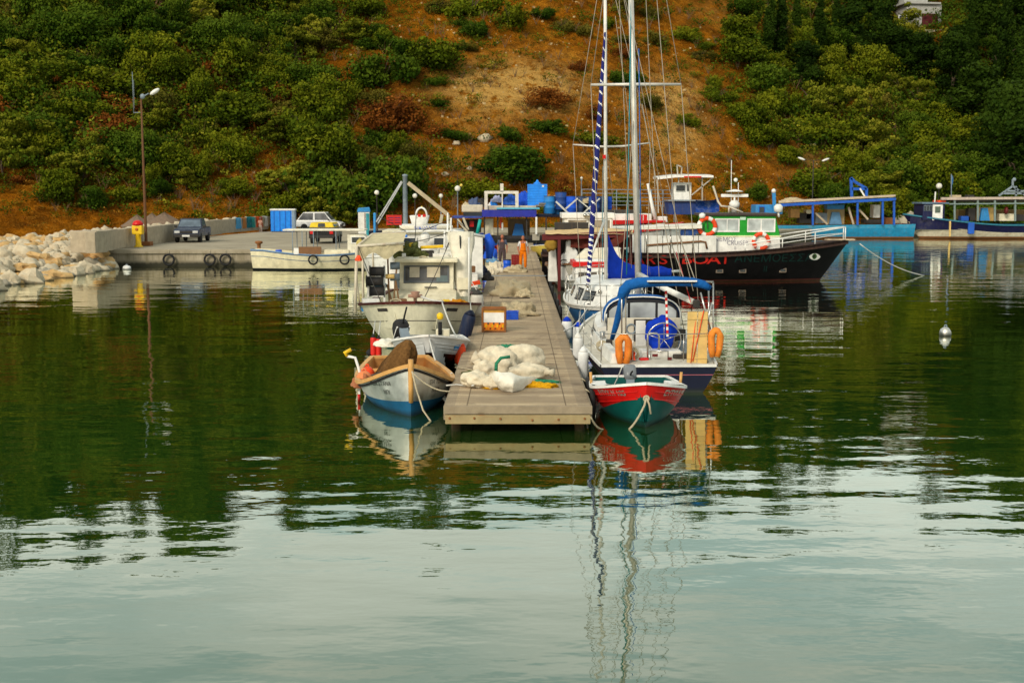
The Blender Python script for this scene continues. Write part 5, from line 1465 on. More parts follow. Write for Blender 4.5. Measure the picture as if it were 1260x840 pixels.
def wall_window(e, wall, f0, f1, h0, h1, side, glass=GLASS, fmat=None, fw=.2):
    """a window lying on a curved cabin wall: frame > pane"""
    def patch(a0, a1, b0, b1, off):
        return [[wall(a0 + (a1 - a0) * i / 5, b, side, off) for i in range(6)] for b in (b0, (b0 + b1) / 2, b1)]
    mb = MB(); mb.grid(patch(f0, f1, h0, h1, .008)); fr = mb.build('window_frame', fmat or BLACK, e)
    df, dh = (f1 - f0) * fw * .35, (h1 - h0) * fw * .6
    mb = MB(); mb.grid(patch(f0 + df, f1 - df, h0 + dh, h1 - dh, .016)); mb.build('pane', glass, fr)
    return fr
def mast(e, base, top, r, mat, name='mast'):
    mb = MB(); mb.tube([base, top], [r, r * .82], 12, flat=1.3); mb.tube([Vector(base) + Vector((0, r * 1.3, .2)), Vector(top) + Vector((0, r * 1.1, -.1))], r * .16, 5)
    return mb.build(name, mat, e)
def line(e, p, q, r=.011, mat=None, name='stay', d=0):
    mb = MB(); mb.tube(sag(p, q, d, 6) if d else [p, q], r, 5); return mb.build(name, mat or paint('wire_rope', (.42, .40, .36), .4, 0, metal=.6), e)

# ================================================================== navy yacht, stern to the camera
H = Hull(8.6, 2.92, (1.10, .66, .56), lambda t: -.45, tm=.55, p=2.0, tw=.86, q=(.7, .36), rake=.6, srake=-.15, pe=.9)
ny_ = empty('sailing_yacht', Vector((3.08, 26.0 + H.L / 2, 0)), PI + .02, 'navy blue sailing yacht, stern to the camera, with blue bimini and yellow board', 'boat')
WY = lambda u, v, Y: W2L(ny_, Q(u, v, Y))
H.build([(.05, 0), (lambda t: H.zs(t) - .19, 1), (lambda t: H.zs(t) - .175, 2), ('sheer', 1)], [paint('dark_boot_top', (.01, .02, .03), .5, .2), NAVY, paint('pink_stripe', (.40, .10, .12), .5, .2)], ny_, sub=4)
H.deck(.015, paint('grey_cream_deck', (.58, .54, .45), .7, .4), ny_, camber=.05)
H.rail(.05, .06, WHITE, ny_, 'toe_rail', dz=.015, off=-.01)
ca, wall = cabin(H, ny_, .16, .62, lambda t: H.zs(t) - .03, lambda t: H.zs(t) + .40, .34, .10, WHITE, 'coachroof', .4)
for s in (-1, 1):
    wall_window(ny_, wall, .45, .72, .3, .75, s); wall_window(ny_, wall, .76, .95, .3, .75, s)
# cockpit: coamings, bulkhead, companionway
for s in (-1, 1):
    mb = MB(); R_ = []
    for i in range(9):
        t_ = .62 + .34 * i / 8; w = H.hb(t_) - .28; y = H.L * (t_ - .5); z = H.zs(t_)
        R_.append([Vector((s * w, y, z - .01)), Vector((s * (w - .04), y, z + .30 - .08 * i / 8)), Vector((s * (w - .20), y, z + .30 - .08 * i / 8)), Vector((s * (w - .24), y, z - .01))])
    mb.grid(R_, 0, False); mb.add(R_[-1], [(0, 1, 2, 3)]); mb.build('coaming', WHITE, ny_)
    mb = MB(); mb.lathe([(.02, -.07), (.075, -.07), (.06, -.02), (.07, .07), (.02, .08)], 12, c=(s * (H.hb(.75) - .40), H.L * .25, H.zs(.75) + .36)); mb.build('winch', STEEL, ny_)
yb = WY(800, 420, 28.62).y
mb = MB(); mb.box((0, yb, .98), (1.72, .05, .74)); mb.build('bulkhead', paint('stained_white_bulkhead', (.66, .60, .48), .6, .55, (.28, .2, .1)), ny_, bevel=.01)
cx = WY(790, 420, 28.6).x
mb = MB(); mb.box((cx - .05, yb + .03, 1.06), (.50, .03, .52)); mb.build('companionway', DARK, ny_)
mb = MB(); mb.box((WY(789, 420, 28.5).x, yb + .055, .93), (.25, .03, .72)); mb.build('washboard_door', WHITE2, ny_, bevel=.008)
mb = MB(); mb.torus((WY(777, 405, 28.5).x, yb + .04, WY(777, 405, 28.5).z), .11, .02, 18, 6, 0, Rx(PI / 2)); mb.build('compass_ring', GREYM, ny_)
mb = MB()
for k in range(9): mb.box((-.28 - .05 * k, yb + .032, .98), (.022, .014, .55))
mb.build('teak_slats', BROWNW, ny_)
# sprayhood
def hoop(y, w, z0, h, lean=0, n=17):
    r = []
    for i in range(n):
        a = PI * i / (n - 1); c_ = math.cos(a); s_ = math.sin(a)
        x = w * (abs(c_) ** .75) * (1 if c_ > 0 else -1); z = z0 + h * s_ ** .6
        r.append(Vector((x, y + lean * s_, z)))
    return r
hz = 1.22; yh = WY(800, 380, 28.9).y
mb = MB(); mb.grid([hoop(yh, .90, hz, .60), hoop(yh - .5, .90, hz, .63), hoop(yh - 1.1, .86, hz - .02, .52), hoop(yh - 1.7, .80, hz - .05, .12)]); mb.build('sprayhood', BIMI, ny_)
mb = MB(); hp_ = hoop(yh + .012, .86, hz, .55)
mb.add(hp_ + [Vector((-.86, yh + .012, hz - .20)), Vector((.86, yh + .012, hz - .20))], [tuple(range(len(hp_) + 2))]); mb.build('sprayhood_back', paint('black_vinyl_trim', (.015, .016, .02), .5, .1), ny_)
for xa, xb in ((-.80, -.36), (-.30, .30), (.36, .80)):
    mb = MB(); n_ = 7; top = []; bot = []
    for i in range(n_):
        x = xa + (xb - xa) * i / (n_ - 1)
        s_ = max(0.0, 1 - (abs(x) / .86) ** (2 / .75)) ** .5
        top.append(Vector((x, yh + .026, hz + max(.16, .50 * s_ ** .6 - .03)))); bot.append(Vector((x, yh + .026, hz + .10)))
    mb.grid([bot, top], 0, False); mb.build('vinyl_window', CLEAR, ny_)
mb = MB(); mb.box((0, yh + .03, hz - .06), (1.66, .02, .24)); mb.build('grey_skirt', paint('grey_skirt_cloth', (.13, .125, .11), .8, .3), ny_)
mb = MB(); mb.tube(hoop(yh + .03, .91, hz, .605), .016, 6); mb.build('sprayhood_bow', WHITE2, ny_)
# bimini roll, frame, solar panel
mb = MB(); yA = WY(820, 350, 26.5).y
ctr = [WY(764, 366, 26.5), WY(767, 357, 26.5), WY(773, 351, 26.5), WY(785, 348, 26.5), WY(805, 346.5, 26.5), WY(830, 346, 26.5), WY(852, 347, 26.5), WY(866, 350, 26.5), WY(874, 355, 26.5)]
mb.tube(ctr, [.09, .11, .12, .12, .11, .11, .10, .09, .06], 12); mb.build('rolled_bimini', BIMI, ny_)
mb = MB(); mb.box(WY(824, 346.5, 26.7), (1.08, .75, .035), rot=Rx(.10)); mb.build('solar_panel', paint('solar_white_edge', (.75, .74, .72), .3, .1), ny_, bevel=.006)
mb = MB(); mb.box(WY(824, 347.5, 26.7) - Vector((0, 0, .018)), (1.0, .68, .02), rot=Rx(.10)); mb.build('solar_underside', BLACK, ny_)
mb = MB()
for (u, v0, v1, Y, w) in [(765, 350, 412, 26.5, .018), (770, 350, 420, 26.9, .018), (877.5, 348, 442, 26.5, .02), (872, 350, 430, 26.9, .018)]:
    mb.tube([WY(u, v1, Y), WY(u, v0, Y)], w, 8)
mb.tube([WY(763, 350, 26.5), WY(815, 345, 26.5), WY(878, 347, 26.5)], .02, 8)
mb.tube([WY(862, 360, 26.4), WY(874, 405, 26.4)], .022, 8); mb.tube([WY(876, 372, 26.4), WY(867, 410, 26.4)], .022, 8)
mb.build('arch_frame', STEEL, ny_)
mb = MB(); mb.tube([WY(772, 353, 26.8), WY(765, 372, 27.2), WY(758, 400, 27.5), WY(753, 417, 27.7)], [.10, .085, .07, .05], 10); mb.build('rolled_side_curtain', BIMI, ny_)
mb = MB(); mb.box(WY(749.5, 423, 27.6), (.14, .14, .2)); mb.build('winch_base', DARK, ny_, bevel=.02)
# steering wheel with blue cover, helm seat
cw = WY(813, 409, 27.5); mb = MB()
mb.ball(cw, (.34, .20, .40), 40, amp=.32, fr=1.7, seed=9); mb.build('wheel_cover', CANB, ny_)
mb = MB(); c2 = WY(817, 418, 27.2); mb.torus(c2, .38, .016, 30, 6, 0, Rx(PI / 2))
for k in range(5): mb.tube([c2, c2 + Ry(2 * PI * k / 5) @ Vector((0, 0, .38))], .010, 5)
mb.build('steering_wheel', STEEL, ny_)
mb = MB(); mb.box(WY(812, 436, 27.1), (.9, .5, .22)); mb.build('helm_seat', WHITE, ny_, bevel=.03)
mb = MB(); mb.tube([WY(797, 452, 26.7), WY(797, 412, 26.7), WY(800, 410, 26.7), WY(808, 410, 26.7), WY(811, 413, 26.7), WY(811, 430, 26.7)], .022, 8); mb.tube([WY(799, 432, 26.6), WY(822, 432, 26.6), WY(822, 452, 26.6)], .02, 8); mb.tube([WY(799, 432, 26.6), WY(799, 452, 26.6)], .02, 8); mb.build('grab_rail', STEEL, ny_)
mb = MB(); mb.box(WY(806, 437, 26.55), (.12, .03, .06)); mb.box(WY(824, 441, 26.55), (.09, .04, .06)); mb.build('red_lashings', BURG, ny_)
for (nm, u, v, Y, s_, m_) in [('dark_cushion', 783, 441, 27.2, (.5, .4, .14), DARK), ('jerry_can', 792, 447, 26.6, (.20, .16, .26), RED), ('tool_bag', 838, 441, 26.9, (.40, .3, .22), DARK), ('wooden_grating', 829, 446, 26.5, (.36, .3, .07), BROWNW), ('grey_locker', 846, 432, 27.9, (.30, .5, .45), GREYM), ('instrument_pod', 800, 397, 28.5, (.22, .1, .14), BLACK), ('brown_cushion', 762, 436, 27.4, (.30, .7, .12), BROWNW), ('dark_shelf', 837, 414, 28.5, (.26, .08, .36), DARK)]:
    mb = MB(); mb.box(WY(u, v, Y), s_, 0, Rz(.2)); mb.build(nm, m_, ny_, bevel=.03)
for (u, v, Y, r_) in [(779, 437, 26.45, .13), (836, 428, 28.2, .11), (742, 428, 27.6, .12), (866, 446, 26.5, .10)]:
    mb = MB()
    for k in range(4): mb.torus(WY(u, v, Y) + Vector((.01 * k, 0, .02 * k)), r_, .016, 16, 5, 0, Rx(.9 + .1 * k))
    mb.build('coiled_rope', ROPE, ny_)
# yellow board and striped mainsheet
bp_ = empty('plywood_board', Q(857.5, 447, 26.35), .02, 'tall yellow plywood board standing at the navy yacht stern', 'board')
mb = MB(); mb.box((-.115, 0, .56), (.215, .03, 1.14)); mb.box((.113, .004, .56), (.21, .03, 1.14)); mb.build('board_planks', PLY, bp_, bevel=.006)
mb = MB()
for z in (.12, .98): mb.box((0, -.024, z), (.44, .02, .03))
mb.build('board_batten', PLY, bp_)
mb = MB(); mb.tube([(.12, -.045, 1.16), (-.1, -.045, .05)], .012, 5); mb.build('board_rope', REDO, bp_)
A = WY(819.5, 358, 26.9); B = WY(821.5, 414, 26.9)
for k in range(14):
    mb = MB(); mb.tube([A.lerp(B, k / 14), A.lerp(B, (k + .98) / 14)], .028, 7, cap=False); mb.build('mainsheet_band', [RED, WHITE2][k % 2], ny_)
mb = MB(); mb.tube([WY(857, 385, 26.35), WY(850, 447, 26.3)], .010, 5); mb.build('red_line', REDO, ny_)
# mast, boom, rigging
mbase = WY(786.5, 392, 30.4); mt = WY(772.5, -150, 30.6)
mast(ny_, mbase, mt, .078, ALU)
spz = WY(783, 104, 30.5)
mb = MB(); mb.tube([WY(727, 104.5, 30.6), WY(781.5, 104, 30.5), WY(838, 104, 30.6)], [.03, .04, .03], 8); mb.build('spreader', ALU, ny_)
mb = MB(); mb.tube([WY(786, 338, 30.3), WY(820, 356, 28.2), WY(852, 371, 26.9)], [.075, .07, .065], 12); mb.build('boom', WHITE, ny_)
mb = MB(); mb.box(WY(857, 374, 26.8), (.14, .14, .18)); mb.build('boom_end', DARK, ny_, bevel=.02)
TEALR = paint('teal_halyard', (.03, .22, .26), .7, 0); BLUR = paint('blue_halyard', (.02, .12, .4), .7, 0)
TANR = paint('tan_wire', (.34, .29, .22), .5, 0)
for (u0, v0, Y0, u1, v1, Y1, r, m_) in [
    (838, 104, 30.6, 865, 445, 30.0, .010, TANR), (727, 104, 30.6, 742, 430, 30.0, .010, TANR), (838, 104, 30.6, 796, -140, 30.6, .009, TANR), (727, 104, 30.6, 762, -140, 30.6, .009, TANR),
    (790, 128, 30.5, 848, 440, 29.2, .010, TANR), (781, 128, 30.5, 757, 440, 29.2, .010, TANR), (777.5, -40, 30.5, 771, 338, 30.2, .016, TEALR), (786, 60, 30.45, 789, 335, 30.35, .012, BLUR),
    (765, -20, 30.4, 853, 358, 26.3, .008, TANR), (793, -40, 30.6, 812, 360, 27.0, .008, TANR), (805, -40, 30.6, 838, 352, 27.0, .009, TANR), (762, 0, 30.6, 777, 330, 30.6, .009, TANR), (770, 350, 26.6, 769, 440, 26.6, .008, TANR), (826, 300, 28.0, 846, 356, 26.6, .012, TANR),
    (834, 286, 28.5, 858, 352, 26.6, .012, TANR), (832, 310, 28.5, 850, 372, 26.6, .010, RED)]:
    line(ny_, WY(u0, v0, Y0), WY(u1, v1, Y1), r, m_)
# lifelines and pushpit
mb = MB()
def side_pts(s, ts): return [H.pt(t_, H.zs(t_), s) + Vector((-s * .05, 0, 0)) for t_ in ts]
railing(mb, side_pts(1, (.12, .3, .48, .66, .82, .97)), .60, .007, 1); railing(mb, side_pts(-1, (.12, .3, .48, .66, .82, .97)), .60, .007, 1)
mb.build('lifelines', STEEL, ny_)
mb = MB(); railing(mb, [H.pt(.97, .66, 1) + Vector((-.06, 0, 0)), Vector((.55, H.L * .48, .66)), Vector((-.55, H.L * .48, .66)), H.pt(.97, .66, -1) + Vector((.06, 0, 0))], .58, .010, 0); mb.build('pushpit', STEEL, ny_)
def horseshoe(u0, u1, v0, v1, Y, label, lean=0):
    c = Q((u0 + u1) / 2, v1, Y); h = (v1 - v0) * Y / FPX; w = (u1 - u0) * Y / FPX * .86
    e = empty('lifebuoy', c, 0, label, 'lifebuoy'); pts = []
    for i in range(15):
        a = PI * i / 14
        pts.append(Vector((math.cos(a) * w * .34, 0, h * .68 + math.sin(a) * h * .22)))
    pts = [Vector((w * .20, 0, h * .06)), Vector((w * .34, 0, h * .32))] + pts + [Vector((-w * .34, 0, h * .32)), Vector((-w * .20, 0, h * .06))]
    mb = MB(); mb.tube(pts, [w * .26] * len(pts), 12, flat=1.2)
    for i, p in enumerate(mb.v): mb.v[i] = (p[0] + .03 * mnoise.noise(Vector(p) * 9), p[1] + .03 * mnoise.noise(Vector(p) * 7 + Vector((3, 0, 0))), p[2])
    mb.build('foam_shoe', ORANGE, e)
    mb = MB()
    for s in (-1, 1): mb.box((s * w * .36, 0, h * .45), (w * .36, w * .5, h * .05))
    mb.build('webbing', REDO, e)
    return e
horseshoe(757, 777, 410, 449, 26.25, 'orange horseshoe lifebuoy on the left rail of the navy yacht stern')
horseshoe(871, 889, 402, 441, 26.3, 'orange horseshoe lifebuoy on the right rail of the navy yacht stern')
mb = MB(); R_ = []
for j in range(7):
    r = []
    for i in range(5): 
        f = j / 6; g = i / 4; r.append(Q(773 + g * 10 * f ** .7 + 1.5 * math.sin(j * 2), 417 + 26 * f, 26.4 - .06 * math.sin(g * 6 + f * 3)))
    R_.append(r)
mb.grid(R_); o = mb.build('red_cloth', REDO); tag(o, 'limp red flag hanging beside the left lifebuoy of the navy yacht', 'flag')
fender(Q(717.5, 449, 27.2), .12, .72, FENDW, FENDW, 'large white fender between the navy yacht and the pier', None, Q(727, 425, 27.4))
fender(Q(711, 428, 28.6), .12, .6, FENDW, WHITE, 'white fender behind the large one beside the navy yacht', None, Q(722, 410, 28.8))
for i, (u, v, Y) in enumerate([(724, 478, 24.6), (727, 500, 23.2)]):
    e = empty('tyre_fender', Vector((px(1, Y) + .14, Y, .22)), 0, ['black tyre fender on the pier by the navy yacht stern', 'black tyre fender on the pier beside the red dinghy'][i], 'tyre')
    tyre('tyre_ring', (0, 0, 0), .32, Ry(PI / 2), e)
    mb = MB(); mb.tube([(0, 0, .2), (-.13, 0, .29)], .014, 5); mb.build('hanging_rope', ROPE, e)
for i, Y in enumerate((40.5, 43, 46, 49.5, 52)):
    e = empty('tyre_fender', Vector((px(1, Y) + .15, Y, .24)), 0, 'black tyre fender along the right edge of the pier behind the yachts', 'tyre', 'tyres along the right pier edge')
    tyre('tyre_ring', (0, 0, 0), .34, Ry(PI / 2), e)

# ================================================================== white and blue yacht (bow to the camera)
H = Hull(8.4, 2.75, lambda t: .86 + .16 * max(0, 1 - t / .6) ** 2, lambda t: -.45, tm=.42, p=2.3, tw=.7, q=(.7, .38), rake=.5, pe=.62)
wy = empty('sailing_yacht', Vector((3.06, 35.0 + H.L / 2, 0)), .02, 'white topped light blue sailing yacht moored behind the navy one', 'boat')
WY = lambda u, v, Y: W2L(wy, Q(u, v, Y))
H.build([(.06, 0), (lambda t: H.zs(t) - .14, 1), (lambda t: H.zs(t) - .11, 2), ('sheer', 3)], [NAVY, paint('mid_blue_hull', (.03, .16, .40), .35, .3, (.2, .2, .2)), NAVY, WHITE2], wy, sub=4)
H.deck(.02, WHITE2, wy, camber=.06)
H.rail(.05, .05, WHITE2, wy, 'toe_rail', dz=.02)
ca, wall = cabin(H, wy, .06, .74, lambda t: H.zs(t) - .04, lambda t: 1.50 - .10 * max(0, (t - .4)), .14, .26, WHITE2, 'raised_cabin', .3, .10)
for s in (-1, 1):
    wall_window(wy, wall, .14, .24, .30, .80, s); wall_window(wy, wall, .27, .42, .28, .86, s); wall_window(wy, wall, .60, .80, .3, .8, s)
mb = MB(); mb.box((.5, -H.L * .36, 1.56), (.55, .5, .07)); mb.build('fore_hatch', WHITE, wy, bevel=.03)
mb = MB(); mb.box(WY(764, 367, 37.4), (.55, .4, .24)); mb.build('blue_cover', CANB, wy, bevel=.06)
for i, (u, v) in enumerate([(724, 378), (738, 361)]):
    mb = MB(); mb.lathe([(.01, 0), (.055, .01), (.05, .1), (.01, .12)], 10, c=WY(u, v, 36.2)); mb.build('deck_vent', DARK if i == 0 else STEEL, wy)
mb = MB(); pp = [H.pt(t_, H.zs(t_), s) + Vector((-s * .04, .03, 0)) for s, t_ in ((-1, .20), (-1, .10), (-1, .03), (1, .03), (1, .10), (1, .20))]; railing(mb, pp, .62, .014, 1); mb.build('pulpit', STEEL, wy)
mb = MB()
for s in (-1, 1): railing(mb, [H.pt(t_, H.zs(t_), s) + Vector((-s * .04, 0, 0)) for t_ in (.2, .36, .52, .68, .84, .97)], .6, .011, 1)
mb.build('lifelines', STEEL, wy)
mbase = WY(745.5, 345, 38.4); mt = WY(744.5, -60, 38.4)
mast(wy, mbase, mt, .058, paint('white_mast', (.72, .69, .63), .4, .1))
mb = MB(); mb.tube([WY(705, 178, 38.5), WY(742, 180.5, 38.4), WY(766, 180, 38.4), WY(800, 176, 38.5)], [.022, .03, .03, .022], 8); mb.build('spreader', ALU, wy)
# furled genoa: blue sleeve with a white spiral
A = WY(723.5, 352, 36.3); B = WY(744.5, 40, 38.2); n = 200; k_ = 20
mb = MB(); pts = [A.lerp(B, i / n) for i in range(n + 1)]
for i, p in enumerate(pts):
    f = i / n; r = .085 * (math.sin(PI * min(1, .22 + f * .74)) ** .7) * .80 + .012
    for j in range(k_): 
        a = 2 * PI * j / k_; mb.v.append(tuple(p + Vector((math.cos(a) * r, math.sin(a) * r, 0))))
for i in range(n):
    for j in range(k_):
        pitch = .24 if i < 40 else .115
        ph = (j / k_ + i * pitch) % 1
        mb.f.append([i * k_ + j, i * k_ + (j + 1) % k_, (i + 1) * k_ + (j + 1) % k_, (i + 1) * k_ + j]); mb.m.append(1 if ph < (.36 if i < 40 else .14) else 0); mb.sm.append(True)
mb.build('furled_genoa', [paint('navy_sail_cover', (.006, .010, .13), .8, .05), WHITE2], wy)
mb = MB(); mb.lathe([(.02, -.1), (.10, -.08), (.04, -.02), (.04, .04), (.10, .08), (.02, .1)], 12, c=A - Vector((0, 0, .06))); mb.build('furler_drum', STEEL, wy)
# boom with blue sail cover
A = WY(748, 338, 38.7); B = WY(826, 334, 41.2)
mb = MB(); mb.tube([A, B, B.lerp(A, -.16)], .045, 10); mb.build('boom', WHITE, wy)
mb = MB(); m = 30
for i in range(m + 1):
    f = i / m; c0 = A.lerp(B, f); h_ = .12 + .84 * (1 - min(1, f / .26)) ** 1.5 + .30 * (1 - f) ; w_ = .13 * (1 - .25 * f)
    for j in range(16):
        a = 2 * PI * j / 16; z = math.sin(a); y = math.cos(a)
        zz = z * (h_ if z > 0 else .15)
        mb.v.append(tuple(c0 + Vector((.0, y * w_ * (1 - .7 * max(0, z)) * (1 + .12 * math.sin(f * 30 + j)), zz + .03 * math.sin(f * 22 + j * .6) * max(0, z)))))
for i in range(m):
    for j in range(16): mb.f.append([i * 16 + j, i * 16 + (j + 1) % 16, (i + 1) * 16 + (j + 1) % 16, (i + 1) * 16 + j]); mb.m.append(0); mb.sm.append(True)
mb.f.append(list(range(16))); mb.f.append([m * 16 + j for j in range(16)]); mb.m += [0, 0]; mb.sm += [False, False]
mb.build('sail_cover', CANB, wy)
for (u0, v0, Y0, u1, v1, Y1, r, m_) in [(705, 178, 38.5, 716, 372, 38.0, .011, TANR), (800, 176, 38.5, 796, 372, 38.0, .011, TANR), (705, 178, 38.5, 741, -40, 38.4, .010, TANR), (800, 176, 38.5, 748, -40, 38.4, .010, TANR),
    (760, -40, 38.6, 836, 345, 43.0, .010, TANR), (748, 190, 38.4, 765, 340, 39.6, .008, TANR), (743, 190, 38.4, 738, 352, 37, .008, TANR), (757, 20, 38.5, 800, 338, 40, .008, TANR), (742, 205, 38.4, 741, 345, 38, .010, TEALR)]:
    line(wy, WY(u0, v0, Y0), WY(u1, v1, Y1), r, m_)
mb = MB(); mb.tube([WY(725, 322, 37.0), WY(744, 270, 37.6)], .035, 7); mb.build('spinnaker_pole', WHITE2, wy)
mb = MB(); mb.box(WY(743.5, 193, 38.25), (.10, .02, .12)); mb.build('red_pennant', RED, wy)
for i, (u, v, Y) in enumerate([(697.5, 405, 35.4), (711.5, 412, 34.4), (727, 414, 34.3), (734, 412, 34.6)]):
    fender(Q(u, v, Y), .155 if i < 2 else .12, .62 if i < 2 else .5, FENDW, CANB, ['largest blue capped white fender by the pier, beside the blue yacht', 'second blue capped white fender from the pier', 'third blue capped fender, in front of the blue yacht bow', 'rightmost blue capped fender, in front of blue yacht bow'][i], None, Q(u + 3, v - 28, Y + .5))
rope(Vector((px(1, 33.5), 33.5, DZ)), Q(722, 380, 35.2), .12, .018, WROPE, 'white bow rope from the pier to the blue yacht')
rope(Vector((px(1, 29.5), 29.5, DZ)), Q(727, 420, 29.0), .10, .016, WROPE, 'white rope from the pier to the navy yacht side')

# ================================================================== generic boxy wheelhouse boats
def house(e, x0, x1, y0, y1, z0, z1, mat, roof_mat, over=.15, roof_t=.10, front=None, name='cabin', nose=0.0):
    """cabin walls with roof; front (-y) may slope by nose"""
    mb = MB(); mb.prism([(y0, z0), (y0 + nose, z1), (y1, z1), (y1, z0)], x0, x1, 'x'); a = mb.build(name, mat, e, bevel=.02)
    mb = MB(); mb.box(((x0 + x1) / 2, (y0 + nose + y1) / 2, z1 + roof_t / 2 + .002), (x1 - x0 + 2 * over, y1 - y0 - nose + 2 * over, roof_t)); b = mb.build(name + '_roof', roof_mat, e, bevel=.025)
    return a, b

# small white cabin boat with a red roof band
H = Hull(6.6, 2.5, lambda t: .85 + .35 * max(0, 1 - t / .7) ** 2, lambda t: -.4, tm=.45, p=2.2, tw=.8, q=(.6, .35), rake=.4, pe=.7)
rb = empty('cabin_boat', Vector((3.55, 45.0 + H.L / 2, 0)), .0, 'small white cabin boat with red roof edge, right of the pier', 'boat')
WR = lambda u, v, Y: W2L(rb, Q(u, v, Y))
H.build([(.12, 0), ('sheer', 1)], [BLUEB, WHITE], rb); H.deck(.03, WHITE, rb); H.rail(.08, .06, WHITE2, rb, dz=.02)
x0, x1 = WR(707, 330, 48).x, WR(766, 330, 48).x; y0 = WR(0, 0, 47.7).y; zt = WR(736, 325, 47.7).z
house(rb, x0, x1, y0, y0 + 2.2, .8, zt - .12, WHITE, RED, .09, .21, nose=.12)
mb = MB(); mb.box(((x0 + x1) / 2, y0 + 1.15, zt + .12), (x1 - x0 - .1, 2.2, .07)); mb.build('roof_top', WHITE2, rb, bevel=.03)
for k in range(2): frame_window(.85, .72, .06, .05, glassy('brownish_window', (.10, .08, .06), .12), WHITE, rb, TM((x0 + .50 + k * .95, y0 + .03, zt - .62), 0, -.12))
mb = MB(); mb.prism([(WR(708, 318, 48.5).x, zt + .15), (WR(722, 305, 48.5).x, zt + .55), (WR(764, 303, 48.5).x, zt + .6), (WR(766, 318, 48.5).x, zt + .15)], y0 + 1.2, y0 + 1.8, 'y'); mb.build('folded_canvas', CANW, rb, bevel=.04)
mb = MB(); railing(mb, [H.pt(t_, H.zs(t_), s) + Vector((-s * .05, .02, 0)) for s, t_ in ((-1, .3), (-1, .15), (-1, .04), (1, .04), (1, .15), (1, .3))], .5, .016, 1); mb.build('bow_rail', STEEL, rb)

# boat with the burgundy frame and sand coloured canopy
H = Hull(9.5, 3.5, lambda t: .95 + .35 * max(0, 1 - t / .7) ** 2, lambda t: -.5, tm=.45, p=2.4, tw=.8, q=(.55, .32), rake=.4, pe=.65)
bb = empty('fishing_boat', Vector((3.35, 52.6 + H.L / 2, 0)), 0, 'white fishing boat with burgundy posts and sand coloured canopy, right of pier', 'boat')
WB = lambda u, v, Y: W2L(bb, Q(u, v, Y))
H.build([(.1, 0), ('sheer', 1)], [BURG, paint('grey_white_hull', (.58, .55, .46), .5, .4)], bb, inner=(.55, 1)); H.rail(.12, .07, BROWNW, bb, dz=.02)
mb = MB()
for (u, v1, v0, Y) in [(688, 362, 289, 53.2), (686, 340, 291, 57.5), (776, 345, 288, 54), (766, 345, 286, 57.5)]: mb.bar(WB(u, v1, Y), WB(u, v0, Y), .13, .13)
mb.bar(WB(667, 292, 53.2), WB(772, 288, 53.2), .16, .26); mb.bar(WB(667, 291, 57.5), WB(772, 287, 57.5), .14, .2)
mb.bar(WB(669, 291, 53.2), WB(672, 288, 57.5), .12, .16); mb.bar(WB(770, 289, 53.2), WB(772, 286, 57.5), .12, .16); mb.build('burgundy_frame', BURG, bb, bevel=.01)
mb = MB(); R_ = []
for j in range(9):
    R_.append([WB(671 + 108 * i / 14, 288 - 8 * math.sin(PI * j / 8) ** .7 * (.6 + .4 * math.sin(PI * i / 14)) + .5 * math.sin(i * 2.2), 53.0 + 5 * j / 8) for i in range(15)])
mb.grid(R_); mb.build('canopy_top', paint('sand_canvas', (.66, .46, .22), .85, .35, (.4, .3, .18), False), bb)
mb = MB(); R_ = []
for j in range(5): R_.append([WB(702 + 76 * i / 12, 292 + j * 3.6 * (1 - .3 * abs(i / 12 - .4)), 53.5 + .12 * math.sin(i * 2.4 + j)) for i in range(13)])
mb.grid(R_); mb.build('rolled_curtain', CANBR, bb)
mb = MB(); mb.prism([(WB(742, 300, 53).x, WB(0, 300, 53.1).z), (WB(778, 283, 53).x, WB(0, 283, 53.1).z), (WB(770, 294, 53).x, WB(0, 294, 53.1).z), (WB(750, 308, 53).x, WB(0, 309, 53.1).z)], WB(0, 0, 53).y, WB(0, 0, 53.4).y, 'y'); mb.build('hanging_tarp', CANBR, bb)
x0, x1 = WB(694, 280, 57).x, WB(753, 280, 57).x; zt = WB(0, 266, 56.5).z; zb = WB(0, 286, 56.5).z; y0 = WB(0, 0, 56.6).y
house(bb, x0, x1, y0, y0 + 2.2, zb - 1.6, zt - .1, WHITE, WHITE2, .12, .24, nose=.0)
for k in range(2): frame_window(.98, .62, .07, .05, glassy('tinted_beige_window', (.22, .18, .13), .12), WHITE2, bb, TM((x0 + .60 + k * 1.08, y0 - .03, (zt + zb) / 2 - .05)))
for k in (0, 1):
    mb = MB(); mb.lathe([(.02, -.06), (.09, -.05), (.10, .05), (.02, .06)], 10, c=WB(720 + k * 4.5, 265, 56.3), rot=Rx(PI / 2)); mb.build('roof_lamp', STEEL, bb)
# white shelter panels with the worn word
mb = MB(); z_ = lambda v: WB(0, v, 53.6).z; x_ = lambda u: WB(u, 300, 53.6).x
mb.prism([(x_(691), z_(345)), (x_(691), z_(314)), (x_(696), z_(311)), (x_(697), z_(298)), (x_(700), z_(295.5)), (x_(705), z_(296)), (x_(707), z_(304)), (x_(711), z_(310)), (x_(709), z_(345))], WB(0, 0, 53.6).y, WB(0, 0, 54.4).y, 'y'); mb.build('white_cover', WHITE2, bb, bevel=.05)
mb = MB(); mb.prism([(x_(675), z_(347)), (x_(676), z_(306)), (x_(684), z_(303)), (x_(687), z_(347))], WB(0, 0, 53.9).y, WB(0, 0, 54.6).y, 'y'); mb.build('white_panel', WHITE, bb, bevel=.03)
flat_text('Gel', .46, BLACK, bb, WB(698, 324, 53.5), (1, 0, 0), (0, 0, 1), 1.1)
mb = MB(); mb.box(WB(703.5, 333, 53.58), (.10, .02, .05)); mb.build('small_plate', GREYM, bb)
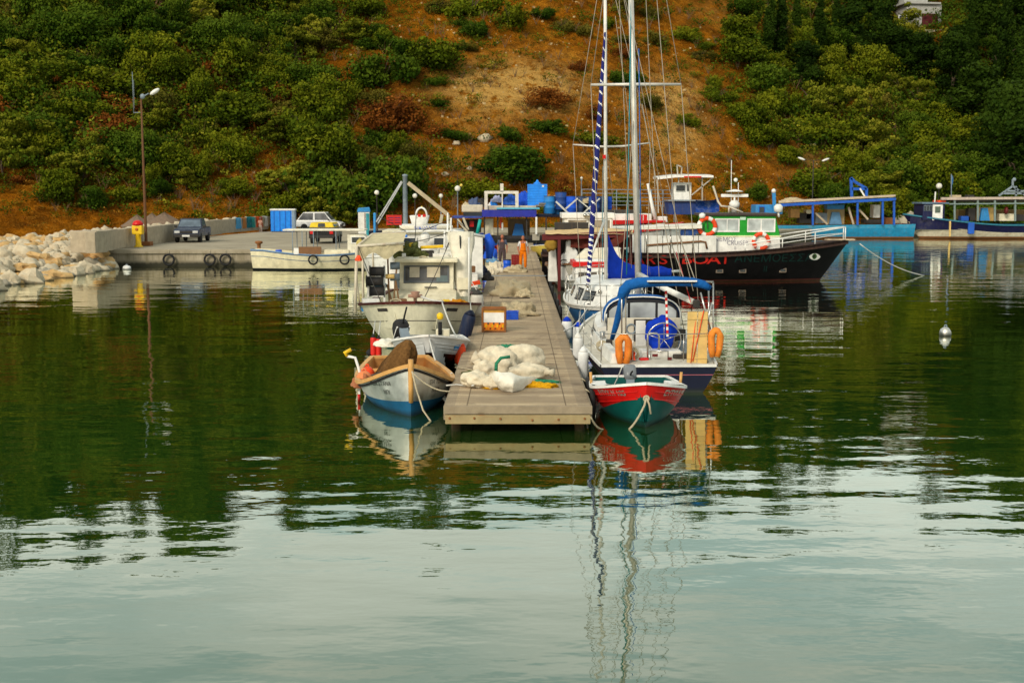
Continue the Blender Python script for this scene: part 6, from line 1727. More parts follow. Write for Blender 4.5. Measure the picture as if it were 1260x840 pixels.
mb = MB(); mb.ball(WB(678, 299, 53.4), (.28, .25, .34), 14, amp=.4, seed=3); mb.build('hanging_bag', paint('olive_brown_bag', (.38, .22, .03), .9, .3, (.1, .05, .01), False), bb)
mb = MB(); mb.box(WB(703, 300, 54.6), (1.5, .4, 1.9)); mb.build('dark_locker', DARK, bb, bevel=.02)  # plain dark locker behind the white cover
mb = MB(); mb.tube([WB(712, 347, 53.2), WB(704, 330, 53.1), WB(716, 372, 52.4)], .04, 6); mb.build('spar', TAN, bb)

# yellow tender at the right of the pier head
H = Hull(3.4, 1.5, lambda t: .55 + .2 * max(0, 1 - t) ** 2, lambda t: -.2, q=(.7, .4), rake=.3, pe=.6, p=2.4, tw=.8)
yt = empty('rowing_dinghy', Q(664, 313, 82) * 1 + Vector((0, 0, 0)), 0, 'yellow tender moored right of the far end of the pier', 'boat')
yt.location = (P(664, 318, 0).x + .15, 82.5, .22); yt.rotation_euler = (0, 0, .1)
H.build([('sheer', 0)], [paint('dull_yellow_hull', (.62, .47, .08), .5, .3)], yt, inner=(.1, 0)); H.rail(.06, .05, CREAM, yt, dz=.01)
thwart(H, yt, .5, .35, 0, BROWNW); hh = MB(); hh.lathe([(.02, 0), (.06, .01), (.02, .03)], 8, c=(.2, -1.0, .35)); hh.build('hawse_hole', DARK, yt)
# ================================================================== white boat behind the cream fishing boat
H = Hull(10.0, 3.5, lambda t: 1.0 + .4 * max(0, 1 - t / .7) ** 2, lambda t: -.5, tm=.42, p=2.5, tw=.75, q=(.5, .3), rake=.4, pe=.6)
w1 = empty('fishing_boat', Vector((-2.95, 44.3 + H.L / 2, 0)), .02, 'white fishing boat with wide wheelhouse band behind the cream boat', 'boat')
W1 = lambda u, v, Y: W2L(w1, Q(u, v, Y))
H.build([(.12, 0), (lambda t: H.zs(t) - .3, 1), (lambda t: H.zs(t) - .24, 2), ('sheer', 1)], [BLUEB, WHITE, BLUE], w1, inner=(.6, 1)); H.rail(.12, .07, paint('red_brown_rail', (.30, .05, .03), .5, .3), w1, dz=.02)
x0, x1 = W1(474, 290, 47).x, W1(560, 290, 47).x; zt = W1(0, 288, 47).z; zb = W1(0, 303, 47).z; y0 = W1(0, 0, 47).y
house(w1, x0, x1, y0, y0 + 2.4, .6, zt, WHITE, CREAM, .14, .13, nose=.2)
for (ua, ub) in ((488, 512), (532, 548)): frame_window((ub - ua) * 47 / FPX, .36, .05, .04, GLASS, WHITE2, w1, TM((W1((ua + ub) / 2, 290, 47).x, y0 + .10, zt - .30), 0, -.1))
mb = MB(); mb.ball(W1(523, 292, 46.9), (.20, .16, .20), 14); mb.build('white_dome', WHITE2, w1)
mb = MB()
for u in (484, 493, 551, 558): mb.tube([W1(u, 330, 46.6), W1(u, 285, 46.8)], .035, 7)
mb.tube([W1(462, 297, 46.4), W1(470, 289, 46.6), W1(500, 285, 46.7), W1(545, 284, 46.7), W1(572, 287, 46.6), W1(590, 295, 46.4)], .05, 7); mb.build('roof_arch', WHITE, w1)
mb = MB(); mb.tube([W1(492, 280.5, 47.2), W1(557, 280, 47.2)], .085, 12); mb.build('furled_awning_roll', CANW, w1)
flat_text('ΝΙΚΟΛΑΟΣ', .17, BLUE, w1, W1(524, 280.4, 47.05), (1, 0, 0), (0, 0, 1), 1.0)
mb = MB()
for (u, v0, v1) in [(551, 262, 332), (555, 268, 332), (461, 262, 300), (547, 283, 340)]: mb.tube([W1(u - (v1 - v0) * .02, v1, 46.2), W1(u, v0, 46.4)], .03, 6)
mb.build('antenna_poles', WHITE2, w1)
mb = MB(); mb.tube([W1(461, 296, 46.1), W1(461, 262, 46.1)], .05, 6); mb.build('blue_staff', LBLUE, w1)
mb = MB(); mb.box(W1(586, 315, 46), (.5, .6, 1.6)); mb.box(W1(583, 345, 45.4), (.3, .4, .5)); mb.build('side_lockers', WHITE, w1, bevel=.03)
for (u, v, w, h) in [(578, 291, .16, .13), (578, 299, .16, .10), (560, 292, .14, .22), (560, 302, .14, .2)]: mb = MB(); mb.box(W1(u, v, 45.6), (w, .05, h)); mb.build('port_light', BLACK, w1, bevel=.02)
mb = MB(); mb.bar(W1(577, 350, 44.6), W1(590, 347, 44.8), .12, .14); mb.build('red_beam', REDO, w1)
mb = MB(); R_ = [[W1(586 + 9 * i / 6, 287 + 7 * j / 3 + .6 * math.sin(i + j), 46.2 + .2 * j) for i in range(7)] for j in range(4)]; mb.grid(R_); mb.build('blue_awning', TARPB, w1)
mb = MB(); mb.tube([W1(599, 288, 46.4), W1(603, 300, 46.4), W1(602, 318, 46.4)], [.12, .2, .12], 8); mb.build('hanging_blue_tarp', TARPB, w1)
for (nm, u, v, Y, s_, m_) in [('roof_box', 506, 283, 48, (.6, .5, .22), WHITE), ('roof_box', 537, 282, 48, (.4, .4, .26), BLUE), ('grey_case', 564, 286, 46.6, (.4, .3, .24), GREYM), ('dark_case', 471, 305, 46.2, (.4, .3, .3), DARK), ('brown_box', 581, 331, 45.2, (.22, .2, .24), BROWNW)]:
    mb = MB(); mb.box(W1(u, v, Y), s_, 0, Rz(.2)); mb.build(nm, m_, w1, bevel=.03)
for (u0, v0, u1, v1) in [(461, 263, 500, 285), (551, 262, 592, 296), (555, 270, 520, 284)]:
    mb = MB(); mb.tube([W1(u0, v0, 46.4), W1(u1, v1, 46.4)], .014, 5); mb.build('rigging_line', DARK, w1)
heap('clutter_heap', Q(473, 296, 46.5), (.38, .3, .22), paint('brown_mixed_nets', (.22, .13, .06), .9, .6, (.45, .3, .05), False, 14, .8), 'brown mixed net heap on the white boat left of its wheelhouse', 'net', 81)
heap('blue_bag', Q(496, 292, 46.2), (.16, .15, .16), SKYB, 'small sky blue bag on the white boat left of the white dome', 'bag', 82)
crate(Q(485, 277, 52), (.62, .5, .42), .1, paint('red_crate_plastic', (.55, .02, .015), .5, .2), 'red crate under a blue box left of the derrick foot')
mb = MB(); mb.box((0, 0, 0), (.5, .4, .26)); o = mb.build('blue_box', BLUE, bevel=.04); o.location = Q(486, 270.5, 52) ; tag(o, 'blue box on top of the red crate left of the derrick', 'box')
for i, (u, v) in enumerate([(583, 322), (594, 338), (600, 345)]):
    heap('blue_fender_bag', Q(u, v, 47.5), (.22, .2, .34), [BLUE, NAVY, DARK][i], ['blue cloth bundle on the side of the white boat', 'navy cloth bundle low on the white boat beside the pier', 'black cloth bundle hanging beside the pier edge'][i], 'cloth', 85 + i)

# white boat further back with a round arch
H = Hull(9.0, 3.2, lambda t: 1.1 + .3 * max(0, 1 - t / .7) ** 2, lambda t: -.5, tm=.42, p=2.5, tw=.75, q=(.5, .3), rake=.4, pe=.6)
w2 = empty('fishing_boat', Vector((-5.9, 57.0 + H.L / 2, 0)), .03, 'farther white boat with round white arch, left of the derrick stay', 'boat')
W2 = lambda u, v, Y: W2L(w2, Q(u, v, Y))
H.build([(.12, 0), ('sheer', 1)], [BLUEB, WHITE], w2, inner=(.6, 1)); H.rail(.12, .07, WHITE2, w2, dz=.02)
mb = MB(); x0, x1 = W2(503, 270, 60).x, W2(527, 270, 60).x; za, zb = W2(0, 265.5, 60).z, W2(0, 277, 60).z
mb.prism([(x0, za), (x1, za), (x1 - .12, zb), (x0 + .12, zb)], W2(0, 0, 60).y, W2(0, 0, 61.2).y, 'y'); mb.build('upper_pod', WHITE2, w2, bevel=.04)
mb = MB(); c0 = W2(518.5, 266, 59.9); mb.tube([c0 + Vector((.26 * math.cos(a), 0, .05 + .36 * math.sin(a))) for a in np.linspace(-.5, PI + .5, 16)], .045, 8); mb.build('round_arch', WHITE2, w2)
for x_ in (-.1, .14): mb = MB(); mb.box(c0 + Vector((x_, -.03, .03)), (.15, .04, .14)); mb.build('red_light', RED, w2)
mb = MB(); mb.lathe([(.02, 0), (.06, .03), (.02, .12)], 8, c=W2(519, 256.5, 60)); mb.build('beacon', YELLOW, w2)
x0, x1 = W2(480, 270, 60).x, W2(560, 270, 60).x
house(w2, W2(490, 0, 60).x, W2(548, 0, 60).x, W2(0, 0, 60).y, W2(0, 0, 62).y, .6, W2(0, 279, 60).z, WHITE, WHITE2, .1, .08)
for u in (500, 520, 540): frame_window(.55, .4, .05, .03, GLASS, WHITE2, w2, TM((W2(u, 285, 60).x, W2(0, 0, 59.97).y, W2(0, 286, 60).z)))

# ================================================================== cream boat lying along the quay (left)
H = Hull(7.4, 2.5, lambda t: 1.15 - .25 * math.sin(PI * min(1, t / .9)) + .04 * t, lambda t: -.4 + .3 * t ** 6, tm=.45, p=2.2, tw=.35, q=(.6, .35), rake=.3, srake=.1, pe=.7)
qb = empty('fishing_boat', Vector((-11.25, 70.2, 0)), PI / 2 + .03, 'cream motor boat with flat canopy and two tyres lying along the quay', 'boat')
WQ = lambda u, v, Y: W2L(qb, Q(u, v, Y))
H.build([(.10, 0), (lambda t: H.zs(t) - .42, 1), (lambda t: H.zs(t) - .38, 2), (lambda t: H.zs(t) - .12, 1), (lambda t: H.zs(t) - .05, 2), ('sheer', 3)], [NAVY, paint('warm_cream_hull', (.76, .68, .46), .45, .3, (.35, .22, .08)), paint('blue_grey_line', (.08, .13, .22), .5, .2), paint('pale_blue_rail', (.22, .38, .60), .5, .3)], qb, inner=(.5, 1))
YN = 69.0
mb = MB(); mb.prism([(WQ(322, 0, 70).y, -.1), (WQ(317, 0, 70).y, .05), (WQ(316, 0, 70).y, .72), (WQ(321, 0, 70).y, .78), (WQ(324.5, 0, 70).y, .1)], -.06, .06, 'x'); mb.build('rudder', WHITE2, qb, bevel=.02)
ya, yb = WQ(424, 0, 70).y, WQ(466, 0, 70).y
lo, hi = min(ya, yb), max(ya, yb)
mb = MB(); mb.prism([(hi, .6), (hi, 1.75), (hi + .0, 2.02), (lo + 1.0, 2.02), (lo + .35, 1.45), (lo, 1.15), (lo, .6)], -.78, .78, 'x'); mb.build('cabin', paint('cream_white_cabin', (.78, .73, .58), .4, .25), qb, bevel=.04)
sgn = 1 if (Rz(qb.rotation_euler.z) @ Vector((1, 0, 0))).y < 0 else -1
frame_window(.85, .42, .06, .05, GLASS, WHITE2, qb, TM((sgn * .80, hi - .62, 1.72), sgn * PI / 2))
mb = MB(); mb.prism([(lo + .46, 1.50), (lo + .99, 1.98), (lo + 1.04, 1.94), (lo + .52, 1.46)], -.7, .7, 'x'); mb.build('windscreen', GLASS, qb)
yc, yd = WQ(344, 0, 70).y, WQ(446, 0, 70).y
mb = MB(); mb.box((0, (yc + yd) / 2, 2.28), (1.9, abs(yc - yd), .09)); mb.build('canopy', paint('cream_canopy', (.78, .72, .58), .7, .3), qb, bevel=.03)
mb = MB()
for u in (356, 368, 382, 410):
    for s in (-1, 1): mb.tube([(s * .88, WQ(u, 0, 70).y, .8), (s * .88, WQ(u, 0, 70).y, 2.26)], .025, 6)
mb.build('canopy_posts', GREYM, qb)
mb = MB(); mb.box((sgn * 1.12, (WQ(361, 0, 69).y + WQ(389.5, 0, 69).y) / 2, 1.14), (.08, abs(WQ(361, 0, 69).y - WQ(389.5, 0, 69).y), .42)); mb.build('brown_screen', BROWNW, qb, bevel=.01)
mb = MB(); mb.box((sgn * 1.12, WQ(358, 0, 69).y, 1.10), (.1, .28, .36)); mb.build('white_box_end', WHITE2, qb, bevel=.02)
mb = MB(); mb.box((0, WQ(408, 0, 69).y, 1.02), (1.9, 1.4, .30)); mb.build('engine_casing', CREAM, qb, bevel=.03)
mb = MB(); mb.box((sgn * .6, WQ(334, 0, 69).y, 1.05), (.3, .35, .22)); mb.build('blue_bundle', TARPB, qb, bevel=.05)
for u in (379.5, 419):
    tyre('tyre_fender', (sgn * 1.34, WQ(u, 0, 69).y, .62), .29, Ry(PI / 2), qb)
ball_float(Q(443, 299, 69.4), .22, paint('dull_yellow_float', (.5, .4, .12), .6, .3), 'dull yellow round float at the bow of the cream quay boat')

# ================================================================== black excursion boat
H = Hull(15.4, 3.9, lambda t: 1.38 + .70 * max(0, 1 - t / .62) ** 1.8 + .12 * t, lambda t: -.6, tm=.4, p=2.0, tw=.8, q=(.8, .4), rake=1.9, pe=.85)
pb = empty('excursion_boat', Vector((9.2, 61.2, 0)), PI / 2 - .02, 'black hulled excursion boat with green cabin, orange life rings and painted eye', 'boat')
WP = lambda u, v, Y: W2L(pb, Q(u, v, Y))
H.build([(.10, 0), (lambda t: H.zs(t) - .22, 1), ('sheer', 2)], [paint('dark_red_boot', (.09, .012, .012), .5, .3), BLACKH, paint('brown_black_rubrail', (.02, .010, .010), .5, .4)], pb, n=40)
H.deck(.16, paint('brown_deck', (.16, .09, .05), .7, .4), pb)
H.rail(.10, .10, paint('dark_brown_rubrail', (.045, .018, .012), .6, .3), pb, 'rub_rail', z=lambda t: H.zs(t) - .20, off=.03, sides=(1, -1))
sg = 1 if (Rz(pb.rotation_euler.z) @ Vector((1, 0, 0))).y < 0 else -1     # side that faces the camera
Yp = 59.5
def tt_of(u): return (WP(u, 300, Yp).y) / H.L + .5
RL = [paint('red_sign_paint', (.62, .02, .012), .5, .1), paint('cream_sign_paint', (.72, .45, .36), .5, .1)]
for ch, u, sz, w in [('B', 772, .62, 1.0), ('A', 787, .62, 1.0), ('R', 801, .62, 1.0), ('S', 817, .62, 1.15), ('B', 846, .62, 1.2), ('O', 863, .62, 1.25), ('A', 880, .62, 1.25), ('T', 894.5, .62, 1.0)]:
    hull_text(H, ch, sz * .98, tt_of(u), 1.09 if u < 840 else 1.10, sg, RL[0], pb, .020, wide=w * 1.35, heavy=.007)
TEALD = paint('dark_teal_lettering', (.004, .030, .026), .5, .1)
hull_text(H, 'ΑΝΕΜΟΕΣΣΑ', .52, tt_of(959), 1.16, sg, TEALD, pb, .012, wide=1.25); hull_text(H, 'ΙΙ', .42, tt_of(953), .62, sg, TEALD, pb, .012)
for u in (891, 922, 980):
    fr_ = MB(); pa = MB(); p = H.pt(tt_of(u), .56, sg)
    fr_.box(p + Vector((sg * .01, 0, 0)), (.05, .36, .22)); pa.box(p + Vector((sg * .03, 0, 0)), (.05, .24, .11))
    f = fr_.build('porthole_frame', paint('worn_bronze', (.16, .12, .09), .5, .3), pb, bevel=.015); pa.build('pane', GLASS, f, bevel=.01)
# painted eye near the bow
def eye_patch(uc, zc, w, h, off, name, mat):
    mb = MB(); t0 = tt_of(uc); a = H.pt(t0, zc); vs = []
    for i in range(20):
        th = 2 * PI * i / 20; x = math.cos(th) * w; z = math.sin(th) * h * (1 - .35 * abs(math.cos(th)) ** 3) + .25 * x * (-1) * .3
        tq = t0
        for _ in range(5): tq -= (H.pt(tq, zc + z).y - (a.y - x)) / H.L
        p = H.pt(tq, zc + z, sg); vs.append(p + Vector((sg * off, 0, 0)))
    mb.add(vs, [tuple(range(20))]); return mb.build(name, mat, pb)
eye_patch(1017, 1.22, .31, .17, .03, 'painted_eye', WHITE2); eye_patch(1016, 1.24, .13, .14, .045, 'painted_iris', paint('eye_green', (.05, .12, .03), .5, 0)); eye_patch(1015, 1.25, .055, .07, .06, 'painted_pupil', BLACK)
# cabin with the green band
yA, yB = WP(887, 0, Yp).y, WP(970, 0, Yp).y; zd = 1.35; z0, z1, z2 = WP(0, 291, Yp).z, WP(0, 289, Yp).z, WP(0, 266, Yp).z
lo, hi = min(yA, yB), max(yA, yB)
mb = MB(); mb.prism([(lo - .0, zd), (lo + .03, z0), (hi + .6, z0), (hi + .6, zd)], -1.25, 1.25, 'x'); mb.build('cabin_side', WHITE2, pb, bevel=.01)
mb = MB(); mb.prism([(lo + .02, z0 + .003), (lo + .28, z2), (hi + .5, z2), (hi + .5, z0 + .003)], -1.22, 1.22, 'x'); mb.build('cabin_band', GREEN, pb, bevel=.02)
mb = MB(); mb.box((0, (lo + hi) / 2 + .3, z0 + .0), (2.54, hi - lo + .66, .07)); mb.build('band_ledge', paint('yellow_white_ledge', (.78, .75, .45), .5, .2), pb, bevel=.01)
mb = MB(); mb.box((0, (lo + hi) / 2 + .45, z2 + .07), (2.7, hi - lo + .5, .13)); mb.build('cabin_roof', paint('dark_brown_roof', (.05, .035, .03), .6, .3), pb, bevel=.03)
PALEW = glassy('pale_curtained_window', (.42, .45, .44), .18)
for (ua, ub) in ((887, 917.5), (928, 962.5)):
    w_ = (ub - ua) * Yp / FPX
    frame_window(w_, .66, .06, .05, PALEW, WHITE2, pb, TM((sg * 1.235, WP((ua + ub) / 2, 0, Yp).y, (z0 + z2) / 2 + .04), sg * PI / 2), mull=1)
mb = MB(); mb.box((sg * 1.235, WP(922, 0, Yp).y, z2 - .12), (.04, .28, .14)); mb.build('pale_plate', paint('mint_plate', (.5, .7, .55), .5, .1), pb)
mb = MB(); mb.prism([(lo - .0, z0 + .12), (lo + .2, z2 - .06), (lo + .24, z2 - .06), (lo + .04, z0 + .12)], -1.0, 1.0, 'x'); mb.build('windscreen', GLASS, pb)
rgt = Vector((0, -1 if sg > 0 else 1, 0))
rgt = Rz(-pb.rotation_euler.z) @ Vector((1, 0, 0))
LG = paint('grey_lilac_letters', (.28, .26, .34), .6, .3, (.6, .55, .5), False, 30)
flat_text('ΑΝΕΜΟΣ', .30, LG, pb, (sg * 1.262, WP(898, 0, Yp).y, WP(0, 295, Yp).z), rgt, (0, 0, 1), 1.0)
flat_text('CRUISER', .28, LG, pb, (sg * 1.262, WP(916, 0, Yp).y, WP(0, 299.5, Yp).z), rgt, (0, 0, 1), 1.0)
flat_text('ΙΙ', .2, LG, pb, (sg * 1.262, WP(913, 0, Yp).y, WP(0, 306, Yp).z), rgt, (0, 0, 1), 1.0)
# roof gear: radar, dome, lamp, bent pipe
zr = z2 + .14
mb = MB(); c0 = Vector((0, WP(916, 0, Yp).y, zr)); mb.lathe([(.05, 0), (.12, .02), (.12, .25), (.24, .30), (.26, .48), (.14, .62)], 14, c=c0); mb.build('radar_dome', WHITE2, pb)
mb = MB(); mb.box(c0 + Vector((0, 0, .85)), (.16, 1.34, .15)); mb.tube([c0 + Vector((0, 0, .6)), c0 + Vector((0, 0, .8))], .05, 8); mb.lathe([(.4, 1.03), (.42, 1.07), (.05, 1.16)], 14, c=c0); mb.build('radar_scanner', WHITE2, pb, bevel=.02)
mb = MB(); mb.tube([Vector((sg * .5, WP(906, 0, Yp).y, zr + .30)), Vector((sg * .5, WP(897, 0, Yp).y, zr + .34)), Vector((sg * .5, WP(893, 0, Yp).y, zr + .55)), Vector((sg * .5, WP(887, 0, Yp).y, zr + 1.25)), Vector((sg * .5, WP(886, 0, Yp).y, zr + 1.32))], .05, 7)
mb.tube([Vector((sg * .5, WP(906, 0, Yp).y, zr + .32)), Vector((sg * .5, WP(925, 0, Yp).y, zr + .02))], .045, 7); mb.tube([Vector((sg * .5, WP(907, 0, Yp).y, zr + .32)), Vector((sg * .5, WP(907, 0, Yp).y, zr))], .04, 7); mb.build('bent_pipe', paint('cream_pipe', (.66, .58, .46), .5, .3), pb)
mb = MB(); mb.tube([Vector((0, WP(912, 0, Yp).y, zr)), Vector((0, WP(911, 0, Yp).y, zr + 2.6))], .018, 6); mb.tube([Vector((0, WP(921, 0, Yp).y, zr)), Vector((0, WP(920.5, 0, Yp).y, zr + 1.5))], .018, 6); mb.build('antennas', WHITE2, pb)
mb = MB(); mb.ball(Vector((0, WP(917, 0, Yp).y, zr + 1.62)), .10, 10); mb.build('gps_dome', WHITE2, pb)
mb = MB(); mb.lathe([(.05, -.1), (.2, -.05), (.22, .2), (.1, .32)], 12, c=Vector((sg * .9, WP(968, 0, Yp).y, zr + .12))); mb.tube([Vector((sg * .9, WP(969, 0, Yp).y, zr - .2)), Vector((sg * .9, WP(968, 0, Yp).y, zr + .05))], .05, 7); mb.build('search_light', WHITE2, pb)
# bow rail
mb = MB(); pts = [H.pt(t_, H.zs(t_), s) + Vector((-s * .08, 0, 0)) for s, t_ in [(-1, .36), (-1, .24), (-1, .13), (-1, .02), (1, .02), (1, .13), (1, .24), (1, .36)]]
top = [p + Vector((0, 0, .26 + .36 * min(1, max(0, (.40 - (p.y / H.L + .5)) / .3)))) for p in pts]
mb.tube(top, .035, 7); mb.tube([p.lerp(q, .5) for p, q in zip(pts, top)], .02, 6)
for p, q in zip(pts, top): mb.tube([p, q], .028, 6)
mb.build('bow_rail', WHITE2, pb)
mb = MB(); mb.box(H.pt(.05, 1.9) + Vector((-H.pt(.05, 1.9).x, -.3, .14)), (.5, 1.4, .06)); mb.build('bow_plank', paint('pale_plank', (.55, .42, .28), .7, .3), pb)
# after bulwark panels and awning
yC, yD = WP(775, 0, Yp).y, WP(888, 0, Yp).y
lo2, hi2 = min(yC, yD), max(yC, yD); zt2 = WP(0, 290, Yp).z
for k in range(5):
    a = lo2 + (hi2 - lo2) * k / 5
    mb = MB(); mb.box((sg * 1.55, a + (hi2 - lo2) / 10, (1.30 + zt2) / 2), (.06, (hi2 - lo2) / 5 - .03, zt2 - 1.30)); mb.build('bulwark_panel', WHITE, pb, bevel=.008)
mb = MB()
for (u0, v0, u1, v1) in [(800, 302, 868, 297)]: mb.tube([(sg * 1.62, WP(u0, 0, Yp).y, WP(0, v0, Yp).z), (sg * 1.62, WP(u1, 0, Yp).y, WP(0, v1, Yp).z), (sg * 1.62, WP(874, 0, Yp).y, WP(0, 298, Yp).z), (sg * 1.62, WP(876, 0, Yp).y, WP(0, 306, Yp).z)], .05, 7)
mb.build('grab_pipe', BROWNW, pb)
yE, yF = WP(748, 0, Yp).y, WP(869, 0, Yp).y
mb = MB(); 
mb.prism([(yE, WP(0, 283.5, Yp).z), (yE, WP(0, 281, Yp).z), (yF, WP(0, 276.5, Yp).z), (yF, WP(0, 262, Yp).z - .0 if False else WP(0, 276, Yp).z), (yF, WP(0, 281, Yp).z)], -1.7, 1.7, 'x'); mb.build('awning', paint('long_white_awning', (.80, .76, .66), .6, .25), pb, bevel=.02)
for u in (752, 775, 800, 830, 858):
    for s in (-1, 1): mb = MB(); mb.tube([(s * 1.6, WP(u, 0, Yp).y, 1.3), (s * 1.6, WP(u, 0, Yp).y, WP(0, 281, Yp).z)], .035, 6); mb.build('awning_post', STEEL, pb)
mb = MB(); mb.box((-.6, (lo2 + hi2) / 2, 1.75), (.8, hi2 - lo2 - .3, .9)); mb.build('bench_row', DARK, pb, bevel=.03)
mb = MB(); mb.lathe([(.03, -.12), (.14, -.1), (.16, .06), (.05, .14)], 10, c=Vector((sg * 1.4, WP(870, 0, Yp).y, WP(0, 262.5, Yp).z - .12))); mb.build('deck_lamp', WHITE2, pb)
for u, v, R in ((876.5, 279, .40), (945, 297, .36)):
    lifering('life_ring', Vector((sg * 1.34, WP(u, 0, Yp).y, WP(0, v, Yp).z)), Ry(PI / 2), R, pb)
mb = MB(); mb.box((sg * 1.36, WP(877, 0, Yp).y, WP(0, 279, Yp).z + .06), (.03, .04, .34)); mb.build('ring_cord', DARK, pb)
rope(Q(1058, 300, 61), P(1137, 339, 0), .25, .025, WROPE, 'pale mooring rope from the black boat bow into the water at the right')

# ================================================================== white boat with red trim behind it
H = Hull(6.6, 3.0, lambda t: 2.25 + .45 * max(0, 1 - t / .7) ** 2, lambda t: -.5, tm=.42, p=2.2, tw=.8, q=(.6, .35), rake=.9, pe=.7)
rw = empty('fishing_boat', Vector((6.0, 66.5, 0)), PI / 2 + .05, 'white boat with red wheelhouse and red rail behind the black boat', 'boat')
WW = lambda u, v, Y: W2L(rw, Q(u, v, Y))
H.build([(.2, 0), ('sheer', 1)], [RED, WHITE], rw, inner=(1.6, 1)); H.rail(.14, .14, RED, rw, dz=.03)
sg2 = 1 if (Rz(rw.rotation_euler.z) @ Vector((1, 0, 0))).y < 0 else -1
yA, yB = WW(748, 0, 66).y, WW(804, 0, 66).y; lo, hi = min(yA, yB), max(yA, yB)
mb = MB(); mb.box((0, (lo + hi) / 2, 2.7), (1.9, hi - lo, 1.1)); mb.build('wheelhouse', WHITE, rw, bevel=.03)
mb = MB(); mb.prism([(lo - .7, WW(0, 271, 66).z), (lo - .7, WW(0, 273.2, 66).z), (hi + .2, WW(0, 276.5, 66).z), (hi + .2, WW(0, 270.5, 66).z)], -1.3, 1.3, 'x'); mb.build('red_roof', RED, rw, bevel=.02)
mb = MB(); mb.box((sg2 * .97, WW(796.5, 0, 65).y, 2.72), (.05, .44, .98)); mb.build('red_door', RED, rw, bevel=.01)
for k in range(2): mb = MB(); mb.box((sg2 * 1.0, WW(793 + 4 * k, 0, 65).y, 2.72), (.03, .03, .9)); mb.build('door_batten', WHITE2, rw)
mb = MB(); mb.tube([WW(806, 270, 66), WW(797, 226, 66.2)], [.11, .07], 8); mb.build('white_derrick', WHITE2, rw)
mb = MB(); mb.box(WW(815, 270, 66), (.45, .5, .32)); mb.build('roof_box', WHITE2, rw, bevel=.05)
mb = MB(); mb.box(WW(812, 279, 65.6), (.5, .5, .34)); mb.build('hatch_box', WHITE2, rw, bevel=.03)
mb = MB(); mb.box(WW(765, 264, 68), (3.0, 2.6, .9) if False else (2.0, 1.6, .5)); mb.build('dark_shelter', DARK, rw, bevel=.03)

# ================================================================== the working barge across the pier head
H = Hull(17.0, 4.6, lambda t: .72 + .35 * max(0, 1 - t / .5) ** 2, lambda t: -.7, tm=.35, p=2.2, tw=.85, q=(.6, .35), rake=.8, pe=.7)
b1 = empty('work_boat', Vector((2.6, 102.2, 0)), -PI / 2, 'blue mussel work boat with long roof lying across the pier head', 'boat')
WX = lambda u, v, Y: W2L(b1, Q(u, v, Y))
H.build([(.15, 0), (lambda t: H.zs(t) - .45, 1), ('sheer', 2)], [RED, BLUE, DARK], b1, inner=(.4, 1))
YB1 = 100.2
R4 = Rz(-b1.rotation_euler.z)
def bxW(mb, u0, v0, u1, v1, Y, depth, m=0):
    """box spanning a survey rectangle at distance Y, reaching back by depth"""
    a = Q(u0, v0, Y); b = Q(u1, v1, Y); c0 = Vector(((a.x + b.x) / 2, Y + depth / 2, (a.z + b.z) / 2))
    mb.box(R4 @ (c0 - Vector(b1.location)), (abs(b.x - a.x), depth, abs(a.z - b.z)), m, rot=R4.to_3x3() if hasattr(R4, 'to_3x3') else R4); return mb
bxW(MB(), 593, 258.5, 660, 267, 99.6, 4.2).build('blue_roof', paint('royal_blue_fascia', (.016, .025, .32), .5, .2), b1, bevel=.02)
bxW(MB(), 556, 266, 593, 268.5, 100, 4).build('roof_edge', paint('dark_blue_edge', (.03, .06, .30), .5, .3), b1, bevel=.02)
bxW(MB(), 660, 264, 768, 267, 100, 4).build('roof_edge', NAVY, b1, bevel=.02)
bxW(MB(), 611, 255.5, 664, 257.5, 99.7, 4).build('pale_blue_deck', paint('pale_blue_deck', (.10, .42, .60), .6, .3), b1, bevel=.02)
bxW(MB(), 598, 253, 660, 258.2, 100.4, 2.5).build('roof_trunk', paint('beige_roof_gear', (.50, .43, .33), .7, .4), b1, bevel=.03)
mb = MB()
for (u0, v0, u1, v1) in [(596, 235, 600, 258), (634, 235, 638, 258), (615.5, 226, 619.5, 236)]: bxW(mb, u0, v0, u1, v1, 100.2, .26)
bxW(mb, 600, 235, 634, 238.5, 100.2, .26); bxW(mb, 617.3, 238.5, 618.7, 256, 100.25, .12); mb.build('white_gantry', paint('chalky_white_steel', (.72, .66, .56), .5, .4, (.3, .15, .06)), b1)
mb = MB()
for u in (596, 612.5, 648, 660, 672, 690, 720, 750): bxW(mb, u - .8, 267, u + .8, 300, 100, .14)
mb.build('roof_posts', DARK, b1)
bxW(MB(), 658.8, 267, 661, 288, 99.5, .15).build('white_post', WHITE2, b1)
bxW(MB(), 597, 269, 607, 289, 101, .4).build('cream_locker', CREAM, b1, bevel=.03)
bxW(MB(), 625, 269, 652, 291, 103.4, .3).build('tan_partition', paint('tan_partition', (.34, .22, .10), .8, .4), b1)
mb = MB(); mb.prism([(0, 0)], 0, 0) if False else None
a = WX(631, 291, 101.5); 
pts = [WX(630, 291, 101.5), WX(645.5, 291, 101.5), WX(643, 276, 101.5), WX(634, 275, 101.5)]; pts2 = [p + R4 @ Vector((0, .5, 0)) for p in pts]
mb.add(pts + pts2, [(0, 1, 2, 3), (7, 6, 5, 4), (0, 4, 5, 1), (1, 5, 6, 2), (2, 6, 7, 3), (3, 7, 4, 0)]); mb.build('blue_hopper', paint('mid_blue_hopper', (.01, .13, .38), .5, .25), b1, bevel=.02)
bxW(MB(), 615, 268, 618, 281, 100.6, .2).build('red_white_marker', REDO, b1); bxW(MB(), 617, 274, 619, 283, 100.5, .15).build('white_hose', WHITE2, b1)
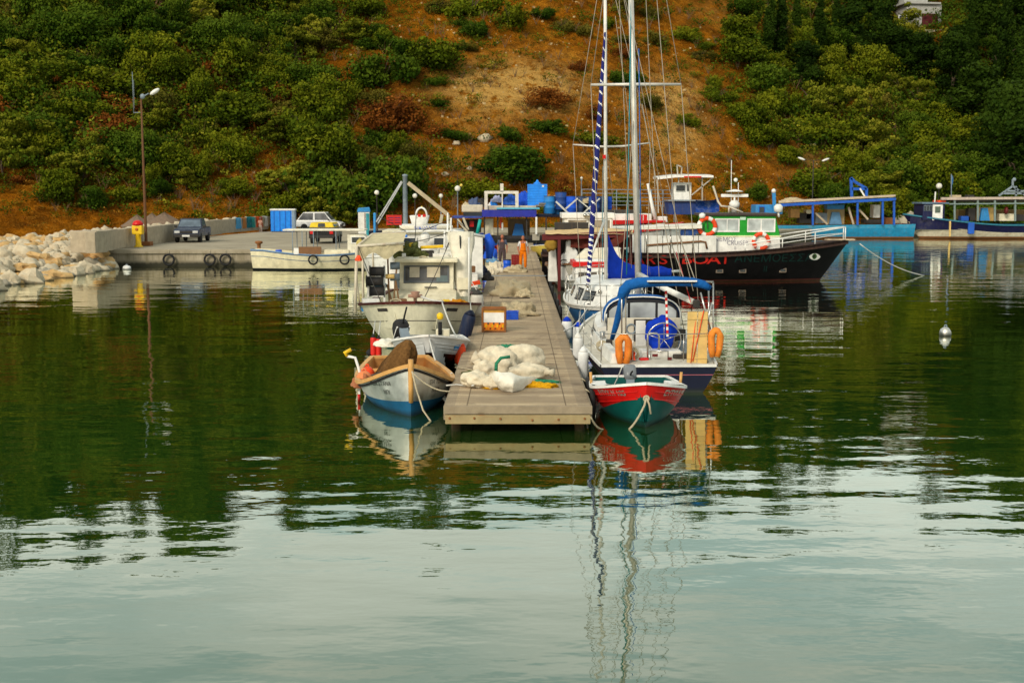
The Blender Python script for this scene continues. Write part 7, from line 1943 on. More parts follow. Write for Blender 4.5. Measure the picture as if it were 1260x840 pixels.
bxW(MB(), 597, 290, 676, 304, 101.2, .6).build('painted_side_shade', DARK, b1)  # dark box paints in the shade below the roof
bxW(MB(), 655, 288, 664, 296, 99.8, .8).build('grey_winch_box', paint('grey_beige_box', (.36, .32, .25), .7, .4), b1, bevel=.05)
mb = MB(); mb.tube([WX(587, 288, 99.6), WX(591, 270, 99.6)], .14, 8); mb.build('teal_pipe', paint('teal_pipe', (.01, .38, .33), .5, .2), b1)
bxW(MB(), 561, 289, 594, 302, 99.6, 1.2).build('cream_bulwark', WHITE, b1, bevel=.05)
mb = MB()
for (u0, v0, u1, v1) in [(563, 270, 578, 289), (570, 268, 576, 283), (560, 283, 592, 300)]: mb.bar(WX(u0, v0, 99.7), WX(u1, v1, 99.7), .18, .18)
mb.build('beige_braces', paint('beige_steel', (.55, .48, .36), .6, .4), b1)
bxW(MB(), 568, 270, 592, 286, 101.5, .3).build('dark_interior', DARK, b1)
bxW(MB(), 578, 272, 583, 279, 100.8, .4).build('red_lifejacket_bin', RED, b1)
bxW(MB(), 568, 252, 594, 261, 100.6, 1.8).build('cream_wheelhouse_top', paint('cream_beige_house', (.62, .55, .42), .6, .4), b1, bevel=.1)
bxW(MB(), 570, 261.3, 593, 266, 100.5, 1.6).build('dark_windows', GLASS, b1)
# loose gear on its roof: each a thing
def on_roof(name, label, cat, parts, group=None):
    e = empty(name, parts[0][1], 0, label, cat, group)
    for nm, c, s, m_, bv in parts:
        mb = MB(); mb.box(Vector(c) - Vector(parts[0][1]), s); mb.build(nm, m_, e, bevel=bv)
    return e
tk = empty('water_tank', Q(661, 256, 101.2), 0, 'big sky blue ribbed plastic water tank on the work boat roof', 'tank')
mb = MB(); w_, h_ = 24 * 101.2 / FPX, 30 * 101.2 / FPX
for k in range(9): mb.box((0, 0, .1 + h_ * .92 * (k + .5) / 9), (w_, 1.4, h_ * .92 / 9 * .84))
mb.box((0, 0, .1 + h_ * .46), (w_ * .95, 1.34, h_ * .9)); mb.build('tank_body', SKYB, tk, bevel=.02)
mb = MB(); mb.lathe([(.34, h_ * .92 + .1), (.30, h_ * .92 + .16), (.12, h_ * .92 + .3), (.08, h_ * .92 + .42), (.02, h_ * .92 + .46)], 14); mb.build('tank_neck', SKYB, tk)
mb = MB(); mb.box((w_ * .28, -.71, h_ * .88), (.16, .03, .14)); mb.build('tank_label', WHITE2, tk)
BG = [paint('faded_deep_blue', (.012, .06, .26), .6, .5), paint('faded_mid_blue', (.02, .14, .36), .6, .5), paint('faded_sky_blue', (.015, .19, .52), .6, .45), paint('slate_blue_plastic', (.05, .08, .17), .6, .4), TARPB]
def drum_at(u, v, Y, r, h, mat, label, group):
    e = empty('plastic_barrel', Q(u, v, Y), 0, label, 'barrel', group); barrel(e, r, h, mat); return e
cols_ = ['deep blue', 'mid blue', 'sky blue', 'slate blue', 'tarp blue']
spots = [(676, 263, 2), (686, 264, 1), (697, 264, 2), (703, 263, 4), (712, 263, 3), (722, 263, 3), (731, 263, 0), (741, 263, 3), (746, 263, 4), (690, 258, 0)]
for i, (u, v, k) in enumerate(spots):
    drum_at(u, v, 100.4 + (i % 3) * .7, .46, 1.45, BG[k], '%s barrel on the work boat roof behind the crossed white struts' % cols_[k], 'blue barrels, ' + cols_[k])
heap('tarp_heap', Q(700, 249, 100.9), (.55, .5, .4), paint('lilac_blue_bag', (.30, .36, .62), .7, .3), 'pale lilac blue bag on top of the barrels', 'bag', 91)
heap('tarp_heap', Q(688, 252, 101), (.7, .6, .4), TARPB, 'dark blue tarp heap over the barrels', 'tarp', 92)
heap('net_heap', Q(724, 250, 101), (.7, .6, .38), NETC, 'beige net heap on top of the barrels', 'net', 93)
heap('net_heap', Q(672, 254, 100.6), (.8, .5, .35), paint('grey_beige_nets', (.38, .34, .28), .9, .5, (.1, .12, .2), False, 10, .8), 'grey beige net heap right of the sky blue tank', 'net', 94)
on_roof('white_crate', 'small white box on the barrels right of the blue tank', 'box', [('box_body', Q(685, 243, 101), (.5, .4, .3), WHITE2, .03)])
for i, (u, v, s, m_, lab) in enumerate([(607, 248, .34, SKYB, 'pale blue drum inside the white gantry'), (604, 249, .28, WHITE2, 'white float inside the white gantry'), (611, 243, .42, paint('lilac_grey_bag', (.36, .38, .56), .7, .3), 'lilac grey bag at the top left inside the white gantry'), (628, 246, .6, BLUE, 'blue bin inside the right half of the white gantry')]):
    heap('deck_bag', Q(u, v + 6, 101.6), (s, s * .8, s * 1.3), m_, lab, 'bag', 95 + i)
for i, (u, v, r, m_, lab) in enumerate([(584, 250, .6, BG[3], 'slate blue barrel cluster cover left of the white gantry'), (592, 250, .5, DARK, 'dark tarp bundle touching the white gantry'), (575, 252, .45, NETC, 'beige net bundle on the cream wheelhouse roof'), (645, 249, .9, TARPB, 'blue tarp bundle right of the white gantry'), (652, 252, .6, BG[3], 'slate blue bundle left of the sky blue tank'), (637, 252, .6, BG[4], 'blue cloth bundle at the foot of white gantry')]):
    heap('roof_bundle', Q(u, v + 5, 102.2), (r, r * .8, r * 1.25), m_, lab, 'bundle', 101 + i)
e = empty('cross_struts', Q(700, 275, 93), 0, 'crossed white steel struts in front of the blue barrels', 'struts')
mb = MB(); LQ = lambda u, v, Y: Q(u, v, Y) - Vector(e.location)
for (u0, v0, u1, v1, w) in [(684, 248, 722, 284, .13), (696, 257, 711, 244, .11), (718, 262, 738, 244, .09), (712, 246, 728, 259, .08), (722, 284, 730, 300, .13)]: mb.bar(LQ(u0, v0, 93), LQ(u1, v1, 93), w, w)
mb.build('strut_bars', paint('dull_white_steel', (.62, .60, .55), .5, .4), e)

# ================================================================== dark blue boat with an upper cabin behind the masts
H = Hull(14, 4.2, lambda t: 1.5 + .4 * max(0, 1 - t / .5) ** 2, lambda t: -.7, tm=.35, p=2.2, tw=.85, q=(.6, .35), rake=.8, pe=.7)
b4 = empty('work_boat', Vector((13.0, 97.2, 0)), PI / 2, 'dark blue work boat with small white upper cabin and canopy', 'boat')
H.build([(.15, 0), ('sheer', 1)], [RED, paint('washed_blue_hull', (.02, .07, .26), .5, .5, (.35, .36, .38), False)], b4, inner=(.9, 1))
R4 = Rz(-b4.rotation_euler.z); _b1 = b1; b1 = b4
bxW(MB(), 823, 248, 870, 264, 96.2, 3.0).build('blue_deckhouse', paint('deep_blue_house', (.015, .04, .17), .5, .4), b4, bevel=.03)
bxW(MB(), 822, 246, 863, 247.6, 95.9, 3.6).build('deckhouse_roof', GREYM, b4, bevel=.02)
o = bxW(MB(), 829, 224.5, 850.5, 246, 96.6, 1.5).build('upper_cabin', WHITE2, b4, bevel=.03)
f = bxW(MB(), 831.5, 227.5, 843.5, 235.5, 96.52, .06).build('window_frame', WHITE, b4); bxW(MB(), 832.2, 228.2, 842.8, 234.8, 96.48, .06).build('pane', GLASS, f)
bxW(MB(), 845.5, 227, 848, 235, 96.52, .06).build('side_window', GLASS, b4)
mb = MB(); V4 = lambda u, v, Y: R4 @ (Q(u, v, Y) - Vector(b4.location))
mb.grid([[V4(u, v, 95.6) + R4 @ Vector((0, dy, dz)) for u, v in ((809, 221), (830, 218.5), (845, 218), (878, 218.5))] for dy, dz in ((0, 0), (.05, .16), (3, .30), (3.05, .1))]); mb.build('canopy', paint('white_thin_canopy', (.74, .70, .64), .7, .3), b4)
bxW(MB(), 842, 216.8, 863, 218.6, 95.5, .3).build('red_canopy_edge', RED, b4)
mb = MB()
for (u0, v0, u1, v1) in [(809, 221, 810, 262), (835, 217, 835, 225), (864, 218, 864, 248), (878, 218, 851, 240), (834, 217, 833, 203), (838, 217, 839, 205), (833, 203, 840, 206)]: mb = MB(); mb.bar(V4(u0, v0, 96), V4(u1, v1, 96), .09, .09); mb.build('canopy_pole', paint('grey_beige_pole', (.45, .41, .34), .5, .3), b4)
mb = MB(); mb.grid([[V4(u, v + d, 95.2 - .3 * math.sin(d)) for u, v in ((856, 246), (862, 247), (870, 247), (878, 246), (885, 243))] for d in (0, 5, 11, 17)]); mb.build('bow_flare', paint('blue_white_worn_bow', (.02, .07, .34), .5, .8, (.5, .5, .55), False, 5), b4)
b1 = _b1
# long railing on the quay behind
e = empty('guard_railing', Vector((Q(715, 260, 112).x, 112, PT)), 0, 'long thin grey railing on the quay behind the masts', 'railing')
mb = MB(); a = Q(716, 233, 112) - Vector(e.location); b = Q(830, 234, 112) - Vector(e.location)
for z in (0, -.35, -.7, -1.05, -1.4): mb.tube([a + Vector((0, 0, z)), b + Vector((0, 0, z))], .035, 5)
mb.build('rails', GREYM, e)
mb = MB()
for k in range(9):
    p = a.lerp(b, k / 8); mb.tube([p, Vector((p.x, p.y, 0))], .045, 5)
mb.build('rail_posts', GREYM, e)

# ================================================================== light blue trawler (right)
def quay_trawler(name, label, x, y, L, B, rz, bands, mats, sheer, roofcol, post_m, u_posts, v_roof, u_roof, Yc, stuff):
    H = Hull(L, B, sheer, lambda t: -.7, tm=.35, p=2.2, tw=.85, q=(.6, .35), rake=.9, pe=.7)
    e = empty(name, Vector((x, y, 0)), rz, label, 'boat')
    H.build(bands(H), mats, e, inner=(.8, 0), n=34)
    return e, H
cB = lambda u: Q(u, 280, 121).x
tb, H2 = quay_trawler('trawler', 'light blue trawler with a long flat roof on blue posts, at the right quay', (cB(958) + cB(1118)) / 2 - .6, 122.2, cB(1118) - cB(958) + 2.2, 4.2, -PI / 2,
    lambda H: [(.2, 0), (lambda t: H.zs(t) - .35, 1), ('sheer', 2)], [RUST, paint('worn_light_blue_hull', (.02, .28, .52), .5, .6, (.16, .12, .06)), paint('cream_blue_strake', (.04, .33, .56), .5, .5, (.4, .36, .28), False)], lambda t: 1.30 + .15 * t, None, None, None, None, None, 121, None)
b1 = tb; R4 = Rz(-tb.rotation_euler.z)
V4 = lambda u, v, Y: R4 @ (Q(u, v, Y) - Vector(b1.location))
mb = MB(); mb.add([V4(u, v, Y) for u, v, Y in ((958, 250, 119.8), (1102, 242, 119.8), (1102, 239.5, 119.8), (958, 247, 119.8), (958, 250, 124), (1102, 242, 124), (1102, 239.5, 124), (958, 247, 124))], [(0, 1, 2, 3), (7, 6, 5, 4), (0, 4, 5, 1), (1, 5, 6, 2), (2, 6, 7, 3), (3, 7, 4, 0)]); mb.build('long_roof', paint('sand_white_roof', (.55, .44, .32), .8, .4), tb)
mb = MB(); mb.bar(V4(958, 252.5, 119.9), V4(1102, 245.0, 119.9), .2, .26); mb.build('blue_roof_beam', BLUE, tb)
for u, v0 in ((1000, 251), (1055, 247), (1086, 246), (1100, 245)):
    mb = MB(); mb.bar(V4(u, 277, 120), V4(u, v0, 120), .18, .18); mb.build('blue_post', BLUE, tb)
mb = MB()
for (u0, v0, u1, v1) in [(1048, 243, 1047, 219), (1047, 219, 1052, 224), (1052, 224, 1066, 232), (1066, 232, 1066, 242), (1048, 232.5, 1066, 232.5)]: mb.bar(V4(u0, v0, 120.5), V4(u1, v1, 120.5), .24, .24)
mb.build('blue_gantry', BLUE, tb)
mb = MB(); mb.bar(V4(1058, 232, 120.4), V4(1064, 242, 120.4), .14, .14); mb.build('white_prop', WHITE2, tb)
bxW(MB(), 930, 252, 963, 263.5, 121, 2.4).build('blue_wheelhouse', LBLUE, tb, bevel=.05)
for (ua, ub) in ((934, 941), (951, 961)):
    f = bxW(MB(), ua, 254, ub, 262, 120.94, .08).build('window_frame', BLUE, tb); bxW(MB(), ua + .8, 255, ub - .8, 261.3, 120.88, .08).build('pane', GLASS, f)
mb = MB(); mb.bar(V4(953, 262, 120.5), V4(952, 236, 120.5), .3, .3); mb.build('blue_mast', LBLUE, tb)
mb = MB(); mb.ball(V4(952, 235, 120.4), .22, 10); mb.build('mast_lamp', WHITE2, tb)
for (nm, u0, v0, u1, v1, m_) in [('tan_locker', 973, 257, 984, 268, TAN), ('beige_locker', 992, 258, 1000, 270, CREAM), ('dark_machinery', 984, 262, 999, 275, DARK), ('winch', 1004, 262, 1018, 275, GREYM), ('tan_hopper_frame', 1018, 256, 1039, 276, paint('khaki_frame', (.40, .30, .15), .7, .4)), ('white_tank', 1075, 252, 1083, 268, WHITE), ('dark_hatch', 1063, 270, 1085, 275, DARK), ('deck_gear', 1090, 268, 1100, 276, RUST)]:
    bxW(MB(), u0, v0, u1, v1, 122.2, 1.2).build(nm, m_, tb, bevel=.06)
mb = MB(); pts = [V4(1021, 276, 121.8), V4(1036, 276, 121.8), V4(1033, 261, 121.8), V4(1024, 261, 121.8)]; pts2 = [p + R4 @ Vector((0, .4, 0)) for p in pts]
mb.add(pts + pts2, [(0, 1, 2, 3), (7, 6, 5, 4), (0, 4, 5, 1), (1, 5, 6, 2), (2, 6, 7, 3), (3, 7, 4, 0)]); mb.build('blue_hopper', paint('pale_blue_hopper', (.12, .28, .48), .5, .3), tb)
bxW(MB(), 1018, 252, 1039, 257.5, 121.9, 1.3).build('blue_bin', LBLUE, tb, bevel=.05)
mb = MB()
for (u0, v0, u1, v1) in [(1057, 258, 1068, 270), (1003, 262, 1018, 276), (1044, 255, 1050, 276)]: mb = MB(); mb.bar(V4(u0, v0, 121), V4(u1, v1, 121), .18, .18); mb.build('deck_brace', paint('beige_wood_prop', (.5, .4, .28), .8, .4), tb)
heap('tarp_heap', Q(975, 249.5, 121), (1.2, .8, .5), NETC, 'beige tarp mound on the roof of the light blue trawler', 'tarp', 121)

# navy and white trawler at the right edge
H = Hull(19, 4.6, lambda t: 1.35 + 1.05 * max(0, 1 - t / .5) ** 1.5, lambda t: -.7, tm=.35, p=2.0, tw=.85, q=(.7, .35), rake=2.2, pe=.8)
xb = Q(1119, 270, 120).x
nt = empty('trawler', Vector((xb + H.L / 2, 122.0, 0)), -PI / 2, 'navy and white trawler with its bow pointing left, at the right edge', 'boat')
H.build([(.22, 0), (lambda t: max(.5, H.zs(t) - .72), 1), ('sheer', 2)], [RUST, paint('rust_streaked_white', (.66, .60, .46), .5, .75, (.40, .16, .03)), paint('navy_bulwark', (.008, .010, .06), .45, .4, (.1, .08, .06))], nt, inner=(.9, 2), n=40)
H.rail(.16, .14, paint('teal_rail', (.02, .16, .24), .5, .4), nt, dz=.02)
b1 = nt; R4 = Rz(-nt.rotation_euler.z); V4 = lambda u, v, Y: R4 @ (Q(u, v, Y) - Vector(b1.location))
bxW(MB(), 1136, 251, 1162, 271, 120.6, 2.8).build('navy_wheelhouse', paint('navy_house', (.008, .012, .06), .45, .3), nt, bevel=.05)
bxW(MB(), 1135, 249, 1168, 251, 120.4, 3.2).build('wheelhouse_roof', paint('grey_blue_roof', (.12, .18, .26), .5, .3), nt, bevel=.03)
bxW(MB(), 1154, 246.5, 1164, 249, 120.6, 1.5).build('red_roof_box', REDO, nt, bevel=.03)
bxW(MB(), 1148, 251.8, 1159.5, 271, 120.5, .08).build('white_door', WHITE2, nt, bevel=.01); bxW(MB(), 1151, 254, 1157, 261.5, 120.42, .06).build('door_window', paint('greenish_glass', (.10, .13, .10), .2, .1), nt)
for u in (1138.5, 1142, 1145.5):
    f = bxW(MB(), u - 1.4, 252.6, u + 1.4, 259.5, 120.54, .06).build('window_frame', GREYM, nt); bxW(MB(), u - 1, 253.2, u + 1, 259, 120.48, .06).build('pane', GLASS, f)
mb = MB(); mb.bar(V4(1158, 244.5, 120.4), V4(1290, 243.5, 120.4), .3, .25); mb.bar(V4(1158, 244.5, 124), V4(1290, 243.5, 124), .3, .25)
mb.add([V4(1158, 244, 120.4), V4(1290, 243, 120.4), V4(1290, 243, 124), V4(1158, 244, 124)], [(0, 1, 2, 3)]); mb.build('long_roof', paint('pale_pinkish_roof', (.50, .40, .33), .7, .4), nt)
bxW(MB(), 1172, 246, 1290, 248.6, 120.6, 3.2).build('painted_roof_shade', DARK, nt)  # dark slab stands in for the shade under the long roof
mb = MB()
for u in (1174.5, 1203, 1224, 1249, 1275): mb.bar(V4(u, 272, 120.5), V4(u, 246, 120.5), .16, .16)
mb.bar(V4(1168, 251, 120.4), V4(1290, 250, 120.4), .12, .12); mb.build('roof_posts', paint('grey_green_post', (.20, .26, .25), .5, .3), nt)
for (nm, u0, v0, u1, v1, m_) in [('blue_bin', 1183, 266, 1194, 272, BLUE), ('tan_frame', 1203, 255, 1224, 272, paint('tan_machinery', (.45, .30, .10), .7, .4)), ('dark_winch', 1192, 256, 1200, 272, DARK), ('beige_gear', 1230, 263, 1250, 272, CREAM), ('dark_gear', 1250, 264, 1290, 272, DARK), ('roof_bin', 1191, 240, 1199, 244, DARK), ('red_white_net', 1172, 240, 1183, 244, NETC), ('tan_partition', 1180, 258, 1290, 270, paint('warm_tan_wall', (.42, .27, .10), .8, .4))]:
    bxW(MB(), u0, v0, u1, v1, 121.6 if 'partition' not in nm else 124, .9).build(nm, m_, nt, bevel=.05)
mb = MB(); pts = [V4(1206, 271.5, 121.2), V4(1218, 271.5, 121.2), V4(1215.5, 256, 121.2), V4(1208.5, 256, 121.2)]; pts2 = [p + R4 @ Vector((0, .4, 0)) for p in pts]
mb.add(pts + pts2, [(0, 1, 2, 3), (7, 6, 5, 4), (0, 4, 5, 1), (1, 5, 6, 2), (2, 6, 7, 3), (3, 7, 4, 0)]); mb.build('blue_hopper', LBLUE, nt)
mb = MB(); mb.ball(V4(1238, 259, 121), (.3, .2, .4), 10); mb.build('maroon_buoy', BURG, nt)
bxW(MB(), 1192, 274, 1199, 288, 119.5, .3).build('blue_hull_fender', BLUE, nt, bevel=.08)
mb = MB(); mb.bar(V4(1169, 272, 119.4), V4(1168.7, 291, 119.4), .14, .14); mb.build('wooden_fender_pole', PLY, nt)
mb = MB()
for (u0, v0, u1, v1) in [(1229, 241, 1246, 229), (1246, 229, 1262, 241), (1246, 229, 1246, 221), (1238, 235, 1270, 235), (1234, 238, 1270, 238), (1250, 241, 1250, 229)]: mb.bar(V4(u0, v0, 121), V4(u1, v1, 121), .16, .16)
mb.ball(V4(1248, 221, 121), .2, 8); mb.build('roof_gantry', GREYM, nt)
mb = MB(); mb.bar(V4(1150, 249, 120.5), V4(1151, 236, 120.5), .1, .1); mb.build('short_aerial', WHITE, nt)
mb = MB(); mb.bar(V4(1170.5, 243, 120.5), V4(1170.5, 214, 120.5), .06, .06); mb.build('flag_staff', GREYM, nt)
mb = MB(); R_ = [[V4(1170.7 + (1.2 + .8 * math.sin(j)) * i / 3 * 1.2, 216 + j * 3.2, 120.5 + .1 * i) for i in range(4)] for j in range(6)]; mb.grid(R_); mb.build('blue_white_flag', paint('flag_blue_white', (.10, .30, .62), .8, .8, (.7, .72, .75), False, 4), nt)

# ================================================================== things on the quay
def lamp_globe(u, v0, v1, Y, label, post_m=None, r=.22, extra=False):
    p = Q(u, v0, Y); e = empty('street_lamp', Vector((p.x, Y, PT)), 0, label, 'street lamp'); h = p.z - PT
    mb = MB(); mb.lathe([(.09, 0), (.06, .3), (.045, h - .25), (.09, h - .2), (.09, h - .14)], 10); mb.build('lamp_post', post_m or DARK, e)
    mb = MB(); mb.ball((0, 0, h), r, 14); mb.build('lamp_globe', paint('milky_globe', (.80, .76, .66), .3, .1), e)
    if extra:
        mb = MB(); mb.tube([(0, 0, h), (0, 0, h + 1.4)], .02, 5); mb.build('spike', DARK, e)
        mb = MB(); mb.ball((.32, 0, h + .28), .13, 10); mb.tube([(0, 0, h + .1), (.32, 0, h + .28)], .02, 5); mb.build('small_yellow_lamp', paint('yellow_globe', (.85, .62, .12), .3, 0), e)
    return e
lamp_globe(463.5, 237, 270, 112, 'globe lamp on a dark post left of the derrick'); lamp_globe(510.5, 241, 270, 114, 'globe lamp on a dark post right of the derrick')
lamp_globe(542.5, 241, 270, 116, 'smallest globe lamp, between the derrick and the tall pale lamp', GREYM, .2); lamp_globe(563, 232, 262, 108, 'globe lamp with a second yellow bulb and a spike', GREYM, .26, True)
lamp_globe(1155.5, 229, 250, 126, 'globe lamp behind the navy trawler', DARK, .3); lamp_globe(715.5, 219, 250, 118, 'thin pale lamp at the left end of the long railing', GREYM, .12)
def street_light(u, v0, Y, label, arms, base_z=PT, r=.07, mat=None):
    p = Q(u, v0, Y); e = empty('street_lamp', Vector((p.x, Y, base_z)), 0, label, 'street lamp'); h = p.z - base_z
    mb = MB(); mb.lathe([(r * 1.6, 0), (r * 1.2, .3), (r, h)], 10); mb.build('lamp_post', mat or GREYM, e)
    for s, dz in arms:
        mb = MB(); mb.tube([(0, 0, h - .1), (s * .5, 0, h + dz * .6), (s * .9, 0, h + dz)], r * .5, 6); mb.build('lamp_arm', mat or GREYM, e)
        mb = MB(); mb.ball((s * 1.25, 0, h + dz + .03), (.42, .16, .11), 12, rot=Ry(-.35 * s)); mb.build('lamp_head', WHITE2, e)
    return e
street_light(1001, 197, 128, 'double armed street light on the quay behind the light blue trawler', [(-1, .1), (1, .0)], PT, .045, DARK)
# tall rust coloured lamp at the left
p0 = P(180, 302.5, PT); tl = empty('street_lamp', p0, 0, 'tall rust brown lamp post with one white lamp head at the left', 'street lamp'); hh = Q(176, 122, p0.y).z - PT
mb = MB(); mb.lathe([(.11, 0), (.10, .4), (.075, hh * .6), (.055, hh)], 10); mb.build('lamp_post', paint('rust_brown_pole', (.13, .055, .02), .7, .4), tl)
mb = MB(); mb.tube([(0, 0, hh), (.12, 0, hh + .15), (.5, 0, hh + .35)], .04, 6); mb.build('lamp_arm', GREYM, tl)
mb = MB(); mb.ball((.88, 0, hh + .46), (.36, .16, .13), 14, rot=Ry(-.55)); mb.build('lamp_head', WHITE2, tl)
mb = MB(); mb.ball((.1, 0, hh + .16), (.16, .14, .17), 10); mb.build('lamp_hub', GREYM, tl)
mb = MB(); mb.tube([(0, 0, hh - .85), (-.5, 0, hh - .85)], .02, 5); mb.tube([(-.5, 0, hh - .9), (-.5, 0, hh + 1.7)], .018, 5); mb.tube([(-.44, 0, hh - .6), (-.44, 0, hh + 1.2)], .012, 5); mb.build('aerial', GREYM, tl)
mb = MB(); mb.box((0, 0, .14), (.7, .7, .28)); mb.build('rusty_base', RUST, tl, bevel=.03)
# yellow pedestal
pd = empty('service_pedestal', P(170.5, 304.5, PT), 0, 'yellow pedestal with a red rounded top on the quay edge', 'pedestal')
mb = MB(); mb.lathe([(.24, 0), (.24, .06), (.15, .12), (.14, .68), (.2, .74)], 14); mb.build('pedestal_foot', YELLOW, pd)
mb = MB(); mb.box((0, 0, .98), (.52, .42, .5)); mb.build('pedestal_box', YELLOW, pd, bevel=.05)
mb = MB(); mb.lathe([(.27, 1.24), (.27, 1.32), (.2, 1.46), (.05, 1.52)], 14); mb.build('red_top', RED, pd)
mb = MB(); mb.lathe([(.08, 0), (.08, .03), (.03, .04)], 10, c=(0, -.215, 1.02), rot=Rx(PI / 2)); mb.build('socket_cover', paint('orange_socket', (.5, .12, .02), .5, 0), pd)
mb = MB(); mb.box((0, 0, .015), (.62, .62, .03)); mb.build('pedestal_plate', CONC, pd)
# straw parasols behind the wall
pd.scale = (1.22, 1.22, 1.12)
THATCH = paint('grey_brown_thatch', (.20, .135, .09), .95, .5, (.06, .035, .02), True, 0, 7, .6)
for i, (u, v, Y, w, lab) in enumerate([(168.5, 264.5, 104, 1.30, 'thatched parasol just left of the lamp post behind the wall'), (187, 262.5, 107, 1.25, 'smaller thatched parasol right behind the lamp post'), (202, 261.5, 101, 1.55, 'largest thatched parasol, right of the lamp post')]):
    p = Q(u, v, Y); e = empty('thatched_parasol', Vector((p.x, Y, max(.9, float(terrain(p.x, Y))))), 0, lab, 'parasol'); h = p.z - e.location.z
    mb = MB(); mb.lathe([(w * 1.02, h - .98), (w, h - .84), (w * .62, h - .52), (w * .28, h - .2), (.06, h), (.02, h + .06)], 18)
    for q in range(len(mb.v)): x_, y_, z_ = mb.v[q]; k = 1 + .06 * math.sin(q * 2.3); mb.v[q] = (x_ * k, y_ * k, z_ - .06 * (q % 3))
    mb.build('thatch_roof', THATCH, e); mb = MB(); mb.tube([(0, 0, -.3), (0, 0, h - .3)], .06, 8); mb.build('parasol_pole', BROWNW, e)
# cars
def car(e, kind, body, lx, wy, hz, glassm=GLASS, top=None):
    """car facing -Y; lx width, wy length, hz height"""
    L, W, Ht = wy, lx, hz
    if kind == 'pickup': pr = [(-L / 2, .42), (-L / 2 + .03, .72), (-L / 2 + .15, .92), (-L / 2 + 1.15, 1.02), (L / 2, 1.0), (L / 2, .42)]; cab = [(-L / 2 + 1.15, 1.0), (-L / 2 + 1.75, Ht), (L / 2 - 1.6, Ht), (L / 2 - 1.4, 1.0)]
    elif kind == 'hatch': pr = [(-L / 2, .35), (-L / 2, .62), (-L / 2 + .2, .80), (-L / 2 + 1.0, .92), (L / 2 - .1, .95), (L / 2, .6), (L / 2, .35)]; cab = [(-L / 2 + .85, .92), (-L / 2 + 1.55, Ht), (L / 2 - .75, Ht - .03), (L / 2 - .12, .94)]
    else: pr = [(-L / 2, .45), (-L / 2, .95), (-L / 2 + .1, 1.05), (-L / 2 + 1.2, 1.1), (L / 2, 1.1), (L / 2, .45)]; cab = [(-L / 2 + 1.0, 1.08), (-L / 2 + 1.4, Ht), (L / 2 - .1, Ht), (L / 2 - .05, 1.08)]
    mb = MB(); mb.prism(pr, -W / 2, W / 2, 'x'); bo = mb.build('body', body, e, bevel=.06)
    k = .86; mb = MB(); n = len(cab)
    vs = [(-W / 2 * (1 if i in (0, n - 1) else k) * .97, p[0], p[1]) for i, p in enumerate(cab)] + [(W / 2 * (1 if i in (0, n - 1) else k) * .97, p[0], p[1]) for i, p in enumerate(cab)]
    mb.add(vs, [tuple(range(n))[::-1], tuple(range(n, 2 * n))] + [(i, (i + 1) % n, n + (i + 1) % n, n + i) for i in range(n)]); cb = mb.build('cabin', top or body, e, bevel=.05)
    def pane(a, b, wa, wb, name):
        d = Vector((0, b[1] - a[1], 0)); A = Vector((0, a[0], a[1])); B = Vector((0, b[0], b[1])); nn = Vector((0, -(b[1] - a[1]), b[0] - a[0])).normalized()
        if nn.z < 0: nn = -nn
        m2 = MB(); p, q = A.lerp(B, .12) + nn * .008, A.lerp(B, .88) + nn * .008
        m2.add([p + Vector((-wa, 0, 0)), p + Vector((wa, 0, 0)), q + Vector((wb, 0, 0)), q + Vector((-wb, 0, 0))], [(0, 1, 2, 3)]); m2.build(name, glassm, e)
    pane(cab[0], cab[1], W / 2 * .88, W / 2 * k * .86, 'windscreen'); pane(cab[-1], cab[-2], W / 2 * (.86 if not top else .3), W / 2 * k * (.84 if not top else .3), 'rear_window')
    for s in (-1, 1):
        m2 = MB(); f = lambda y, z: Vector((s * (W / 2 * .97 * (1 - (1 - k) * (z - cab[0][1]) / (Ht - cab[0][1])) + .008), y, z))
        z0, z1 = cab[0][1] + .07, Ht - .10; fy = lambda a, b, z: a[0] + (b[0] - a[0]) * (z - a[1]) / (b[1] - a[1])
        y00, y01, y10, y11 = fy(cab[0], cab[1], z0) + .12, fy(cab[0], cab[1], z1) + .06, fy(cab[-1], cab[-2], z0) - .12, fy(cab[-1], cab[-2], z1) - .06
        for a, b in ((0, .47), (.53, 1)):
            m2 = MB(); m2.add([f(y00 + (y10 - y00) * a, z0), f(y00 + (y10 - y00) * b, z0), f(y01 + (y11 - y01) * b, z1), f(y01 + (y11 - y01) * a, z1)], [(0, 1, 2, 3)]); m2.build('side_window', glassm, e)
        for y in (-L / 2 + .78, L / 2 - .85):
            w = empty('wheel', (s * (W / 2 - .1), y, .33), 0); w.parent = e
            m3 = MB(); m3.lathe([(.2, -.11), (.31, -.11), (.34, -.06), (.34, .06), (.31, .11), (.2, .11)], 18, rot=Ry(PI / 2)); m3.build('tyre', BLACK, w)
            m3 = MB(); m3.lathe([(.05, -.10), (.2, -.10), (.2, .10), (.05, .10)], 14, rot=Ry(PI / 2)); m3.build('rim', GREYM, w)
        m3 = MB(); m3.box((s * (W / 2 - .26), -L / 2 - .005, .74 if kind != 'hatch' else .62), (.36, .06, .16)); m3.build('headlight', paint('lamp_glass', (.6, .6, .58), .2, 0), e, bevel=.02)
        m3 = MB(); m3.box((s * (W / 2 - .2), L / 2 + .005, .75), (.24, .05, .2)); m3.build('tail_light', RED, e, bevel=.02)
        m3 = MB(); m3.box((s * (W / 2 + .12), cab[0][0] + .25, cab[0][1] + .1), (.2, .1, .15)); m3.build('mirror', DARK, e, bevel=.03)
    for y_ in (-L / 2 - .05, L / 2 + .05): m3 = MB(); m3.box((0, y_, .48), (W * .98, .16, .2)); m3.build('bumper', DARK, e, bevel=.03)
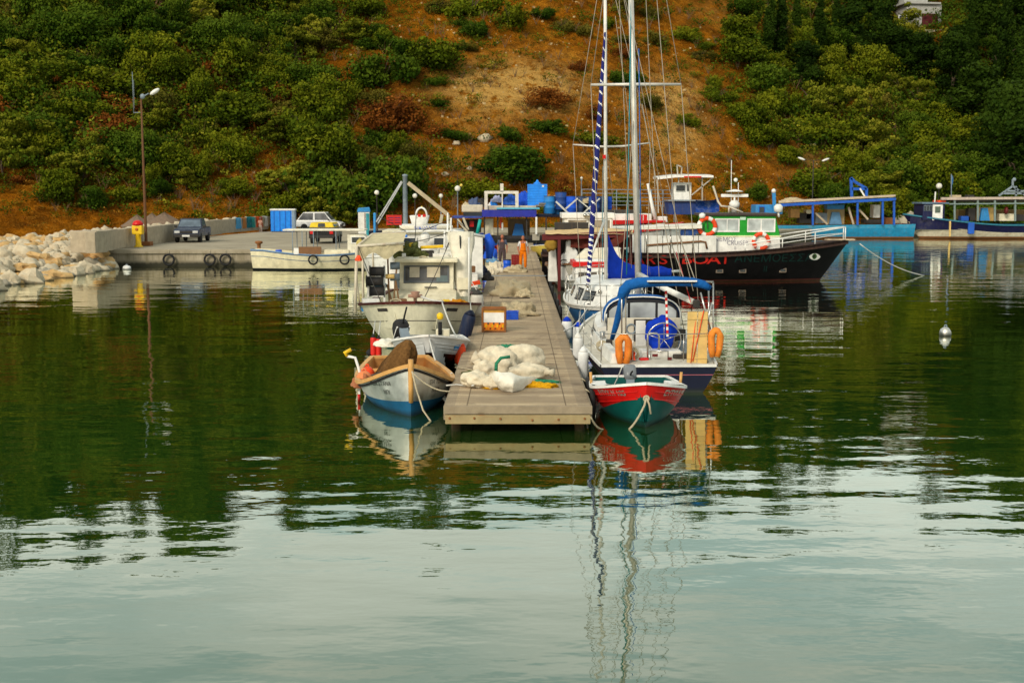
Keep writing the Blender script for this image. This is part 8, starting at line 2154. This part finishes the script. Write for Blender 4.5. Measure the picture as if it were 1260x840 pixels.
    m3 = MB(); m3.box((0, -L / 2 - .01, .74 if kind != 'hatch' else .62), (W * .5, .05, .14)); m3.build('grille', DARK, e, bevel=.01)
    m3 = MB(); m3.box((0, -L / 2 - .14, .48), (.5, .02, .12)); m3.build('number_plate', WHITE2, e)
    if kind == 'pickup':
        m3 = MB(); m3.box((0, L / 2 - .7, 1.005), (W - .16, 1.3, .03)); m3.build('load_bed', BLACK, e)
c1 = empty('pickup_truck', P(229, 298.5, PT), .06, 'dark grey blue pickup truck parked on the quay facing the water', 'pickup truck'); c1.location.y += 1.8
car(c1, 'pickup', paint('dark_slate_car_paint', (.035, .045, .075), .3, .2, (.15, .12, .1)), 1.75, 4.4, 1.62, glassy('blue_grey_windscreen', (.10, .13, .16), .12))
c2 = empty('parked_car', P(396, 300, PT), PI, 'black boxy car with yellow upper body, under the canopy of the quay boat', 'car'); c2.location.y += 1.9
car(c2, 'suv', paint('black_car_paint', (.012, .012, .014), .3, .2), 1.72, 3.9, 1.42, top=paint('yellow_car_paint', (.80, .55, .01), .4, .1))
c3 = empty('parked_car', P(394, 283.5, PT), PI / 2 - .1, 'white hatchback parked side on at the back of the quay', 'car'); c3.location.z = PT
car(c3, 'hatch', paint('white_car_paint', (.78, .76, .72), .25, .08), 1.68, 4.3, 1.72, glassy('car_side_glass', (.10, .10, .10), .1))
# blue cabin, booth
k1 = empty('portable_cabin', Vector((Q(347.5, 280, 110).x, 110.5, PT)), .12, 'bright blue portable cabin with a white roof on the quay', 'cabin')
mb = MB(); mb.box((0, 0, .98), (2.1, 1.8, 1.86)); mb.build('cabin_walls', SKYB, k1, bevel=.02)
mb = MB(); mb.box((0, 0, 1.98), (2.25, 1.95, .14)); mb.build('cabin_roof', WHITE2, k1, bevel=.04)
mb = MB(); mb.box((1.08, -.05, 1.0), (.05, 1.7, 1.8)); mb.box((.93, -.915, 1.0), (.26, .04, 1.8)); mb.build('grey_corner_panel', paint('blue_grey_panel', (.25, .33, .42), .5, .3), k1)
mb = MB()
for x in (-.75, -.25, .25, .7): mb.box((x, -.915, .98), (.05, .04, 1.8))
mb.build('wall_ribs', BLUE, k1); mb = MB(); mb.box((0, 0, .03), (2.0, 1.7, .06)); mb.build('cabin_base', DARK, k1)
k2 = empty('kiosk', Vector((Q(447, 280, 92).x, 92.5, PT)), .1, 'narrow white kiosk with a blue top behind the quay boat', 'kiosk')
mb = MB(); mb.box((0, 0, 1.0), (.85, .9, 2.0)); mb.build('kiosk_walls', WHITE, k2, bevel=.02)
mb = MB(); mb.prism([(-.5, 2.0), (-.42, 2.3), (.42, 2.36), (.5, 2.0)], -.5, .5, 'y'); mb.build('kiosk_top', LBLUE, k2, bevel=.04)
mb = MB(); mb.box((.28, -.46, 1.05), (.24, .04, 1.7)); mb.build('teal_panel', paint('teal_panel', (.03, .30, .36), .5, .3), k2)
mb = MB(); mb.box((.08, -.47, 1.3), (.05, .03, 1.3)); mb.build('red_strip', BURG, k2)
for i, (u, v, s, m_, lab) in enumerate([(462, 284, (.9, .6, .8), NAVY, 'navy box right of the white kiosk'), (470, 281, (.5, .5, .6), GREYH, 'grey box behind the left derrick stay'), (478, 280, (.7, .6, .7), DARK, 'dark machine box at the foot of the derrick'), (460, 292, (.35, .3, .4), BLUE, 'small blue drum box beside the quay boat bow')]):
    q = P(u, v, PT); q = Vector((Q(u, v, 86).x, 86, PT + s[2] / 2)); mb = MB(); mb.box((0, 0, 0), s); o = mb.build('storage_box', m_, bevel=.05); o.location = q; tag(o, lab, 'box')
# derrick
dk = empty('derrick', Vector((Q(498, 270, 82).x, 82.5, PT)), 0, 'grey steel derrick post with slanting stays behind the left boats', 'derrick')
LQ = lambda u, v, Y=82.5: Q(u, v, Y) - Vector(dk.location)
mb = MB(); q = LQ(498, 217); mb.lathe([(.30, 0), (.17, .3), (.15, q.z), (.19, q.z + .02), (.19, q.z + .1), (.05, q.z + .14)], 12); mb.build('derrick_post', GREYM, dk)
mb = MB(); mb.bar(LQ(494, 223), LQ(463, 273), .09, .09); mb.bar(LQ(495, 224), LQ(465, 275), .07, .07); mb.build('left_stay', paint('pale_grey_tube', (.45, .46, .46), .5, .3), dk)
mb = MB(); mb.bar(LQ(502, 225), LQ(551, 264), .22, .26); mb.build('derrick_boom', paint('beige_boom', (.46, .37, .24), .6, .4), dk, bevel=.02)
mb = MB(); mb.bar(LQ(544, 264, 82.5), LQ(541, 280), .2, .2); mb.bar(LQ(551, 264), LQ(553, 292), .2, .2); mb.build('boom_rest', paint('beige_rest', (.5, .44, .32), .6, .4), dk)
# towels over the wall
TC = [((.10, .35, .55), 'pale blue'), ((.55, .20, .05), 'orange brown'), ((.02, .18, .20), 'dark teal'), ((.05, .35, .30), 'sea green'), ((.75, .09, .02), 'orange red'), ((.50, .06, .03), 'brick red'), ((.72, .70, .64), 'white')]
for i, (col, nm) in enumerate(TC):
    u = (288, 295, 301, 306, 312, 316, 323)[i]; f = (u - 270) / 62; p = wp[4].lerp(wp[5], f); d = (wp[5] - wp[4]).normalized(); nn = Vector((d.y, -d.x, 0))
    mb = MB(); R_ = []
    for j in range(6): R_.append([p + d * ((i_ / 5 - .5) * (1.55 if i in (0, 2) else 1.1)) + nn * (.30 + .03 * math.sin(i_ * 2 + j)) + Vector((0, 0, 1.24 - j * .19 + .02 * math.sin(i_ * 1.7))) for i_ in range(6)])
    R_.insert(0, [p + d * ((i_ / 5 - .5) * 1.2) + nn * (-.1) + Vector((0, 0, 1.27)) for i_ in range(6)])
    mb.grid(R_); o = mb.build('beach_towel', cloth('towel_' + nm.replace(' ', '_'), col, .2)); tag(o, '%s towel hung over the concrete wall left of the blue cabin' % nm, 'towel')
bt = person(Vector((Q(319, 275, 113).x, 113.5, float(terrain(Q(319, 275, 113).x, 115)) + .55)), 2.6, 'bare shouldered bather standing behind the wall left of the blue cabin', cloth('pink_skin_top', (.55, .30, .22), .1), cloth('pale_shorts', (.45, .32, .26), .1), False, 0)
# bollard, quay tyres, iron ladder
bo = empty('bollard', P(317, 308, PT) + Vector((0, .4, 0)), 0, 'rusty mushroom bollard at the quay edge by the cream boat stern', 'bollard')
mb = MB(); mb.lathe([(.2, 0), (.16, .06), (.11, .12), (.11, .34), (.24, .42), (.22, .52), (.05, .55)], 14); mb.build('bollard_iron', RUST, bo)
for i, (u, v, lab) in enumerate([(191, 323, 'tyre hanging on the quay wall below the lamp post'), (243, 322, 'tyre on the quay wall below the pickup truck'), (263, 323, 'tyre on the quay wall right of the pickup truck')]):
    e = empty('tyre_fender', Vector((Q(u, v, 70.2).x, ql.y - .22 + .006 * (Q(u, v, 70).x + 25) * 5, .42)), 0, lab, 'tyre'); tyre('tyre_ring', (0, 0, 0), .37, Rx(PI / 2), e)
    mb = MB(); mb.tube([(0, 0, .3), (0, .1, .6)], .02, 5); mb.build('hanging_rope', ROPE, e)
mb = MB(); q = Q(306, 318, 70.2); mb.box((q.x, ql.y + .25, .45), (.16, .2, 1.1)); o = mb.build('steel_fender_post', NAVY, bevel=.02); tag(o, 'dark steel post on the quay wall right of the tyres', 'post')
bu = empty('mooring_buoy', P(1163, 413, .0), 0, 'white mooring buoy floating alone on the right', 'buoy')
mb = MB(); mb.ball((0, 0, .08), (.17, .16, .19), 16, amp=.15, seed=2); mb.build('buoy_float', paint('dirty_white_buoy', (.62, .60, .55), .5, .4, (.25, .2, .15), False, 8), bu)
mb = MB(); mb.torus((0, 0, .29), .04, .014, 12, 6, 0, Rx(PI / 2)); mb.build('buoy_ring', GREYM, bu)
bu = empty('mooring_buoy', P(156, 331.5, .0), 0, 'small white buoy floating below the quay wall at the left', 'buoy')
mb = MB(); mb.ball((0, 0, .06), (.26, .2, .17), 14, amp=.3, seed=5); mb.build('buoy_float', WHITE2, bu); mb = MB(); mb.torus((0, 0, .25), .05, .015, 12, 6, 0, Rx(PI / 2)); mb.build('buoy_ring', GREYM, bu)

# grey stones and gear on the right quay
for i, (u, Y, s, m_, lab) in enumerate([(1121, 134, 1.0, BOULD3, 'grey stone heap between the two trawlers, left'), (1127, 137, 1.2, BOULD, 'pale stone heap between the two trawlers, right'), (1110, 138, .8, BOULD3, 'small grey stone heap behind the light blue trawler')]):
    mb = MB()
    mb.ball((0, 0, .3), (s * 1.3, s, s * .9), 14, amp=.6, seed=i + 70)
    o = mb.build('stone_heap', m_); o.location = Vector((Q(u, 270, Y).x, Y, PT)); tag(o, lab, 'stones')
# ================================================================== house on the hill
ph = hit_hill(1140, 40) or Vector((60, 180, 30))
hs = empty('hill_house', ph + Vector((0, 1.5, -.5)), .12, 'small white house among dark trees at the top right', 'house')
s = ph.y / FPX
HW = paint('dull_house_white', (.42, .41, .38), .7, .3)  # white toned down to a dull grey
mb = MB(); mb.box((0, 2.5, 2.4), (44 * s, 5, 4.8)); mb.build('wall', HW, hs, bevel=.03)
mb = MB(); mb.box((-.5, 2.4, 4.95), (46 * s, 5.8, .28)); mb.box((-1, 3, 6.3), (30 * s, 4, 2.4)); mb.build('roof', HW, hs, bevel=.03)
mb = MB(); mb.box((1.0, -.04, 1.9), (20 * s, .12, 2.9)); d_ = mb.build('door', paint('maroon_shutter_door', (.09, .012, .015), .5, .2), hs); mb = MB(); mb.box((2.2, -.12, 1.9), (.08, .06, .3)); mb.build('handle', GREYM, d_)
f = frame_window(1.5, 1.3, .12, .1, GLASS, WHITE2, hs, TM((-3.6, -.04, 2.4)))
mb = MB(); mb.box((0, -1.2, -.1), (50 * s, 2.6, 1.2)); mb.build('terrace', WALLC, hs, bevel=.05)
